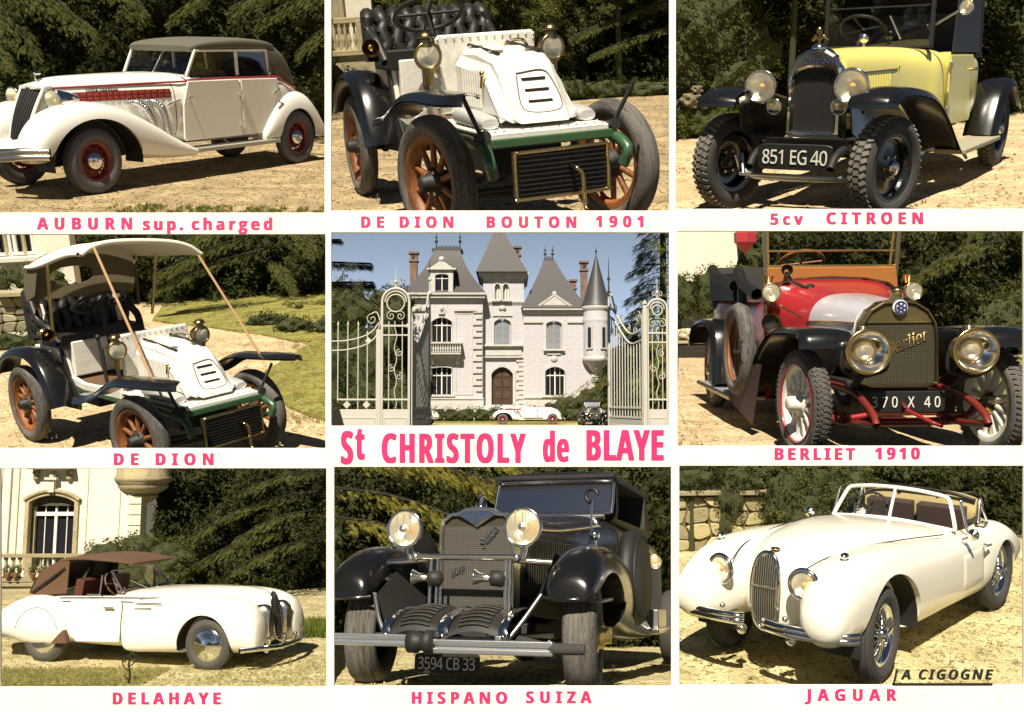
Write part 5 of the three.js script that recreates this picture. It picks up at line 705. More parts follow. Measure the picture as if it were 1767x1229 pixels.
  for (const s of [-1, 1]) {
    const f = (g) => s > 0 ? g : mir(g);
    P(c, 'front_mudguard', f(df), K); P(c, 'mudguard_edge', f(tube([[0.40, 0.60, 0.63], [0.44, 0.59, 0.72], [0.45, 0.59, 0.82], [0.42, 0.59, 0.91], [0.3, 0.585, 0.99], [0.1, 0.6, 1.02]], 0.014, 30, 6)), K);
    P(c, 'mudguard_valance', f(J(sheet([0.36, 0.62, 0.60], [0.52, 0.34, 0.42], [-0.2, 0.48, 0.36], [-0.1, 0.92, 0.56], 0.012), sheet([-0.1, 0.92, 0.56], [-0.2, 0.48, 0.36], [-1.6, 0.4, 0.42], [-1.0, 0.84, 0.56], 0.012))), M.dullblack);
    P(c, 'valance_edge', f(tube([[0.38, 0.62, 0.61], [0.48, 0.46, 0.52], [0.54, 0.33, 0.43]], 0.016, 12, 6)), M.steel);
    wheel(c, 0, 0.36, s * 0.80, s, { R: 0.375, w: 0.23, ri: 0.235, tyre: M.greyrubber, ribs: true, treadM: M.tread, rim: M.dullblack, disc: [[1, 0.2], [0.95, 0.3], [0.6, 0.36], [0.001, 0.4]], discM: K, hub: [[0.115, 0.06], [0.115, 0.10], [0.09, 0.105], [0.09, 0.14], [0.06, 0.145], [0.055, 0.19], [0.001, 0.195]], hubM: mat({ color: lin(0.55, 0.4, 0.14), metalness: 0.8, roughness: 0.3 }), steer: s < 0 ? 0.16 : 0.16 });
    wheel(c, -3.7, 0.36, s * 0.80, s, { R: 0.375, w: 0.2, ri: 0.235, tyre: M.rubber, rim: M.dullblack, disc: [[1, 0.2], [0.95, 0.3], [0.001, 0.4]], discM: K });
    const L = lamp(c, 'headlamp', 0.28, 1.074, s * 0.446, 0.128, [1, 0.02, s * 0.02], { len: 0.2, bulb: M.amber }); P(L, 'glass_bars', [-0.5, 0, 0.5].map((q) => bar([0.02, -0.1, q * 0.1], [0.02, 0.1, q * 0.1], 0.0025)).concat([lathe([[0.03, 0.024], [0.001, 0.034]], [1, 0, 0], [0, 0, 0], 14)]), M.reflector);
    P(c, 'headlamp_post', f(J(bar([0.2, 0.95, 0.446], [0.2, 0.86, 0.42], 0.03), bar([0.2, 0.86, 0.3], [0.16, 0.84, 0.62], 0.022))), M.nickel);
    P(c, 'marker_lamp', f(J(ball(0.04, -0.34, 1.06, 0.80), bar([-0.34, 0.99, 0.80], [-0.34, 1.04, 0.80], 0.015))), M.chrome);
    const sw = G(c, 'spare_wheel', -1.1, 0.78, s * 0.93); P(sw, 'cover', lathe([[0.001, 0.09], [0.3, 0.085], [0.36, 0.05], [0.375, 0], [0.36, -0.06], [0.001, -0.08]], [0, 0, s], [0, 0, 0], 40), M.dullblack); P(sw, 'cover_ring', tor(0.33, 0.012, [0, 0, 1], [0, 0, s * 0.07], 40), M.dullblack);
    P(c, 'running_board', f(box(1.4, 0.05, 0.34, -2.3, 0.36, 0.86)), M.nickel); P(c, 'running_board_box', f(box(0.4, 0.16, 0.26, -1.9, 0.46, 0.88)), M.steel);
    lamp(c, 'body_lamp', -2.1, 0.95, s * 0.92, 0.06, [1, 0, s * 0.2], { len: 0.14, m: M.brass }); P(c, 'body_lamp_bracket', f(bar([-2.2, 0.95, 0.92], [-2.25, 0.95, 0.7], 0.02)), M.brass);
    const lv = []; for (let i = 0; i < 22; i++) { const x = -0.3 - i * 0.048; lv.push(box(0.014, 0.34, 0.016, x, 0.88, hwAt(hr, x, 0.88) + 0.005)); } P(c, 'hood_louvres', f(J(lv)), K, null, 'stuff');
    P(c, 'hood_rail', f(tube([[-0.16, 1.11, hwAt(hr, -0.16, 1.1) + 0.004], [-1.0, 1.15, hwAt(hr, -1, 1.15) + 0.004], [-1.8, 1.25, hwAt(hr, -1.8, 1.25) + 0.004]], 0.012, 16, 6)), M.nickel);
  }
  P(c, 'badge_mast', [bar([-0.4, 1.0, -0.76], [-0.4, 1.05, -0.76], 0.04, 0.015), bar([-0.4, 1.04, -0.76], [-0.42, 1.32, -0.76], 0.007)], M.chrome); P(c, 'mast_emblem', [tor(0.05, 0.016, [1, 0, 0.3], [-0.42, 1.36, -0.76], 20, 4.6)], M.leather);
  P(c, 'lamp_crossbar', [bar([0.3, 0.875, 0.34], [0.3, 0.865, -0.41], 0.022), ball(0.03, 0.3, 0.875, 0.34), ball(0.03, 0.3, 0.865, -0.41)], M.nickel);
  P(c, 'crossbar_post', [bar([0.3, 0.87, 0.22], [0.32, 0.5, 0.22], 0.013), bar([0.3, 0.87, 0.17], [0.32, 0.5, 0.17], 0.011), bar([0.3, 0.86, -0.335], [0.32, 0.48, -0.335], 0.015), bar([0.3, 0.86, -0.365], [0.32, 0.48, -0.365], 0.013)], M.nickel);
  for (const [z0, z1] of [[0.34, 0.13], [-0.12, -0.30]]) { const h = P(c, 'horn', lathe([[0.05, 0], [0.055, 0.005], [0.03, 0.06], [0.025, 0.12], [0.045, 0.14], [0.05, 0.2], [0.001, 0.22]], [-0.25, -0.05, -1], [0.36, 0.735, z0], 20), M.nickel); P(h, 'horn_motor', lathe([[0.001, 0.1], [0.052, 0.12], [0.058, 0.2], [0.001, 0.23]], [-0.25, -0.05, -1], [0.36, 0.735, z0], 18), M.dullblack); }
  // curved louvred apron between the dumb irons, in two halves with bright strips
  const ap = (t) => [0.18 + 0.46 * Math.sin(t * PI / 2), 0.34 + 0.17 * Math.cos(t * PI / 2)];
  for (const [za, zb] of [[0.37, 0.0], [-0.04, -0.42]]) {
    const g = P(c, 'apron', gridGeo((i, j) => { const [x, y] = ap(i / 10), v = j / 8; return [x, y + 0.045 * Math.sin(v * PI), lerp(za, zb, v)]; }, 10, 8), M.dullblack);
    for (let i = 2; i < 9; i++) { const [x, y] = ap(i / 9.5); P(g, 'louvre', tube([0.22, 0.4, 0.6, 0.78].map((v) => [x + 0.008, y + 0.045 * Math.sin(v * PI) + 0.006, lerp(za, zb, v)]), 0.007, 8, 5), mat({ color: lin(0.06, 0.055, 0.045), metalness: 0.5, roughness: 0.5 })); }
  }
  for (const z of [0.385, -0.02, -0.435]) P(c, 'apron_strip', [gridGeo((i, j) => { const [x, y] = ap(i / 10); return [x + 0.012, y + 0.022 + 0.012 * Math.sin(j / 4 * PI), z + (j / 4 - 0.5) * (z === -0.02 ? 0.075 : 0.06)]; }, 10, 4), ball(0.03, 0.64, 0.35, z)], M.chrome);
  P(c, 'bumper', [box(0.035, 0.032, 0.84, 0.75, 0.345, 0.58), box(0.035, 0.032, 0.84, 0.75, 0.300, 0.58), box(0.02, 0.05, 0.84, 0.735, 0.322, 0.58), box(0.035, 0.036, 0.80, 0.75, 0.318, -0.40, 0, 0, 0), box(0.035, 0.036, 0.80, 0.75, 0.265, -0.40), box(0.02, 0.06, 0.80, 0.735, 0.292, -0.40)], mat({ color: lin(0.82, 0.81, 0.78), metalness: 1, roughness: 0.36, roughnessMap: roughT }));
  P(c, 'bumper_clamp', [lathe([[0.001, -0.09], [0.075, -0.09], [0.075, -0.03], [0.055, -0.02], [0.055, 0.02], [0.07, 0.03], [0.07, 0.09], [0.001, 0.09]], [0, 0, 1], [0.74, 0.315, 0.08], 24), bar([0.735, 0.29, 0.08], [0.4, 0.36, 0.1], 0.03)], M.dullblack);
  P(c, 'bumper_end', [bar([0.74, 0.292, -0.78], [0.70, 0.292, -0.985], 0.036, 0.034, 14), bar([0.735, 0.29, -0.8], [0.4, 0.34, -0.42], 0.03)], M.rubber);
  plateSign(c, '3594 CB 33', 0.58, 0.178, 0.20, -0.26, 0.13, { sx: 0.8, th: 0.075 });
  P(c, 'front_axle', [bar([0, 0.30, -0.7], [0, 0.30, 0.7], 0.035), box(1.2, 0.05, 0.05, 0.1, 0.34, 0.42), box(1.2, 0.05, 0.05, 0.1, 0.34, -0.42), bar([-0.16, 0.28, -0.66], [-0.16, 0.28, 0.66], 0.018)], M.steel);
  P(c, 'chassis', box(4.2, 0.14, 0.84, -2.2, 0.36, 0), M.dullblack);
  return c;
}
// ---------------------------------------------------------------- plants
const leafM = (r, g, b, t = 0.25) => new THREE.MeshPhysicalMaterial({ color: lin(r, g, b), roughness: 0.9, specularIntensity: 0.25, transmission: t, thickness: 0, side: THREE.DoubleSide, vertexColors: true });
const LM = { olive: leafM(0.095, 0.105, 0.026), cedar: leafM(0.040, 0.046, 0.014, 0.1), fresh: leafM(0.13, 0.16, 0.025), dark: leafM(0.040, 0.048, 0.015, 0.1), gold: leafM(0.22, 0.2, 0.035), grass: leafM(0.16, 0.19, 0.04), dry: leafM(0.3, 0.28, 0.10) };  // cedar, dark: shade put into the leaf colour; olive, gold: sunlight on cedar boughs
const coreM = mat({ color: lin(0.040, 0.046, 0.014), roughness: 1 }), barkM = mat({ color: lin(0.022, 0.016, 0.010), roughness: 0.95, bumpMap: softBump, bumpScale: 0.02 });  // core repeats the shade-darkened cedar green inside every crown
function leafGeo(list) { // list of [base, tip, width, fold]
  const pos = []; for (const [a, t, w, up] of list) { const d = t.clone().sub(a), sd = d.clone().cross(up).normalize().multiplyScalar(w / 2), m = a.clone().addScaledVector(d, 0.45), dn = up.clone().multiplyScalar(w * 0.18), l = m.clone().add(sd).add(dn), r = m.clone().sub(sd).add(dn); pos.push(...a.toArray(), ...l.toArray(), ...t.toArray(), ...a.toArray(), ...t.toArray(), ...r.toArray()); }
  const g = new THREE.BufferGeometry(); g.setAttribute('position', new THREE.Float32BufferAttribute(pos, 3)); g.computeVertexNormals(); g.setAttribute('uv', new THREE.Float32BufferAttribute(new Float32Array(pos.length / 3 * 2), 2)); return g;
}
const uv3 = () => { const z = rr(-1, 1), a = rr(0, PI * 2), r = Math.sqrt(1 - z * z); return V(r * Math.cos(a), z, r * Math.sin(a)); };
const SPRAY = { // each about 1 unit long, growing along +x, up is +y
  broad: [0, 1].map(() => leafGeo(Array.from({ length: 12 }, () => { const a = V(rr(0, 0.8), rr(-0.3, 0.3), rr(-0.4, 0.4)), d = uv3().multiplyScalar(rr(0.22, 0.4)).add(V(0.15, 0.05, 0)); return [a, a.clone().add(d), rr(0.14, 0.24), V(rr(-0.4, 0.4), 1, rr(-0.4, 0.4)).normalize()]; }))),
  needle: [0, 1].map(() => leafGeo(Array.from({ length: 20 }, (_, i) => { const t = i / 20, a = V(t * 0.9, -0.25 * t * t, rr(-0.02, 0.02)), s = i % 2 ? 1 : -1; return [a, a.clone().add(V(rr(0.12, 0.3), rr(-0.16, 0.06), s * rr(0.12, 0.34) * (1.1 - t * 0.7))), rr(0.05, 0.08), V(rr(-0.3, 0.3), 1, rr(-0.3, 0.3)).normalize()]; }))),
  inner: [0, 1].map(() => leafGeo(Array.from({ length: 8 }, () => { const a = V(rr(-0.2, 0.7), rr(-0.3, 0.3), rr(-0.4, 0.4)), d = uv3().multiplyScalar(rr(0.3, 0.55)).add(V(0.15, -0.1, 0)); return [a, a.clone().add(d), rr(0.14, 0.24), V(rr(-0.5, 0.5), 1, rr(-0.5, 0.5)).normalize()]; }))),
  blade: [0, 1].map(() => leafGeo(Array.from({ length: 9 }, () => { const a = V(rr(-0.3, 0.3), 0, rr(-0.3, 0.3)); return [a, a.clone().add(V(rr(-0.3, 0.3), rr(0.4, 1), rr(-0.3, 0.3))), rr(0.05, 0.1), V(1, 0, rr(-1, 1)).normalize()]; }))),
};
// one crown mesh from a list of placed sprays {p, d, s}; sprays beyond the sides of the plot are left off
function crown(o, b, name, kind, list, m, tint = 0.35, kindTag) {
  const pos = [], nor = [], col = [], x = V(1, 0, 0), q = new THREE.Quaternion(), q2 = new THREE.Quaternion(), v = V(), w = V();
  list.forEach((e, i) => {
    if (b && !b.inside(e.p, -e.s * 0.5)) return;
    const d = e.d.clone().normalize();
    if (kind === 'blade') q.setFromAxisAngle(V(0, 1, 0), rr(0, 6)); else { q.setFromAxisAngle(V(0, 1, 0), Math.atan2(-d.z, d.x)); q2.setFromAxisAngle(V(0, 0, 1), Math.asin(Math.max(-1, Math.min(1, d.y)))); q.multiply(q2); q2.setFromAxisAngle(x, rr(-0.5, 0.5)); q.multiply(q2); }
    const k = 1 + rr(-tint, tint), c = [k * rr(0.92, 1.12), k, k * rr(0.8, 1.1)], G0 = SPRAY[kind][i % 2], A = G0.attributes.position, N = G0.attributes.normal;
    for (let f = 0; f < A.count; f += 3) {
      const t = []; let ok = true;
      for (let j = 0; j < 3 && ok; j++) { v.fromBufferAttribute(A, f + j).multiplyScalar(e.s).applyQuaternion(q).add(e.p); if (b && !b.inside(v)) ok = false; t.push(v.x, v.y, v.z); }
      if (!ok) continue; pos.push(...t);
      for (let j = 0; j < 3; j++) { w.fromBufferAttribute(N, f + j).applyQuaternion(q); nor.push(w.x, w.y, w.z); col.push(...c); }
    }
  });
  if (!pos.length) return;
  const g = new THREE.BufferGeometry(); g.setAttribute('position', new THREE.Float32BufferAttribute(pos, 3)); g.setAttribute('normal', new THREE.Float32BufferAttribute(nor, 3)); g.setAttribute('color', new THREE.Float32BufferAttribute(col, 3)); g.userData.whole = true;
  const me = new THREE.Mesh(g, m); me.name = name; me.castShadow = me.receiveShadow = true; if (kindTag) me.userData.kind = kindTag; o.add(me);
}
function lump(x, y, z, rx, ry, rz, rough = 0.18) { // uneven dark inside of a crown
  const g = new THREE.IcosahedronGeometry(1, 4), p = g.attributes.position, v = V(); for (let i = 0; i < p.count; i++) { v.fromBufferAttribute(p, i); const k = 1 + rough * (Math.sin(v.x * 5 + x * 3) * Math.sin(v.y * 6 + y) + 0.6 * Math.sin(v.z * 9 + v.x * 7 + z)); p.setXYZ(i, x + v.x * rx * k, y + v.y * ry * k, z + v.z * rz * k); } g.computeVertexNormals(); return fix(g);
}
// rounded bush or leafy tree made of several lobes
function bush(b, name, label, cat, lobes, o = {}) {
  const t = T(b, name, label, cat, [0, 0, 0], 0, o.group), list = [];
  for (const [x, y, z, rx, ry, rz] of lobes) { const n = Math.round((o.dens || 120) * 1.3 * (rx * ry + ry * rz + rx * rz) / ((o.size || 0.14) ** 2) / 26); for (let i = 0; i < n; i++) { const u = uv3(), k = rr(0.72, 1.06); if (u.z < -0.5) continue; list.push({ p: V(x + u.x * rx * k, y + u.y * ry * k, z + u.z * rz * k), d: u.clone().add(V(0, o.lift ?? 0.25, 0)).addScaledVector(uv3(), 0.6), s: 0.82 * (o.size || 0.14) * rr(0.7, 1.3) }); } }
  crown(t, b, 'crown', o.kind || 'broad', list.filter((q) => q.p.y > 0.01), o.m || LM.olive, o.tint);
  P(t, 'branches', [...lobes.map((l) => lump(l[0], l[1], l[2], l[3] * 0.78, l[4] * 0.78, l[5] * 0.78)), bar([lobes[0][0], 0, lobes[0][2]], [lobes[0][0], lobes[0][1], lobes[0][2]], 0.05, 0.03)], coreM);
  return t;
}
// tall dense planting behind a plot: solid dark inside, clumps of sprays with dark gaps
function thicket(b, name, label, cat, x0, x1, z, h, o = {}) {
  const t = T(b, name, label, cat, [0, 0, 0], 0, o.group), list = [], sz = (o.size || 0.2) * 0.8, y0 = o.y0 || 0, ph = rr(0, 50), dz = o.dz || 1.1;
  const f = (x, y) => Math.sin(x * 2.1 + ph) * Math.sin(y * 2.7 + ph * 1.7) + 0.7 * Math.sin(x * 4.7 - y * 3.9 + ph * 2.3) + 0.5 * Math.sin(x * 9.1 + y * 8.3 + ph) + 0.35 * Math.sin(x * 17 - y * 13 + ph * 3);
  const n = Math.round((x1 - x0) * (h - y0) / (sz * sz) * 1.3 * (o.dens || 6));
  for (let i = 0; i < n; i++) { const x = rr(x0, x1), y = rr(y0, h), k = f(x / (o.scale || 1), y / (o.scale || 1)); if (k < (o.gap ?? 0.1) - rnd() * 0.5) continue; list.push({ p: V(x, y, z + dz * 0.36 * (k - 0.8) + rr(-0.1, 0.1) * dz), d: V(rr(-1, 1), rr(-0.8, 0.5) + (o.lift || 0), rr(0.1, 1)), s: 0.82 * sz * rr(0.6, 1.3) }); }
  crown(t, b, 'crown', o.kind || 'needle', list, o.m || LM.cedar, o.tint ?? 0.45);
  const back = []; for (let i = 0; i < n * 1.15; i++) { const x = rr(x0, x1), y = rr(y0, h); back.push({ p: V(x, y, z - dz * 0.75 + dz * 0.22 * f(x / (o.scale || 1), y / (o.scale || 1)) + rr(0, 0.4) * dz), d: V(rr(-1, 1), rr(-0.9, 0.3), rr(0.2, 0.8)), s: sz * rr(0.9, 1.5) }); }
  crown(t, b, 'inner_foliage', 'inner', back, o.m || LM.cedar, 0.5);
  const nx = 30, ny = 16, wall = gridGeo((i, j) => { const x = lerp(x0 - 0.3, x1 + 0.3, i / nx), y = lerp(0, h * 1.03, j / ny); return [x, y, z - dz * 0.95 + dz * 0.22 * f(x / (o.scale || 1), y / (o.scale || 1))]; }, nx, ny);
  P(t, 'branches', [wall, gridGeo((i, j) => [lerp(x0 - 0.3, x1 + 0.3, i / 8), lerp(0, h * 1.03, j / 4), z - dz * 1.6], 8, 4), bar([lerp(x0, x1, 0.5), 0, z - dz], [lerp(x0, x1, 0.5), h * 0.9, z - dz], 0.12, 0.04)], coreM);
  return t;
}
// cedar with long drooping boughs; boughs [x, y, z, dx, dy, dz, droop, width]
function cedar(b, name, label, trunk, boughs, o = {}) {
  const t = T(b, name, label, 'tree', [0, 0, 0], 0, o.group), list = [], sz = (o.size || 0.2) * 0.62;
  P(t, 'trunk', bar([trunk[0][0], trunk[0][1], trunk[0][2] - (o.back ?? 1.6)], [trunk[1][0], trunk[1][1], trunk[1][2] - (o.back ?? 1.6)], trunk[2], trunk[2] * 0.4, 12), barkM);
  for (const [x, y, z, dx, dy, dz, droop, w] of boughs) {
    const L = Math.hypot(dx, dy, dz), n = Math.round(L / sz * 1.35 * (o.dens || 22)), at = (k) => V(x + dx * k, y + dy * k - droop * k * k, z + dz * k);
    P(t, 'bough', tube([at(0), at(0.35), at(0.7), at(1)], 0.007 * L + 0.004, 12, 5), barkM);
    const side = V(dx, 0, dz).cross(V(0, 1, 0)).normalize();
    for (let i = 0; i < n; i++) { const k = Math.sqrt(rnd()), s = rr(-1, 1), p = at(k).addScaledVector(side, s * w * Math.sin(PI * Math.min(1, k * 0.85 + 0.12))); p.y += rr(-0.25, 0.06) * w - 0.35 * w * s * s; list.push({ p, d: V(dx / L + side.x * s * 0.8, -0.25 - rnd() * 0.7, dz / L + side.z * s * 0.8 + 0.15), s: 0.8 * sz * rr(0.65, 1.25) }); }
  }
  crown(t, b, 'crown', 'needle', list, o.m || LM.cedar, 0.4); return t;
}
function tufts(b, name, label, x0, x1, z0, z1, n, size, m, ok = () => true) { // grass and weeds on the ground
  const o = new THREE.Group(); o.name = numbered(name); tag(o, label, 'grass', null, 'stuff'); scene.add(o); put(o, b); plot.set(o, b);
  const list = []; for (let i = 0; i < n; i++) { const x = rr(x0, x1), z = rr(z0, z1); if (ok(x, z)) list.push({ p: V(x, 0, z), d: V(1, 0, 0), s: size * rr(0.5, 1.3) }); }
  const keep = list.filter((q) => b.inside(q.p, -0.02, [2])); crown(o, b, 'blades', 'blade', keep, m, 0.35, 'stuff'); return o;
}
function ground(b, x0, x1, z0, z1, m, y = 0, name = 'ground', ok = null) { // one sheet, gently uneven, metres in uv
  const nx = 40, nz = 40, f = (x, z) => y + 0.006 * Math.sin(x * 3.1 + z * 2.3) + 0.004 * Math.sin(x * 7.7 - z * 6.1);
  const g = gridGeo((i, j) => { const x = lerp(x0, x1, i / nx), z = lerp(z0, z1, j / nz); return [x, f(x, z), z]; }, nx, nz), p = g.attributes.position, u = g.attributes.uv;
  for (let i = 0; i < p.count; i++) u.setXY(i, p.getX(i) / 1.7, p.getZ(i) / 1.7);
  return S(b, name, J(g), m);
}
function pebbles(b, x0, x1, z0, z1, n, r, m) {
  const g = new THREE.IcosahedronGeometry(1, 0), l = []; for (let i = 0; i < n; i++) { const p = V(rr(x0, x1), 0, rr(z0, z1)); if (b.inside(p, r)) l.push(p); }
  const im = new THREE.InstancedMesh(g, m, l.length), e = new THREE.Euler(), q = new THREE.Quaternion(), M4 = new THREE.Matrix4(), c = new THREE.Color();
  l.forEach((p, i) => { e.set(rr(0, 6), rr(0, 6), rr(0, 6)); q.setFromEuler(e); const s = r * rr(0.3, 1) ** 2; M4.compose(p, q, V(s, s * 0.6, s)); im.setMatrixAt(i, M4); const k = rr(0.5, 1.3); c.setRGB(k, k * 0.95, k * 0.85); im.setColorAt(i, c); });
  im.name = numbered('gravel'); im.castShadow = im.receiveShadow = true; tag(im, 'loose gravel scattered over the sandy ground', 'gravel', null, 'stuff'); scene.add(im); put(im, b); return im;
}
// ---------------------------------------------------------------- stone and masonry helpers
function stoneWall(b, name, label, x0, x1, y0, y1, z, nx, ny, col, group) {
  const t = T(b, name, label, 'wall'); P(t, 'wall_core', box(x1 - x0, y1 - y0, 0.2, (x0 + x1) / 2, (y0 + y1) / 2, z - 0.13), mat({ color: lin(col[0] * 0.35, col[1] * 0.33, col[2] * 0.3), roughness: 1 }));
  const vx = []; for (let i = 0; i <= nx; i++) { vx.push([]); for (let j = 0; j <= ny; j++) { const o = j % 2 ? 0.5 : 0; vx[i].push([lerp(x0, x1, Math.min(1, Math.max(0, (i + (i === 0 || i === nx ? 0 : o * 0.6 + rr(-0.25, 0.25))) / nx))), lerp(y0, y1, (j + (j === 0 || j === ny ? 0 : rr(-0.28, 0.28))) / ny)]); } }
  const ms = [0.75, 1, 1.2, 1.4].map((k) => mat({ color: lin(col[0] * k, col[1] * k, col[2] * k * rr(0.85, 1.05)), roughness: 0.95, bumpMap: softBump, bumpScale: 0.02 }));
  for (let i = 0; i < nx; i++) for (let j = 0; j < ny; j++) { const c = [vx[i][j], vx[i + 1][j], vx[i + 1][j + 1], vx[i][j + 1]], m = [0, 1].map((k) => c.reduce((s, p) => s + p[k], 0) / 4), pts = []; c.forEach((p, k) => { const q = c[(k + 1) % 4]; for (const f of [0.14, 0.5, 0.86]) pts.push([0, 1].map((w) => { const v = lerp(p[w], q[w], f); return m[w] + (v - m[w]) * (f === 0.5 ? 0.95 : 0.9); })); }); P(t, 'stone', exXY(pts, z - 0.06, z + rr(-0.01, 0.035), 0.012), ms[Math.floor(rnd() * 4)]); }
  return t;
}
const plaster = (c, k = 0.1) => mat({ map: wearMap(c, k), roughness: 0.9, bumpMap: bumpT, bumpScale: 0.004 });
function archPts(x0, x1, y0, y1, rise) { const r = [[x0, y0], [x1, y0], [x1, y1]], n = 10; for (let i = 1; i < n; i++) { const t = i / n; r.push([lerp(x1, x0, t), y1 + rise * Math.sin(t * PI) ** 0.8]); } r.push([x0, y1]); return r; }
const baluster = (x, y, z, h, r) => lathe([[r * 0.9, 0], [r * 0.9, h * 0.08], [r * 0.45, h * 0.14], [r, h * 0.34], [r * 0.75, h * 0.5], [r * 0.38, h * 0.72], [r * 0.42, h * 0.84], [r * 0.9, h * 0.9], [r * 0.9, h]], [0, 1, 0], [x, y, z], 12);

const whiteWall = plaster([0.90, 0.88, 0.80], 0.05), stoneTrim = plaster([0.72, 0.67, 0.52], 0.18), terracotta = mat({ color: lin(0.3, 0.12, 0.05), roughness: 0.85 });
// ---------------------------------------------------------------- the chateau, about eighty metres beyond the gates
const chateauWall = plaster([0.74, 0.73, 0.75], 0.07), trimM = plaster([0.76, 0.75, 0.73], 0.1), slate = mat({ map: tex(256, (i) => { const y = i >> 8, x = i & 255, v = 0.25 + 0.10 * NZ.d[(i * 3) % 262144] + ((y % 16 < 2 || (x + (y >> 4) * 13) % 26 < 2) ? -0.07 : 0.04); return [v * 1.0, v * 0.97, v * 0.98]; }, true), roughness: 0.6 }), darkPane = mat({ color: lin(0.02, 0.02, 0.025), roughness: 0.08, metalness: 0.2 }), shutterM = mat({ color: lin(0.33, 0.34, 0.37), roughness: 0.7 }), lead = mat({ color: lin(0.05, 0.05, 0.055), roughness: 0.5 }), brickM = plaster([0.55, 0.44, 0.38], 0.25);
slate.map.repeat.set(0.5, 0.5);
{
  const b = B5, u = 0.0474, U = (p) => (p - 883.5) * u, H = (p) => (723.7 - p) * u, UD = (p, z) => (p - 883.5) * 0.0005923 * -z, HD = (p, z) => 1.6 + (690 - p) * 0.0005923 * -z; // UD, HD: the same for what stands farther back
  const c = T(b, 'chateau', 'white stone chateau with slate roofs, pointed corner turret and central tower beyond the gates', 'chateau');
  const zl = -78.2, zc = -79.2, zr = -78.8, zb = -90;
  const AR = (x0, x1, t, bt, r) => archPts(U(x0), U(x1), H(bt), H(t) - r, r);
  const win = (x0, x1, t, bt, r, z, shut) => { // window or shutters set back in a real opening, with frame and panes
    const w = P(c, 'window', exXY(AR(x0 - 1.2, x1 + 1.2, t - 1.5, bt, r), z - 0.02, z + 0.10, 0, [AR(x0, x1, t, bt - 0.8, r)]), trimM), m = (x0 + x1) / 2;
    if (shut) { P(w, 'shutter', exXY(AR(x0, m - 0.4, t, bt, r * 0.6), z - 0.26, z - 0.18, 0.01), shutterM); P(w, 'shutter', exXY(AR(m + 0.4, x1, t, bt, r * 0.6), z - 0.26, z - 0.18, 0.01), shutterM); const s = []; for (let y = t + 4; y < bt - 1; y += 2) s.push(box(U(x1) - U(x0) - 0.2, 0.03, 0.04, U(m), H(y), z - 0.16)); P(w, 'slats', s, shutterM, null, 'stuff'); }
    else { P(w, 'pane', exXY(AR(x0, x1, t, bt, r), z - 0.36, z - 0.33, 0), darkPane); const q = [box(0.10, H(t) - H(bt), 0.08, U(m), (H(t) + H(bt)) / 2, z - 0.29), box(U(x1) - U(x0), 0.09, 0.075, U(m), lerp(H(t), H(bt), 0.3), z - 0.29)]; for (const k of [0.25, 0.75]) q.push(box(0.04, H(t) - H(bt), 0.05, U(lerp(x0, x1, k)), (H(t) + H(bt)) / 2, z - 0.3)); for (const x of [x0 + 0.8, x1 - 0.8]) q.push(box(0.07, (H(t) - H(bt)) * 0.92, 0.07, U(x), lerp(H(t), H(bt), 0.54), z - 0.29)); P(w, 'window_frame', q, M.ivory); }
    P(w, 'sill', box(U(x1) - U(x0) + 0.5, 0.14, 0.35, U(m), H(bt) - 0.07, z + 0.14), trimM); return w;
  };
  // left wing
  const W1 = [[747, 782, 551, 594, 0.35], [747, 782, 635, 682, 0.1]], hole = (q) => AR(q[0], q[1], q[2], q[3], q[4]);
  P(c, 'wall', [exXY([[U(700), 0], [U(834), 0], [U(834), H(510)], [U(700), H(510)]], zl - 0.45, zl, 0, W1.map(hole)), box(0.4, H(510), 11, U(700) + 0.2, H(510) / 2, zl - 5.9), box(0.4, H(510), 11, U(834) - 0.2, H(510) / 2, zl - 5.9)], chateauWall, 'left wing wall');
  W1.forEach((q) => win(...q, zl));
  P(c, 'cornice', [box(U(838) - U(698), 0.32, 0.5, U(768), H(515), zl + 0.2), box(U(840) - U(696), 0.16, 0.7, U(768), H(511.5), zl + 0.25)], trimM); P(c, 'plinth', [box(U(836) - U(699), H(688), 0.2, U(767.5), H(688) / 2, zl + 0.1), box(U(836) - U(699), 0.12, 0.32, U(767.5), H(688), zl + 0.12)], trimM);
  P(c, 'wall_panel', [exXY([[U(788), H(682)], [U(818), H(682)], [U(818), H(543)], [U(788), H(543)]], zl, zl + 0.05, 0.02, [[[U(790), H(680)], [U(816), H(680)], [U(816), H(545)], [U(790), H(545)]]]), box(U(824) - U(786), 0.22, 0.18, U(805), H(538), zl + 0.1), box(U(745) - U(715), 0.2, 0.16, U(730), H(538), zl + 0.1)], trimM);
  for (let i = 0; i < 14; i++) P(c, 'quoin', box(i % 2 ? 0.5 : 0.72, 0.3, 0.14, U(833) - (i % 2 ? 0.25 : 0.36), H(540 + i * 10.2), zl + 0.07), trimM);
  P(c, 'keystone', [box(0.5, 0.5, 0.2, U(764.5), H(540), zl + 0.1), lathe([[0.001, -0.3], [0.12, -0.1], [0.16, 0.05], [0.08, 0.25], [0.001, 0.3]], [0, 1, 0], [U(764.5), H(536), zl + 0.25], 10)], trimM);
  const hip = (x0, x1, t0, t1, yb, yt, z0, z1, bell = 0.12) => gridGeo((i, j) => { const k = i / 8, q = k + bell * Math.sin(k * PI) * 1.0, cx = (j % 4), xx = [[x0, z0], [x1, z0], [x1, z1], [x0, z1]][cx % 4], zc0 = (z0 + z1) / 2, tt = [[t0, zc0 + 0.9], [t1, zc0 + 0.9], [t1, zc0 - 0.9], [t0, zc0 - 0.9]][cx % 4]; return [lerp(xx[0], tt[0], q > 1 ? 1 : q), lerp(yb, yt, k), lerp(xx[1], tt[1], q > 1 ? 1 : q)]; }, 8, 4);
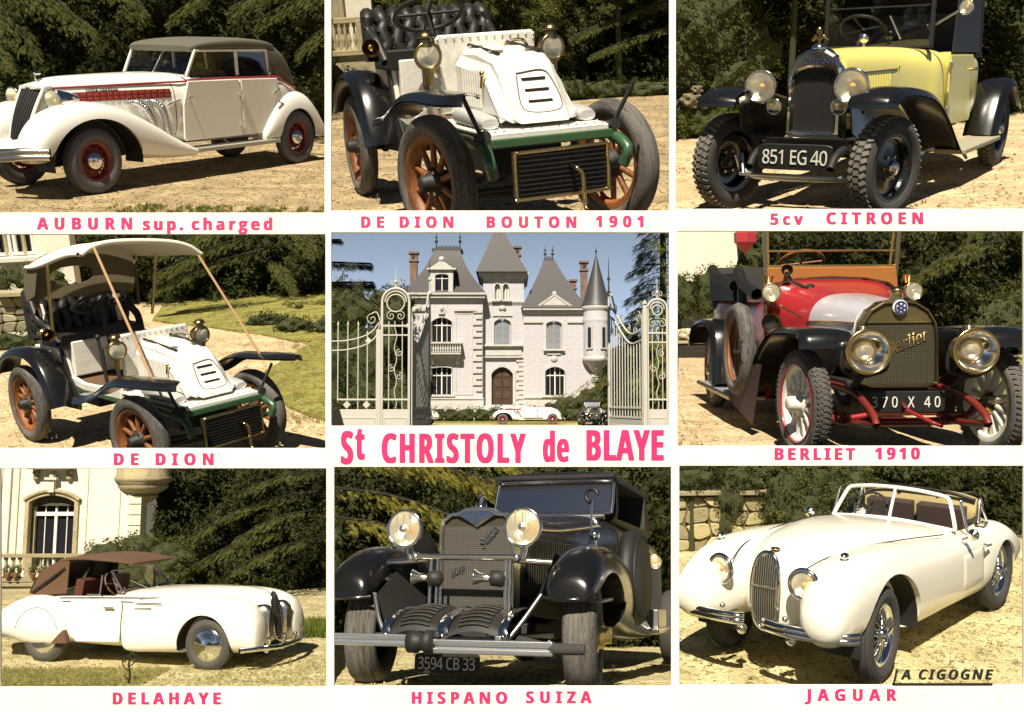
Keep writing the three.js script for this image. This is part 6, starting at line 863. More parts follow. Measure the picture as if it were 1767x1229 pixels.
  const flat = (g) => { const k = fix(g); k.computeVertexNormals(); const p = k.attributes.position, v = k.attributes.uv; for (let i = 0; i < p.count; i++) v.setXY(i, p.getX(i) + p.getZ(i), p.getY(i)); return k; };
  const r1 = P(c, 'roof', flat(hip(U(696), U(840), UD(750, -84), UD(794, -84), H(510), HD(433, -84), zl + 0.5, zb)), slate, 'bell-curved hipped roof of the left wing');
  P(r1, 'roof_platform', box(UD(798, -84) - UD(746, -84), 0.2, 2.4, UD(772, -84), HD(432, -84), (zl + zb) / 2), lead);
  const crest = (x0, x1, y, h, z) => { const g = [bar([x0, y, z], [x1, y, z], 0.04), bar([x0, y + h * 0.18, z], [x1, y + h * 0.18, z], 0.03)]; for (const x of [x0, x1]) { g.push(bar([x, y, z], [x, y + h, z], 0.06, 0.02), ball(0.14, x, y + h * 0.5, z), ball(0.1, x, y + h * 0.72, z)); } for (let k = 1; k < 6; k++) { const x = lerp(x0, x1, k / 6); g.push(tor(0.16, 0.025, [0, 0, 1], [x, y + 0.2 + 0.1 * Math.sin(k / 6 * PI), z], 12)); } return g; };
  P(r1, 'iron_cresting', crest(UD(752, -83), UD(793, -83), HD(431, -83), 1.6, (zl + zb) / 2 + 1), M.dullblack);
  // dormer
  const D0 = zl + 0.35, dw = P(c, 'dormer', [exXY([[U(745), H(513)], [U(784), H(513)], [U(784), H(470)], [U(745), H(470)]], D0 - 0.4, D0, 0.02, [AR(754, 776, 478, 512, 0.1)]), box(U(784) - U(745) - 0.1, H(466) - H(513), 3, U(764.5), (H(466) + H(513)) / 2, D0 - 1.95), exXY([[U(742), H(470)], [U(787), H(470)], [U(764.5), H(454)]], D0 - 0.5, D0 + 0.15, 0.03), box(U(789) - U(740), 0.14, 0.35, U(764.5), H(469.5), D0 + 0.05), ball(0.25, U(764.5), H(453), D0)], trimM);
  P(dw, 'dormer_roof', [sheet([U(740), H(470), D0], [U(764.5), H(453), D0], [U(764.5), H(453), D0 - 4], [U(740), H(470), D0 - 4], 0.1), sheet([U(764.5), H(453), D0], [U(789), H(470), D0], [U(789), H(470), D0 - 4], [U(764.5), H(453), D0 - 4], 0.1)], slate);
  P(dw, 'dormer_window', [exXY(AR(754, 776, 478, 512, 0.1), D0 - 0.34, D0 - 0.3, 0)], darkPane); P(dw, 'dormer_frame', [box(0.08, 1.6, 0.08, U(765), H(495), D0 - 0.26), box(1.0, 0.06, 0.07, U(765), H(485), D0 - 0.26)], M.ivory);
  // balcony with balusters
  const bl = P(c, 'balcony', [box(U(800) - U(741), 0.14, 1.1, U(770.5), H(595), zl + 0.55), box(U(798) - U(743), 0.2, 0.95, U(770.5), H(612), zl + 0.48), box(U(796) - U(745), 0.3, 0.5, U(770.5), H(617), zl + 0.25)], trimM);
  for (let i = 0; i < 14; i++) P(bl, 'baluster', baluster(lerp(U(744), U(797), i / 13), H(610), zl + 0.95, H(597) - H(610), 0.09), trimM);
  for (const x of [750, 791]) P(bl, 'bracket', exXY([[0, 0], [0.3, 0], [0.26, -0.35], [0, -0.6]], -0.12, 0.12, 0.02).rotateY(-PI / 2).translate(U(x), H(618), zl + 0.02), trimM);
  // central tower
  const W2 = [[853, 881, 551, 597, 0.3], [848.5, 885, 634, 700, 0.55]], tw = [[854, 863, 491, 519, 0.22], [868, 877.5, 491, 519, 0.22]];
  P(c, 'wall', [exXY([[U(834), 0], [U(904), 0], [U(904), H(476)], [U(834), H(476)]], zc - 0.45, zc, 0, [...W2, ...tw].map(hole)), box(0.4, H(476), 8, U(834) + 0.2, H(476) / 2, zc - 4.45), box(0.4, H(476), 8, U(904) - 0.2, H(476) / 2, zc - 4.45)], chateauWall, 'central tower wall');
  win(...W2[0], zc, true); tw.forEach((q) => win(...q, zc));
  const dpM = mat({ color: lin(0.06, 0.035, 0.018), roughness: 0.5 });
  P(c, 'door', [exXY(AR(848.5, 885, 634, 700, 0.55), zc - 0.36, zc - 0.3, 0.01), box(0.06, 2.9, 0.06, U(866.7), H(668), zc - 0.26)], mat({ color: lin(0.045, 0.025, 0.012), roughness: 0.5 })); for (const k of [0.3, 0.7]) for (const y of [645, 662, 682]) P(c, 'door_panel', box(0.55, 0.55, 0.05, U(lerp(848.5, 885, k)), H(y), zc - 0.28), dpM);
  P(c, 'door_surround', exXY(AR(844, 889.5, 628, 700, 0.6), zc - 0.02, zc + 0.12, 0, [AR(848.5, 885, 634, 698.5, 0.55)]), trimM);
  P(c, 'cornice', [box(U(912) - U(826), 0.2, 8.8, U(869), H(474), zc - 4), box(U(908) - U(830), 0.22, 8.5, U(869), H(478.5), zc - 4), box(U(905) - U(833), 0.16, 0.16, U(869), H(522), zc + 0.08)], trimM);
  const dent = []; for (let i = 0; i < 24; i++) dent.push(box(0.07, 0.1, 0.1, lerp(U(835), U(903), i / 23), H(526), zc + 0.05)); P(c, 'dentils', dent, trimM, null, 'stuff');
  P(c, 'ledge', [box(U(904) - U(834), 0.14, 0.4, U(869), H(597.5), zc + 0.2), box(U(900) - U(838), H(600) - H(614), 0.12, U(869), H(607), zc + 0.06), box(U(904) - U(834), 0.14, 0.3, U(869), H(617), zc + 0.15)], trimM);
  P(c, 'gable_ornament', [ball(0.3, U(867), H(533), zc + 0.1, 1, 0.7, 0.5), exXY([[U(851), H(547)], [U(884), H(547)], [U(884), H(545)], [U(867), H(538)], [U(851), H(545)]], zc, zc + 0.12, 0.02)], trimM);
  for (let i = 0; i < 12; i++) P(c, 'quoin', box(i % 2 ? 0.42 : 0.6, 0.3, 0.14, U(903.5) - (i % 2 ? 0.21 : 0.3), H(622 + i * 8), zc + 0.07), trimM);
  P(c, 'roof', flat(hip(U(822), U(910), UD(859, -83), UD(861, -83), H(472), HD(384, -83), zc + 0.8, zc - 8.6, 0.02)), slate, 'steep pyramid roof of the central tower');
  // right wing
  const W3 = [[942, 968, 556, 604, 0.2], [940, 973.5, 634, 683, 0.35]];
  P(c, 'wall', [exXY([[U(903), 0], [U(1050), 0], [U(1050), H(535)], [U(903), H(535)]], zr - 0.45, zr, 0, W3.map(hole)), box(0.4, H(535), 9, U(1050) - 0.2, H(535) / 2, zr - 4.95)], chateauWall, 'right wing wall');
  win(...W3[0], zr, true); win(...W3[1], zr);
  P(c, 'cornice', [box(U(1052) - U(902), 0.16, 0.5, U(977), H(536), zr + 0.2), box(U(1050) - U(903), 0.2, 0.25, U(977), H(540), zr + 0.12), box(U(936) - U(903), 0.2, 0.14, U(919.5), H(557), zr + 0.07), box(U(1010) - U(978), 0.2, 0.14, U(994), H(557), zr + 0.07)], trimM);
  P(c, 'pediment', [exXY([[U(925), H(535)], [U(988), H(535)], [U(956), H(513)]], zr - 0.4, zr + 0.2, 0.02), sheet([U(922), H(535), zr + 0.25], [U(956), H(511), zr + 0.25], [U(956), H(511), zr - 0.6], [U(922), H(535), zr - 0.6], 0.14), sheet([U(956), H(511), zr + 0.25], [U(991), H(535), zr + 0.25], [U(991), H(535), zr - 0.6], [U(956), H(511), zr - 0.6], 0.14), ball(0.2, U(956), H(509), zr)], trimM);
  P(c, 'wall_ornament', [box(1.1, 0.14, 0.12, U(955), H(612), zr + 0.06), ball(0.28, U(955), H(620), zr + 0.05, 1, 0.9, 0.4), box(U(1050) - U(903), 0.14, 0.3, U(977), H(686), zr + 0.1), box(U(1050) - U(903), H(687), 0.16, U(977), H(687) / 2, zr + 0.06)], trimM);
  const r3 = P(c, 'roof', flat(hip(U(899), U(1012), UD(938, -84.4), UD(957, -84.4), H(534), HD(452, -84.4), zr + 0.5, zb, 0.04)), slate, 'hipped roof of the right wing');
  P(r3, 'iron_cresting', [...crest(UD(941, -83.5), UD(954, -83.5), HD(451, -83.5), 1.4, (zr + zb) / 2 + 0.9), box(1.0, 0.2, 2, UD(947.5, -84), HD(451.5, -84), (zr + zb) / 2)], lead);
  // corner turret on a corbel
  const tx = U(1027), tz = zr + 0.15, tr = 1.04, TU = P(c, 'turret', [lathe([[tr, H(622)], [tr, H(560)], [tr + 0.07, H(558)], [tr + 0.07, H(553)], [tr, H(551)], [tr, H(534)]], [0, 1, 0], [tx, 0, tz], 36)], chateauWall);
  P(TU, 'turret_corbel', lathe([[0.001, H(650)], [0.2, H(645)], [0.42, H(640)], [0.55, H(637)], [0.62, H(634)], [0.85, H(629)], [1.02, H(626)], [1.14, H(623)], [1.16, H(619)], [tr, H(617)]], [0, 1, 0], [tx, 0, tz], 36), trimM); P(TU, 'turret_cornice', lathe([[tr, H(540)], [tr + 0.14, H(536)], [tr + 0.18, H(531)], [tr, H(530)]], [0, 1, 0], [tx, 0, tz], 36), trimM);
  P(TU, 'turret_roof', lathe([[tr + 0.2, H(531)], [tr - 0.05, H(520)], [0.62, H(490)], [0.3, H(465)], [0.05, H(444)], [0.001, H(442)]], [0, 1, 0], [tx, 0, tz], 36), lead); P(TU, 'finial', [bar([tx, H(446), tz], [tx, H(430), tz], 0.05, 0.02), ball(0.1, tx, H(437), tz)], M.dullblack);
  for (const a of [-0.62, 0.5]) { const X = tx + Math.sin(a) * tr, Z = tz + Math.cos(a) * tr; P(TU, 'slit_window', box(0.3, 1.6, 0.12, X, H(585), Z, 0, a, 0), darkPane); P(TU, 'slit_surround', [box(0.08, 1.75, 0.14, X - 0.2 * Math.cos(a), H(585), Z + 0.2 * Math.sin(a), 0, a, 0), box(0.08, 1.75, 0.14, X + 0.2 * Math.cos(a), H(585), Z - 0.2 * Math.sin(a), 0, a, 0), box(0.6, 0.1, 0.2, X, H(604), Z, 0, a, 0)], trimM); }
  for (let i = 0; i < 7; i++) P(c, 'quoin', box(0.5, 0.34, 0.16, U(1024), H(648 + i * 9), zr + 0.07), trimM);
  // chimneys
  for (const [x0, x1, t, bt, z] of [[707, 719, 436, 505, zl - 4], [887, 898, 426, 480, zc - 6], [1003, 1014, 452, 520, zr - 4], [985, 994, 484, 515, zr - 5]]) {
    const xm = UD((x0 + x1) / 2, z), w = UD(x1, z) - UD(x0, z), ch = P(c, 'chimney', [box(w, HD(t, z) - HD(bt, z), 0.8, xm, (HD(t, z) + HD(bt, z)) / 2, z), box(w + 0.25, 0.18, 1.05, xm, HD(t, z), z), box(w + 0.2, 0.14, 1.0, xm, HD(t + 14, z), z)], brickM);
    if (t < 470) P(ch, 'chimney_opening', exXY(archPts(xm - 0.13, xm + 0.13, HD(t + 11, z), HD(t + 5, z), 0.12), z + 0.38, z + 0.42, 0), M.dullblack);
  }
  P(c, 'entrance_steps', [box(3.4, 0.5, 2.4, U(867), 0.9, zc + 1.3), box(4.2, 0.9, 3.2, U(867), 0.45, zc + 1.6)], trimM);
}
// ---------------------------------------------------------------- wrought-iron gates, twenty-five metres away
{
  const b = B5, s = Math.tan(PI / 9) / 614.5, iron = mat({ color: lin(0.50, 0.48, 0.43), roughness: 0.55, bumpMap: bumpT, bumpScale: 0.003 }), k = 0.46, yb = 0.864, u = s * 25, X = (p) => (p - 883.5) * u, Y = (p) => 1.6 + (690 - p) * u;
  const scroll = (x, y, r, dir, turns = 1.4) => tube(Array.from({ length: 16 }, (_, i) => { const t = i / 15, a = dir * t * turns * PI * 2 + PI / 2, q = r * (1 - 0.85 * t); return [x + q * Math.cos(a), y + q * Math.sin(a), 0]; }), 0.012, 30, 5);
  const lowPanel = (g, x0, x1, y1) => { P(g, 'base_panel', box(x1 - x0, y1 - 0.1, 0.03, (x0 + x1) / 2, y1 / 2 + 0.05, 0), iron); P(g, 'panel_moulding', [box(x1 - x0 - 0.16, 0.04, 0.05, (x0 + x1) / 2, y1 - 0.22, 0), box(x1 - x0 - 0.16, 0.04, 0.05, (x0 + x1) / 2, 0.3, 0), box(0.04, y1 - 0.5, 0.05, x0 + 0.1, y1 / 2 + 0.04, 0), box(0.04, y1 - 0.5, 0.05, x1 - 0.1, y1 / 2 + 0.04, 0)], iron); };
  const pillar = (label, x0, x1, top) => { // narrow openwork pillar with a round head
    const m = (x0 + x1) / 2, r = (x1 - x0) / 2, g = T(b, 'iron_gate_pillar', label, 'gate pillar', [m * k, yb, -11.5]); g.scale.multiplyScalar(k);
    P(g, 'post', [box(0.065, top - r, 0.07, -r + 0.035, (top - r) / 2, 0)], iron); P(g, 'post', [box(0.065, top - r, 0.07, r - 0.035, (top - r) / 2, 0)], iron);
    P(g, 'round_head', [tor(r - 0.035, 0.034, [0, 0, 1], [0, top - r, 0], 28, PI), tor(r - 0.16, 0.02, [0, 0, 1], [0, top - r - 0.03, 0], 28), tor(r - 0.11, 0.02, [0, 0, 1], [0, top - r, 0], 28, PI)], iron);
    P(g, 'scrollwork', [scroll(-0.12, top - r - 0.36, 0.12, 1), scroll(0.12, top - r - 0.36, 0.12, -1), scroll(-0.1, 2.4, 0.1, 1), scroll(0.1, 2.2, 0.1, -1), scroll(0.1, 2.8, 0.1, 1)], iron);
    for (const k of [-0.45, 0, 0.45]) P(g, 'bar', k ? bar([k * r, 1.35, 0], [k * r, top - r - 0.5, 0], 0.014) : tube(Array.from({ length: 20 }, (_, i) => [0.03 * Math.sin(i * 1.3), lerp(1.35, top - r - 0.5, i / 19), 0]), 0.014, 60, 5), iron);
    P(g, 'rail', [box(x1 - x0, 0.05, 0.05, 0, 1.6, 0), box(x1 - x0, 0.05, 0.05, 0, top - r - 0.62, 0), box(x1 - x0, 0.04, 0.05, 0, top - r - 0.86, 0)], iron);
    P(g, 'finial', [bar([0, top - 0.02, 0], [0, top + 0.52, 0], 0.025, 0.004), ball(0.05, 0, top + 0.14, 0), scroll(-0.07, top + 0.1, 0.07, 1, 1), scroll(0.07, top + 0.1, 0.07, -1, 1)], iron);
    lowPanel(g, -r, r, 1.35); return g;
  };
  pillar('left openwork iron gate pillar with a round arched head beside the fence', X(655), X(707), Y(494)); pillar('right openwork iron gate pillar with a round head and spear finial', X(1117), X(1156), Y(513));
  { // fixed fence on the left
    const g = T(b, 'iron_fence', 'tall pale iron fence with scrolls standing left of the gate pillars', 'fence', [0, yb, -11.5]); g.scale.multiplyScalar(k);
    P(g, 'post', box(0.13, 3.4, 0.1, X(653) - 0.02, 1.7, 0), iron);
    for (const p of [556, 567, 581, 598, 616, 632]) P(g, 'bar', [bar([X(p), 1.35, 0], [X(p), Y(p > 620 ? 575 : 560), 0], 0.016), bar([X(p), Y(p > 620 ? 575 : 560), 0], [X(p), Y(p > 620 ? 570 : 553), 0], 0.03, 0.003)], iron);
    for (const y of [0, 16]) P(g, 'curved_rail', tube([[X(540), Y(605 - y), 0], [X(590), Y(604 - y), 0], [X(620), Y(598 - y), 0], [X(640), Y(588 - y), 0], [X(652), Y(572 - y), 0]], 0.02, 24, 6), iron);
    P(g, 'rail', [box(X(652) - X(540), 0.05, 0.05, (X(652) + X(540)) / 2, Y(690), 0)], iron); P(g, 'scroll', [scroll(X(640), Y(550), 0.15, 1, 1.3), tube([[X(650), Y(570), 0], [X(654), Y(555), 0], [X(648), Y(538), 0], [X(640), Y(540), 0]], 0.018, 16, 5)], iron);
    for (const p of [597, 631]) P(g, 'diamond', exXY([[X(p) - 0.1, Y(699)], [X(p), Y(699) - 0.1], [X(p) + 0.1, Y(699)], [X(p), Y(699) + 0.1]], -0.03, 0.03, 0.005), iron); P(g, 'diamond', exXY([[X(634) - 0.09, Y(588)], [X(634), Y(588) - 0.09], [X(634) + 0.09, Y(588)], [X(634), Y(588) + 0.09]], -0.03, 0.03, 0.005), iron);
    lowPanel(g, X(530), X(652), 1.35);
  }
  const leaf = (label, x0, z0, x1, z1, n, side) => { // swung-open leaf, built along +x from the hinge
    const L = Math.hypot(x1 - x0, z1 - z0), g = T(b, 'iron_gate_leaf', label, 'gate', [x0 * k, yb, z0 * k], Math.atan2(-(z1 - z0), x1 - x0)), top = (t) => lerp(3.15, 3.95, ssRamp(0.25, 1, t)) - 0.1 * Math.sin(t * PI); g.scale.multiplyScalar(k);
    P(g, 'stile', box(0.07, 3.7, 0.07, 0, 1.85, 0), iron); P(g, 'stile', box(0.07, 4.0, 0.07, L, 2.0, 0), iron);
    for (let i = 1; i < n; i++) { const x = L * i / n; P(g, 'bar', bar([x, 1.1, 0], [x, top(i / n), 0], 0.017), iron); }
    for (const o of [0, 0.26]) P(g, 'curved_rail', tube(Array.from({ length: 9 }, (_, i) => [L * i / 8, top(i / 8) + o, 0]), 0.03, 30, 6), iron);
    P(g, 'rail', [box(L, 0.06, 0.05, L / 2, 1.38, 0), box(L, 0.06, 0.05, L / 2, 1.12, 0)], iron);
    P(g, 'scrollwork', [0.2, 0.4, 0.6, 0.8].map((k, i) => scroll(L * k, top(k) + 0.35, 0.14, i % 2 ? 1 : -1)).concat([tube([[L, 4.6, 0], [L * 0.9, 4.5, 0], [L * 0.78, 4.0, 0], [L * 0.72, 3.75, 0]], 0.025, 16, 5), scroll(L * 0.12, 3.75, 0.16, 1)]), iron);
    P(g, 'finial', [bar([L, 3.9, 0], [L, 5.6, 0], 0.04, 0.006), ball(0.07, L, 4.6, 0), ball(0.05, L, 5.0, 0), bar([0, 3.6, 0], [0, 3.95, 0], 0.05, 0.01)], iron);
    P(g, 'base_panel', box(L, 0.98, 0.03, L / 2, 0.58, 0), iron); P(g, 'panel_moulding', [box(L - 0.2, 0.05, 0.06, L / 2, 0.9, 0), box(L - 0.2, 0.05, 0.06, L / 2, 0.28, 0)], iron);
    return g;
  };
  leaf('left iron gate leaf swung open in front of the chateau wing', X(708), -25.1, (740 - 883.5) * s * 27.4, -27.4, 16); leaf('right iron gate leaf swung open beside the black car', X(1112), -25.1, (1052 - 883.5) * s * 27.4, -27.4, 12);
  const gp = T(b, 'gate_post', 'plain wooden post standing between right gate leaf and pillar', 'post', [X(1114) * k, yb, -11.46]); gp.scale.multiplyScalar(k); P(gp, 'shaft', box(0.11, 4.05, 0.1, 0, 2.02, 0), iron); P(gp, 'post_cap', lathe([[0.001, 0.12], [0.07, 0.02], [0.075, 0], [0.001, 0]], [0, 1, 0], [0, 4.05, 0], 12), iron);
  const th = T(b, 'gate_threshold', 'stone threshold that carries the gate pillars', 'threshold'); P(th, 'slab', box(6, 0.86, 3, 0, 0.43, -12.2), stoneTrim);
}
// ---------------------------------------------------------------- grounds, walls and planting of each plot
const sandM = mat({ map: groundTex([0.54, 0.47, 0.35], [0.70, 0.62, 0.47], [0.32, 0.27, 0.18], 0.85), roughness: 1, bumpMap: softBump, bumpScale: 0.03 });
const paleSand = mat({ map: groundTex([0.68, 0.60, 0.46], [0.82, 0.73, 0.58], [0.47, 0.40, 0.29], 0.75), roughness: 1, bumpMap: softBump, bumpScale: 0.03 });
const yellowSand = mat({ map: groundTex([0.70, 0.65, 0.47], [0.86, 0.81, 0.62], [0.45, 0.43, 0.26], 0.8), roughness: 1, bumpMap: softBump, bumpScale: 0.04 });
const lawnM = mat({ map: groundTex([0.40, 0.40, 0.17], [0.55, 0.53, 0.26], [0.62, 0.57, 0.30], 0.6), roughness: 1, bumpMap: softBump, bumpScale: 0.06 });
const peb = mat({ color: lin(0.36, 0.28, 0.16), roughness: 1 });
function litter(b, x0, x1, z0, z1, n) { const l = []; for (let i = 0; i < n; i++) l.push({ p: V(rr(x0, x1), 0.012, rr(z0, z1)), d: V(rr(-1, 1), 0.05, rr(-1, 1)), s: rr(0.03, 0.07) }); const o = new THREE.Group(); o.name = numbered('leaf_litter'); tag(o, 'dry fallen leaves scattered on the ground', 'leaves', null, 'stuff'); scene.add(o); put(o, b); plot.set(o, b); crown(o, b, 'leaves', 'broad', l, litterM, 0.5, 'stuff'); }
const litterM = leafM(0.12, 0.075, 0.035, 0.05);
{ // top left
  const b = B1; ground(b, -5, 5.5, -10, 2.4, sandM); pebbles(b, -3, 4, -5, 2, 3600, 0.022, peb);
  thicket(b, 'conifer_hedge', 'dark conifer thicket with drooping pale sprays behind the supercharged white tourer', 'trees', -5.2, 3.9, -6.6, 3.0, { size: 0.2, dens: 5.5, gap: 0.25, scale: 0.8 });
  cedar(b, 'cedar_tree', 'cedar hanging pale drooping boughs over the long white hood', [[-3.4, 0, -6.0], [-3.4, 3.2, -6.0], 0.2], [[-3.4, 2.9, -5.9, 1.5, -0.2, 0.5, 0.5, 0.5], [-3.2, 2.5, -5.9, 1.7, -0.1, 0.5, 0.5, 0.5], [-3.5, 2.2, -5.8, 1.0, -0.2, 0.6, 0.5, 0.4], [-2.0, 3.1, -5.9, 1.4, -0.3, 0.5, 0.6, 0.5], [-3.6, 1.7, -5.6, 0.7, -0.1, 0.5, 0.35, 0.25]], { size: 0.19, dens: 26, m: LM.olive });
  cedar(b, 'cedar_tree', 'cedar with hanging grey-green boughs above the tourer soft top', [[2.6, 0, -6.4], [2.6, 3.2, -6.4], 0.2], [[2.7, 3.0, -6.0, -1.9, -0.2, 0.5, 0.5, 0.5], [2.8, 2.7, -5.9, -1.5, -0.1, 0.5, 0.5, 0.5], [2.9, 2.2, -5.8, -0.9, -0.1, 0.5, 0.5, 0.4], [1.2, 2.9, -6.0, -1.5, -0.2, 0.4, 0.6, 0.4]], { size: 0.17, dens: 26, m: LM.olive });
  tufts(b, 'grass_verge', 'green grass tufts along the front edge below the white tourer', 1.2, 4.2, 1.15, 1.9, 1300, 0.06, LM.fresh, (x, z) => Math.sin(x * 9) + Math.sin(x * 23) > -0.6);
}
{ // top middle
  const b = B2; ground(b, -5, 4, -16, 0.2, sandM); pebbles(b, -3, 2.5, -8, 0, 2800, 0.016, peb);
  const lw = S(b, 'lawn', exXZ([[0.9, -9.6], [3.2, -9.4], [3.4, -14], [1.2, -14]], 0.0, 0.03, 0), lawnM);
  thicket(b, 'shrubbery', 'sunlit green shrubbery behind the white runabout without a canopy', 'shrubs', -2.3, 1.0, -12.0, 1.9, { kind: 'broad', m: LM.olive, size: 0.16, dens: 7, gap: -0.1, scale: 0.7 });
  thicket(b, 'cedar_thicket', 'dark cedar thicket with sunlit branch tips at the right of the runabout', 'trees', 0.8, 3.4, -12.6, 2.1, { size: 0.2, dens: 7, gap: 0.5, scale: 0.8 });
  cedar(b, 'cedar_tree', 'cedar stretching sunlit boughs over the lawn by the round lamp', [[2.9, 0, -12], [2.9, 2.2, -12], 0.12], [[2.8, 1.35, -11.8, -1.9, -0.25, 0.6, 0.25, 0.2], [2.8, 1.6, -11.8, -1.4, -0.1, 0.6, 0.2, 0.2], [2.9, 1.0, -11.6, -1.7, -0.3, 0.5, 0.15, 0.15]], { size: 0.12, dens: 30, m: LM.olive });
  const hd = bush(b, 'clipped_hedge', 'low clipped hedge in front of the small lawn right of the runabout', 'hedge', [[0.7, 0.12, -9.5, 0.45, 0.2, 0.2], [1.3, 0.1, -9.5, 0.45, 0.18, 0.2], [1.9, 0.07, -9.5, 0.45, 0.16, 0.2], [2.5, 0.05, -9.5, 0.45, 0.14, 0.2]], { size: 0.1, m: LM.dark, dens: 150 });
  const h = T(b, 'house_wall', 'pale house wall seen above the balustrade at the upper left corner', 'building'); P(h, 'wall', box(3.5, 3, 0.3, -4.2, 1.3, -12.6), whiteWall); P(h, 'pilaster', box(0.35, 3, 0.12, -3.1, 1.3, -12.4), stoneTrim);
  const bl = T(b, 'stone_balustrade', 'short stone balustrade left behind the black tufted runabout seat', 'balustrade'); P(bl, 'handrail', box(1.3, 0.09, 0.16, -2.9, 1.33, -10.8), stoneTrim); P(bl, 'base', [box(1.3, 0.09, 0.18, -2.9, 0.84, -10.8), box(1.4, 0.8, 0.2, -2.9, 0.4, -10.85)], stoneTrim);
  for (let i = 0; i < 9; i++) P(bl, 'baluster', baluster(-3.3 + i * 0.095, 0.885, -10.8, 0.40, 0.038), stoneTrim); P(bl, 'pier', box(0.16, 0.5, 0.18, -2.42, 1.08, -10.8), stoneTrim);
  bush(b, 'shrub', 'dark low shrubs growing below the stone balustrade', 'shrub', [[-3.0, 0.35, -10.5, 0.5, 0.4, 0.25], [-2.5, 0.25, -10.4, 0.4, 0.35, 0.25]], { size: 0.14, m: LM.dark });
}
{ // top right
  const b = B3; ground(b, -2, 9, -11, 0.7, paleSand); pebbles(b, -1, 4, -5, 0.3, 2000, 0.014, peb);
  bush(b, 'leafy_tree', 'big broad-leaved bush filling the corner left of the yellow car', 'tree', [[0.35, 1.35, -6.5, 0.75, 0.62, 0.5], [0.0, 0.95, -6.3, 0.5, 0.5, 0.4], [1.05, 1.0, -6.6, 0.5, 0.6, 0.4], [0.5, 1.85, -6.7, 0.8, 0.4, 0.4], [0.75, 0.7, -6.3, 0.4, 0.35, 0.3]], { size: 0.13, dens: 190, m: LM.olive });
  bush(b, 'clipped_hedge', 'low clipped hedge at the foot of the broad-leaved bush by the yellow car', 'hedge', [[-0.1, 0.17, -6.0, 0.45, 0.22, 0.25], [0.45, 0.16, -6.0, 0.45, 0.22, 0.25], [0.95, 0.14, -6.05, 0.4, 0.22, 0.25]], { size: 0.07, dens: 190, m: LM.fresh });
  const rk = T(b, 'garden_rocks', 'pale rocks lying between clipped hedge and bush behind the front wheel', 'rocks'); for (const [x, y, r] of [[0.2, 0.48, 0.13], [0.36, 0.44, 0.1], [0.28, 0.62, 0.07]]) P(rk, 'rock', lump(x, y, -5.95, r, r * 0.7, r, 0.25), plaster([0.55, 0.50, 0.38], 0.3)); P(rk, 'mound', lump(0.3, 0.25, -6.05, 0.3, 0.25, 0.15), coreM);
  thicket(b, 'dark_trees', 'nearly black trees standing behind the yellow car soft top', 'trees', 0.9, 7.5, -7.3, 2.5, { size: 0.2, dens: 6, gap: 0.75, scale: 0.9 });
}
{ const b = B3; bush(b, 'added_shade_crown', 'unseen crown added to shade the dark trees behind the yellow car', 'tree', [[1.6, 2.75, -6.3, 1.0, 0.5, 0.8], [3.0, 2.7, -6.2, 1.0, 0.5, 0.8], [4.4, 2.7, -6.2, 1.0, 0.5, 0.8], [5.8, 2.7, -6.2, 1.0, 0.5, 0.8]], { size: 0.3, m: LM.cedar, dens: 60 }); bush(B2, 'added_shade_crown', 'unseen crown added to shade the cedar thicket right of the runabout', 'tree', [[1.7, 2.35, -11.4, 0.8, 0.4, 0.7], [2.5, 2.3, -11.4, 0.8, 0.4, 0.7]], { size: 0.3, m: LM.cedar, dens: 60 }); }  // crowns out of view, added only to shade the trees below
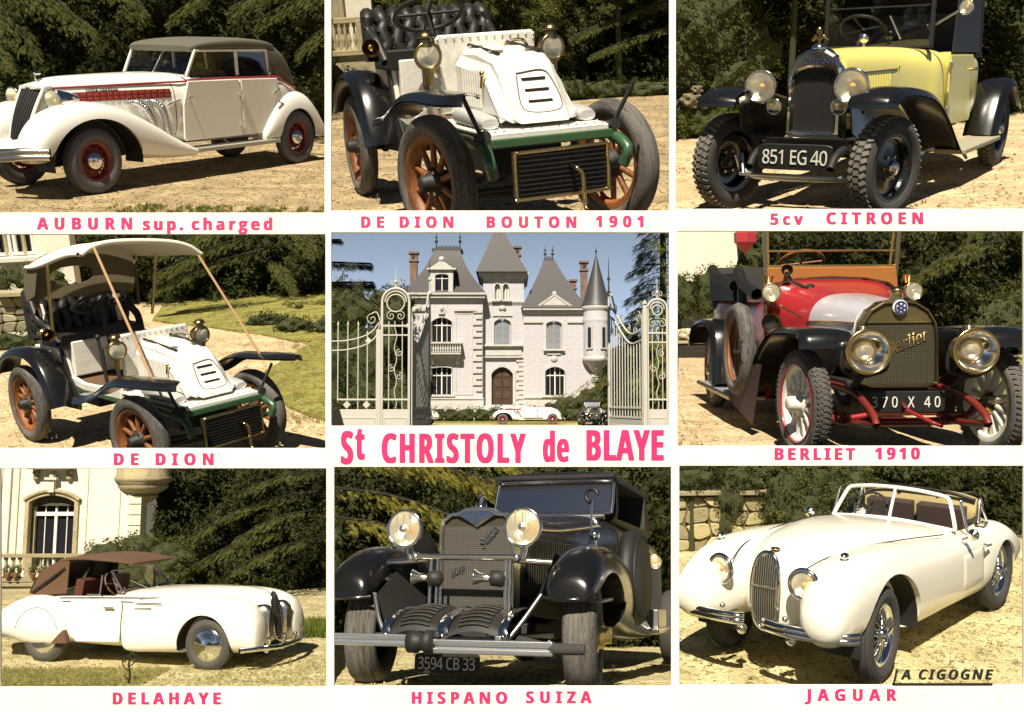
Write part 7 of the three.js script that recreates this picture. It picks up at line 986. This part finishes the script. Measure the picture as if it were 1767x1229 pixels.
{ // middle left
  const b = B4; ground(b, -7.5, 2.5, -13, 0.3, paleSand); pebbles(b, -4, 1, -6, -0.4, 2800, 0.014, peb);
  const lawn = (pts) => S(b, 'lawn', exXZ(pts, 0.004, 0.03, 0), lawnM); lawn([[-0.15, -5.3], [-0.36, -3.4], [-0.2, -2.6], [0.35, -1.7], [0.9, -1.05], [2.2, -1.0], [2.2, -5.3]]); lawn([[-3.3, -7.9], [-2.6, -7.3], [-1.9, -6.8], [-1.0, -6.0], [-0.4, -5.4], [1.2, -5.35], [1.2, -10.4], [-3.9, -10.4]]);
  tufts(b, 'lawn_grass', 'rough yellowish grass right of the runabout with the white canopy', -0.4, 1.4, -5.2, -1.1, 1500, 0.07, LM.dry, (x, z) => x > -0.36 + 0.35 * Math.max(0, z + 3) ** 1.2);
  stoneWall(b, 'rubble_wall', 'irregular rubble stone wall behind the rear wheel of the canopied runabout', -5.6, -3.75, 0.2, 0.72, -6.2, 10, 4, [0.26, 0.23, 0.15]);
  const cp = T(b, 'wall_coping', 'pale flat coping running along the top of the rubble wall', 'coping'); P(cp, 'slab', box(2.0, 0.07, 0.3, -4.7, 0.77, -6.22), stoneTrim);
  bush(b, 'bedding_plants', 'dark planted bed along the foot of the rubble stone wall', 'plants', [[-5.2, 0.08, -6.0, 0.4, 0.17, 0.15], [-4.7, 0.08, -6.0, 0.4, 0.17, 0.15], [-4.2, 0.08, -6.0, 0.4, 0.16, 0.15]], { size: 0.08, m: LM.dark });
  bush(b, 'potted_shrubs', 'leafy shrubs growing above the rubble wall under the shuttered window', 'shrub', [[-5.0, 0.95, -6.5, 0.35, 0.22, 0.15], [-4.5, 0.95, -6.5, 0.35, 0.2, 0.15], [-4.2, 0.9, -6.5, 0.3, 0.18, 0.15]], { size: 0.1, m: LM.olive });
  const h = T(b, 'house_facade', 'pale house facade with a shuttered window in the upper left corner', 'building'); P(h, 'wall', exXY([[-7, 0], [-4.1, 0], [-4.1, 2.6], [-7, 2.6]], -7.3, -7.1, 0, [[[-5.5, 1.22], [-4.62, 1.22], [-4.62, 2.3], [-5.5, 2.3]]]), whiteWall);
  const w = P(h, 'window', box(0.9, 1.1, 0.04, -5.06, 1.76, -7.25), darkPane); P(w, 'window_frame', [box(0.05, 1.1, 0.06, -5.06, 1.76, -7.2), box(0.05, 1.1, 0.06, -4.65, 1.76, -7.2), box(0.9, 0.05, 0.06, -5.06, 1.26, -7.2)], M.ivory); P(w, 'sill', box(1.1, 0.08, 0.2, -5.06, 1.19, -7.02), whiteWall);
  for (let i = 0; i < 6; i++) P(w, 'curtain_fold', bar([-5.4 + i * 0.14, 1.24, -7.19], [-5.4 + i * 0.14, 2.28, -7.19], 0.035), i % 2 ? M.ivory : stoneTrim);
  thicket(b, 'dark_trees', 'dark tall trees shading the lawn behind the canopied runabout', 'trees', -5.6, 1.2, -9.6, 2.3, { size: 0.2, dens: 6, gap: 0.65, scale: 0.8 });
  cedar(b, 'cedar_tree', 'cedar with sunlit drooping boughs right of the white canopy', [[-1.6, 0, -9.0], [-1.6, 2.2, -9.0], 0.14], [[-1.7, 1.5, -8.9, -1.5, -0.1, 0.8, 0.3, 0.35], [-1.6, 1.25, -8.8, -1.6, -0.1, 0.8, 0.4, 0.3], [-1.6, 1.0, -8.8, -1.7, -0.2, 0.8, 0.3, 0.25], [-1.5, 1.6, -8.9, 0.9, -0.2, 0.8, 0.4, 0.3], [-1.5, 0.8, -8.8, 0.5, -0.1, 0.6, 0.4, 0.15]], { size: 0.15, dens: 26, m: LM.olive });
  bush(b, 'ground_plants', 'low plants along the edge of the path under the dark trees', 'plants', [[-0.6, 0.1, -6.2, 0.3, 0.14, 0.2], [0.0, 0.1, -6.0, 0.35, 0.16, 0.2], [-1.2, 0.08, -6.9, 0.35, 0.12, 0.2]], { size: 0.1, m: LM.dark });
}
{ // centre: avenue, hedges, trees
  const b = B5; ground(b, -50, 50, -120, -18, paleSand, 0);
  const gv = S(b, 'lawn', exXZ([[-30, -66], [30, -66], [34, -76], [-34, -76]], 0.0, 0.06, 0), lawnM);
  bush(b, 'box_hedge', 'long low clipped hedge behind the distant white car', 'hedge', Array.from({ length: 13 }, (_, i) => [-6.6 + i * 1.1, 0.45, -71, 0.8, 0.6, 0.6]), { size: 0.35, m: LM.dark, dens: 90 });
  bush(b, 'yellow_shrub', 'yellow-green shrub in front of the chateau right wing', 'shrub', [[6.0, 1.5, -74, 1.5, 1.3, 1], [7.6, 1.7, -74, 1.4, 1.5, 1], [4.2, 1.1, -74, 1.4, 0.9, 0.8], [8.4, 1.2, -73, 1.2, 1.1, 1]], { size: 0.4, m: LM.gold, dens: 110 });
  bush(b, 'shrub', 'dark tall shrub under the corner turret of the chateau', 'shrub', [[7.6, 2.6, -77.2, 1.2, 1.4, 0.7], [8.6, 3.4, -77, 1.0, 1.6, 0.8]], { size: 0.4, m: LM.dark, dens: 110 });
  bush(b, 'round_tree', 'broad green trees behind the left iron fence', 'tree', [[-11.5, 7.6, -66, 2.6, 2.2, 2], [-8.6, 7.9, -68, 2.2, 1.8, 2], [-13, 6.5, -64, 2.5, 2.4, 2]], { size: 0.55, m: LM.olive, dens: 100 });
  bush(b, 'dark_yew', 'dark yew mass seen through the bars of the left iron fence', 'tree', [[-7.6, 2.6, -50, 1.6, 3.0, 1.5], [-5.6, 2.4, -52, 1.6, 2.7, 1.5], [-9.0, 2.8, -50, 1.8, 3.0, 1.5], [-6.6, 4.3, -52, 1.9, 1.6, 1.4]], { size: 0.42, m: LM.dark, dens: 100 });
  bush(b, 'flowering_shrub', 'pale shrub in front of the dark yew behind the fence', 'shrub', [[-7.0, 1.6, -47.5, 1.3, 1.2, 0.7], [-5.6, 1.4, -48.5, 1.0, 1.1, 0.6]], { size: 0.32, m: LM.olive, dens: 90 });
  cedar(b, 'cedar_tree', 'cedar whose two flat dark boughs reach in at the upper left of the chateau', [[-5.6, 0, -22], [-5.6, 6, -22], 0.3], [[-5.6, 4.72, -22, 2.45, 0.0, 0.3, 0.08, 0.26], [-5.6, 4.2, -22, 2.5, 0.1, 0.3, 0.08, 0.3], [-5.6, 5.2, -22, 1.75, 0.05, 0.2, 0.05, 0.15]], { size: 0.2, dens: 40, m: LM.dark, back: 0 });
  { const bg = [], f = 0.283; for (let i = 0; i < 30; i++) { const y = 1.6 + (i * 0.33 - 0.1) * f, L = (1 - (i * 0.33 + 0.5) / 13) * rr(2.4, 3.8) * f; for (const a of [rr(2.4, 3.4), rr(-0.6, 0.6), rr(3.6, 5)]) bg.push([2.06, y, -13.2, Math.cos(a) * L, rr(-0.1, 0.25) * f, -Math.sin(a) * L * 0.6, rr(0.2, 0.7) * f, 0.22]); } cedar(b, 'tall_conifer', 'tall sunlit conifer rising behind the right gate pillar', [[2.06, 0, -13.2], [2.06, 4.6, -13.2], 0.08], bg, { size: 0.18, dens: 13, m: LM.fresh, back: 0 }); }
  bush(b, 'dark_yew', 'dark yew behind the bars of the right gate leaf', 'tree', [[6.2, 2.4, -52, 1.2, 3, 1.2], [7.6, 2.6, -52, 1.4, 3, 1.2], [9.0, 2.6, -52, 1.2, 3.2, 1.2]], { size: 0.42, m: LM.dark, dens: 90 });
}
{ // middle right
  const b = B6; ground(b, -2.5, 10, -14, 0.2, paleSand); pebbles(b, -2, 3, -6, -0.4, 2400, 0.014, peb);
  S(b, 'lawn', exXZ([[1.55, -2.2], [1.9, -3.4], [3.2, -5.4], [5.0, -9.8], [9, -9.8], [9, -2.2]], 0.004, 0.03, 0), lawnM);
  tufts(b, 'lawn_grass', 'green grass to the right of the brass headlamp', 1.6, 4.6, -7, -2.3, 900, 0.09, LM.fresh, (x, z) => x > 1.6 + (-z - 2.2) * 0.45);
  const h = T(b, 'house_facade', 'sunlit white house wall behind the red lantern', 'building'); P(h, 'wall', box(4.2, 3.2, 0.3, 0.1, 1.6, -11.6), whiteWall); P(h, 'plinth', box(4.2, 0.5, 0.1, 0.1, 0.25, -11.4), stoneTrim);
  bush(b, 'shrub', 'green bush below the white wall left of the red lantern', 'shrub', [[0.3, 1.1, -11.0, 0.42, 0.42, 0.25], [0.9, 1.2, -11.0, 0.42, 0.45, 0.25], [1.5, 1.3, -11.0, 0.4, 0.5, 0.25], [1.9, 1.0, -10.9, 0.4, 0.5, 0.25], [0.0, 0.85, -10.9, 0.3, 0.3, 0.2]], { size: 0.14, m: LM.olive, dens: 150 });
  const tw = T(b, 'terrace_wall', 'low dark terrace wall along the far edge of the sandy drive', 'wall'); P(tw, 'wall', box(3.8, 0.26, 0.2, 0.6, 0.13, -10.7), plaster([0.2, 0.17, 0.13], 0.3)); P(tw, 'coping', box(3.9, 0.05, 0.26, 0.6, 0.285, -10.7), stoneTrim);
  const rk = T(b, 'pale_wall_stones', 'row of pale stones on the terrace wall behind the spare wheel', 'stones'); for (let i = 0; i < 9; i++) P(rk, 'stone', lump(-0.1 + i * 0.26, 0.42, -10.75, 0.14, rr(0.1, 0.16), 0.1, 0.25), plaster([0.78, 0.74, 0.62], 0.15));
  const ln = T(b, 'red_lantern', 'red faceted lantern hanging before the white wall above the black seats', 'lantern', [1.24, 2.08, -9.9]); 
  P(ln, 'lantern_body', toCreasedNormals(new THREE.LatheGeometry([[0.001, -0.24], [0.19, -0.04], [0.2, 0.12], [0.02, 0.24], [0.001, 0.24]].map((p) => new THREE.Vector2(...p)), 6).toNonIndexed(), 0.2), mat({ color: lin(0.40, 0.035, 0.045), roughness: 0.5 })); P(ln, 'hanger', [bar([0, 0.2, 0], [0, 0.5, 0], 0.012), tor(0.03, 0.008, [0, 0, 1], [0, 0.22, 0], 14)], M.dullblack); P(ln, 'lantern_bracket', [beam([0, 0.5, 0], [0, 0.5, -1.5], 0.02, 0.02)], M.dullblack);
  thicket(b, 'dark_trees', 'dark trees with faint sprays behind the brass radiator', 'trees', 1.7, 9, -10.2, 3.0, { size: 0.22, dens: 6, gap: 0.6, scale: 0.9 });
  cedar(b, 'cedar_tree', 'cedar with pale hanging boughs in the upper right above the headlamps', [[5.6, 0, -9.6], [5.6, 3, -9.6], 0.15], [[5.6, 2.5, -9.5, -1.0, 0.1, 0.4, 0.9, 0.3], [5.5, 2.3, -9.5, 0.7, 0.1, 0.4, 0.8, 0.3], [5.5, 2.0, -9.5, -1.7, 0.0, 0.5, 0.6, 0.3]], { size: 0.19, dens: 20, m: LM.olive });
  bush(b, 'shrub', 'sunlit leafy shrub at the right edge behind the left headlamp', 'shrub', [[5.9, 0.95, -9.2, 0.55, 0.5, 0.3], [5.3, 0.7, -9.1, 0.5, 0.4, 0.3], [6.1, 0.45, -9.0, 0.5, 0.4, 0.3]], { size: 0.15, m: LM.olive, dens: 150 });
}
{ // bottom left
  const b = B7; ground(b, -11, 3, -12, 2.6, yellowSand);
  const lw = S(b, 'lawn', exXZ([[-4, 0.7], [-2.4, 0.75], [-1.6, 1.0], [-1.1, 1.35], [-0.9, 2.3], [-4, 2.3]], 0.004, 0.025, 0), lawnM);
  tufts(b, 'lawn_grass', 'yellow-green grass in front of the streamlined white car', -3.0, -0.7, 0.6, 1.75, 3000, 0.06, LM.dry); tufts(b, 'rough_grass', 'thin dry grass on the ground right of the streamlined car', -0.6, 2.0, 0.0, 1.75, 900, 0.05, LM.dry); tufts(b, 'tall_grass', 'grass tuft beside the bumper of the streamlined car', 0.35, 1.3, -3.2, -2.0, 900, 0.2, LM.fresh);
  const h = T(b, 'chateau_wing', 'bright white chateau wall with an arched window and corbelled turret', 'building'), Z = -8;
  P(h, 'wall', exXY([[-10, 0], [-4.42, 0], [-4.42, 3.4], [-10, 3.4]], Z - 0.3, Z, 0, [archPts(-7.0, -5.9, 0.6, 2.05, 0.17)]), whiteWall);
  P(h, 'pilaster', [box(0.12, 3.4, 0.05, -7.28, 1.7, Z + 0.02), box(0.05, 3.4, 0.08, -7.42, 1.7, Z + 0.03)], whiteWall); P(h, 'wall_joint', [box(0.02, 3.4, 0.012, -5.66, 1.7, Z), box(0.02, 3.4, 0.012, -4.92, 1.7, Z), box(0.02, 3.4, 0.012, -7.62, 1.7, Z)], stoneTrim);
  for (let i = 0; i < 9; i++) P(h, 'quoin', box(0.3, 0.222, 0.06, -4.57, 0.2 + i * 0.24, Z + 0.03), whiteWall);
  const w = P(h, 'window', exXY(archPts(-7.06, -5.84, 0.58, 2.08, 0.19), Z - 0.02, Z + 0.06, 0.01, [archPts(-6.96, -5.94, 0.6, 2.05, 0.15)]), stoneTrim);
  P(w, 'pane', exXY(archPts(-7.0, -5.9, 0.6, 2.05, 0.17), Z - 0.28, Z - 0.26, 0), darkPane); P(w, 'window_frame', [box(0.07, 1.25, 0.06, -6.45, 1.2, Z - 0.22), box(0.98, 0.09, 0.06, -6.45, 1.78, Z - 0.215), box(0.05, 0.36, 0.06, -6.45, 1.98, Z - 0.22)], M.ivory); for (const x of [-6.7, -6.2]) P(w, 'glazing_bar', box(0.022, 1.5, 0.04, x, 1.35, Z - 0.23), M.ivory); for (const x of [-6.93, -5.97]) P(w, 'jamb', box(0.06, 1.5, 0.1, x, 1.32, Z - 0.2), stoneTrim);
  P(w, 'blind_box', exXY(archPts(-6.95, -5.95, 1.96, 2.03, 0.16), Z - 0.2, Z - 0.12, 0.01), mat({ color: lin(0.06, 0.05, 0.03) }));
  P(w, 'arch_moulding', tube(Array.from({ length: 11 }, (_, i) => { const t = i / 10; return [lerp(-7.08, -5.82, t), 2.1 + 0.21 * Math.sin(t * PI) ** 0.8, Z + 0.06]; }), 0.05, 30, 6), stoneTrim);
  P(w, 'keystone', [box(0.14, 0.3, 0.14, -6.45, 2.42, Z + 0.08), box(0.28, 0.06, 0.2, -6.45, 2.58, Z + 0.1), ball(0.07, -6.45, 2.66, Z + 0.1)], whiteWall); for (const x of [-6.83, -6.08]) P(h, 'wall_bracket', [box(0.12, 0.08, 0.14, x, 2.72, Z + 0.07), ball(0.07, x, 2.6, Z + 0.06)], stoneTrim); P(h, 'balcony_edge', box(1.0, 0.06, 0.3, -6.45, 2.82, Z + 0.15), stoneTrim);
  P(h, 'turret_corbel', lathe([[0.05, 2.0], [0.2, 2.06], [0.32, 2.16], [0.34, 2.2], [0.31, 2.22], [0.48, 2.32], [0.56, 2.40], [0.53, 2.46], [0.62, 2.52], [0.66, 2.60], [0.6, 2.64], [0.58, 3.4]], [0, 1, 0], [-4.5, 0, Z - 0.25], 40), stoneTrim);
  const bl = T(b, 'stone_balustrade', 'stone terrace balustrade with flower pots behind the brown soft top', 'balustrade'); P(bl, 'handrail', box(2.6, 0.07, 0.2, -6.0, 1.0, -6.2), stoneTrim); P(bl, 'base', [box(2.6, 0.07, 0.24, -6.0, 0.52, -6.2), box(2.6, 0.08, 0.2, -6.0, 0.42, -6.2), box(2.6, 0.38, 0.16, -6.0, 0.19, -6.24)], stoneTrim); P(bl, 'pier', box(0.16, 0.42, 0.2, -6.02, 0.76, -6.2), stoneTrim);
  for (let i = 0; i < 16; i++) if (Math.abs(-7.1 + i * 0.145 + 6.02) > 0.1) P(bl, 'baluster', baluster(-7.1 + i * 0.145, 0.555, -6.2, 0.41, 0.052), stoneTrim);
  [[-6.62, 'first'], [-6.38, 'second'], [-6.22, 'third'], [-5.86, 'fourth'], [-5.66, 'fifth']].forEach(([x, n]) => { const p = T(b, 'flower_pot', n + ' terracotta flower pot from the left along the balustrade foot', 'flower pot', [x, 0.555, -6.02], 0, 'terracotta pots at the balustrade'); P(p, 'pot', lathe([[0.001, 0], [0.045, 0], [0.06, 0.09], [0.066, 0.09], [0.066, 0.11], [0.055, 0.11], [0.05, 0.09], [0.001, 0.09]], [0, 1, 0], [0, 0, 0], 18), terracotta); const l = []; for (let i = 0; i < 40; i++) { const u = uv3(); l.push({ p: V(u.x * 0.06, 0.16 + u.y * 0.06, u.z * 0.05), d: u, s: 0.08 }); } crown(p, null, 'plant', 'broad', l, LM.olive); });
  bush(b, 'shrub', 'leafy shrubs between the white wall and the dark cedar', 'shrub', [[-4.2, 1.0, -5.6, 0.5, 0.36, 0.3], [-3.5, 1.1, -5.6, 0.5, 0.42, 0.3], [-2.9, 1.0, -5.5, 0.5, 0.4, 0.3], [-3.6, 0.6, -5.4, 1.1, 0.5, 0.3], [-4.4, 0.6, -5.5, 0.4, 0.4, 0.3]], { size: 0.14, m: LM.olive, dens: 160 });
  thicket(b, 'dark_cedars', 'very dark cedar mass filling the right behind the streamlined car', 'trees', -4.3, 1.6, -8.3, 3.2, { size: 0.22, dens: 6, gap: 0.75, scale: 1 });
  cedar(b, 'cedar_tree', 'cedar with long rising sunlit boughs above the white hood', [[-0.2, 0, -7.4], [-0.2, 3.4, -7.4], 0.2], [[-0.3, 2.3, -7.2, -2.6, -0.1, 0.7, 0.9, 0.35], [-0.3, 1.6, -7.1, -2.4, -0.1, 0.9, 0.75, 0.4], [-0.2, 2.7, -7.2, -1.6, 0.1, 0.6, 0.5, 0.3], [-0.2, 1.3, -7.0, -1.6, -0.1, 0.8, 0.5, 0.35], [-0.3, 1.9, -7.1, -1.5, 0.0, 0.9, 0.6, 0.3]], { size: 0.19, dens: 20, m: LM.olive });
  const sp = T(b, 'bare_sapling', 'small bare forked sapling in the foreground grass', 'sapling', [-0.9, 0, 1.6]); P(sp, 'stem', [tube([[0, 0, 0], [0.01, 0.12, 0], [-0.01, 0.25, 0], [0.01, 0.36, 0]], 0.012, 12, 6)], barkM); P(sp, 'twig', [tube([[0, 0.16, 0], [-0.07, 0.22, 0.01], [-0.1, 0.32, 0]], 0.008, 8, 5), tube([[0, 0.22, 0], [0.07, 0.28, 0], [0.08, 0.36, 0]], 0.008, 8, 5), tube([[0, 0.05, 0], [-0.06, 0.12, 0.02]], 0.008, 6, 5)], barkM); { const l = []; for (const [x, y] of [[0.01, 0.37], [-0.1, 0.33], [0.08, 0.36], [-0.06, 0.3], [0.04, 0.3]]) for (let i = 0; i < 4; i++) l.push({ p: V(x, y, 0), d: uv3(), s: 0.06 }); crown(sp, null, 'leaves', 'broad', l, LM.dark); }
}
{ // bottom middle
  const b = B8; ground(b, -4, 5, -12, 1, yellowSand); pebbles(b, -2, 3, -6, 0.3, 2000, 0.014, peb);
  thicket(b, 'dark_cedars', 'dark cedar mass behind the black limousine', 'trees', -3.2, 3.6, -7.2, 3.3, { size: 0.24, dens: 6, gap: 0.6, scale: 1 });
  cedar(b, 'cedar_tree', 'cedar with golden sunlit boughs above the right headlamp of the limousine', [[-2.2, 0, -6.6], [-2.2, 3.4, -6.6], 0.2], [[-2.1, 2.5, -6.3, 2.2, 0.1, 0.6, 0.5, 0.45], [-2.2, 2.1, -6.2, 2.2, -0.1, 0.7, 0.6, 0.45], [-2.2, 1.7, -6.1, 1.9, -0.1, 0.8, 0.5, 0.4], [-2.2, 1.3, -6.0, 1.4, -0.2, 0.8, 0.3, 0.35], [-1.0, 2.8, -6.4, 1.6, 0.0, 0.5, 0.6, 0.4], [-2.3, 2.8, -6.3, 1.6, 0.0, 0.5, 0.4, 0.4]], { size: 0.22, dens: 26, m: LM.gold });  // sunlight on these boughs is put into the gold leaf colour
  cedar(b, 'cedar_tree', 'dim cedar with hanging boughs right of the limousine windscreen', [[2.9, 0, -6.6], [2.9, 3.4, -6.6], 0.2], [[2.9, 2.6, -6.4, -1.0, 0, 0.4, 0.6, 0.3], [2.9, 2.2, -6.4, -0.8, 0, 0.4, 0.6, 0.3]], { size: 0.2, dens: 14, m: LM.cedar });  // same kind of tree, shade put into its darker leaf colour
}
{ // bottom right
  const b = B9; ground(b, -2, 6.5, -8, 1.2, yellowSand); pebbles(b, -1.2, 4, -4, 1, 2800, 0.018, peb);
  tufts(b, 'dry_grass', 'thin dry grass scattered over the drive before the roadster', -1.3, 3.6, -3.4, 0.8, 700, 0.06, LM.dry, (x, z) => Math.sin(x * 3) * Math.sin(z * 4) > 0.1);
  stoneWall(b, 'rubble_wall', 'sunlit rubble wall partly covered in ivy left behind the roadster', -0.8, 1.3, 0, 0.74, -4.3, 8, 4, [0.36, 0.31, 0.17]);
  const cp = T(b, 'wall_coping', 'pale coping slab on top of the ivy-grown rubble wall', 'coping'); P(cp, 'slab', box(1.5, 0.06, 0.3, 0.1, 0.80, -4.35), stoneTrim);
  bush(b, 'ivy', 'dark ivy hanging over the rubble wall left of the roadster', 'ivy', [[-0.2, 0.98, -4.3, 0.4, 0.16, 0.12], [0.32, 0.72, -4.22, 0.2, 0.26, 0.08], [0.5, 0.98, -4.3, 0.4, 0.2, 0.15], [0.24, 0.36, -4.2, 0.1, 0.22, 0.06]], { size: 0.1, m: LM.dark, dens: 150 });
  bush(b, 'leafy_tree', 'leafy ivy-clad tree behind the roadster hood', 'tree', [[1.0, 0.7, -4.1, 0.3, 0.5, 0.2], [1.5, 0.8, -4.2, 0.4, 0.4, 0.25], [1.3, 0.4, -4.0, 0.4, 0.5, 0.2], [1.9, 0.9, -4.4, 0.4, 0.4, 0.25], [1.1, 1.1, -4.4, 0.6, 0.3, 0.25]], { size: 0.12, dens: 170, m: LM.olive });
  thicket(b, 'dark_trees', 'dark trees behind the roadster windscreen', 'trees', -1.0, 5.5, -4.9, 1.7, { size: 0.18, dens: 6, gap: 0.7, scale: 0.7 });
}
{ // what stands behind the viewer: open ground and a line of trees, mirrored in chrome and paint
  const g = gridGeo((i, j) => [lerp(-90, 90, i / 20), 1.2, lerp(1.2, 90, j / 20)], 20, 20), u = g.attributes.uv; for (let i = 0; i < u.count; i++) u.setXY(i, u.getX(i) * 60, u.getY(i) * 30); S(null, 'ground', J(g), sandM);
  const o = new THREE.Group(); o.name = 'tree_line'; tag(o, 'far-off line of dark trees behind the viewer', 'trees', null, 'stuff'); scene.add(o);
  const l = []; for (let i = 0; i < 46; i++) { const a = rr(-1.5, 1.5), r = rr(62, 80), h = rr(4.5, 8); l.push(lump(Math.sin(a) * r, h * 0.9, Math.cos(a) * r, rr(5, 8), h, rr(5, 7), 0.22)); } P(o, 'crowns', l, mat({ color: lin(0.03, 0.035, 0.014), roughness: 1 }), null, 'stuff');
}
for (const [b, x0, x1, z0, z1] of [[B1, -3, 4, -6, 2], [B2, -3, 2.5, -9, 0], [B3, -1, 5, -6, 0.3], [B4, -5, 1, -7, -0.3], [B6, -2, 5, -8, -0.3], [B7, -6, 2, -5, 1.7], [B8, -2, 3, -6, 0.2], [B9, -1.5, 4.5, -4, 0.7]]) litter(b, x0, x1, z0, z1, 260);
// ---------------------------------------------------------------- the cars in their plots
auburn(B1, 'white supercharged tourer with grey soft top, red coachline and red wire wheels', [0, 0, 0], -2.0678);
dedion(B2, 'white veteran runabout without canopy, seen close with brass-framed cooler', [0, 0, 0], -1.2321, false);
citroen(B3, 'small yellow open car with black mudguards and chrome radiator', [0, 0, 0], -2.2207);
dedion(B4, 'white veteran runabout under a white canopy held by leather straps', [0, 0, 0], -0.7412, true);
berliet(B6, 'red and brass tourer with big brass headlamps and side-mounted spare wheel', [0, 0, 0], -1.5813);
delahaye(B7, 'streamlined white convertible with brown soft top and covered rear wheels', [0, 0, 0], -0.2545);
hispano(B8, 'black limousine with chrome bumper, tall radiator and two round headlamps', [0, 0, 0], -1.8937);
jaguar(B9, 'cream white open roadster with oval grille and wire wheels', [0, 0, 0], -2.3412);
{ // the three cars parked before the chateau
  const k = (o, s) => { o.scale.multiplyScalar(s); };
  k(auburn(B5, 'distant white open tourer parked across the front of the chateau', [-0.6, 0, -64], PI, true), 0.86);
  k(hispano(B5, 'distant black limousine facing the gate beside the right gate leaf', [5.05, 0, -60], -PI / 2), 0.88);
  k(jaguar(B5, 'distant white roadster half hidden by the left gate leaf', [-5.55, 0, -62], -0.5), 0.82);
}
for (const [o, b] of plot) trim(o, b);
renderer.render(scene, camera);
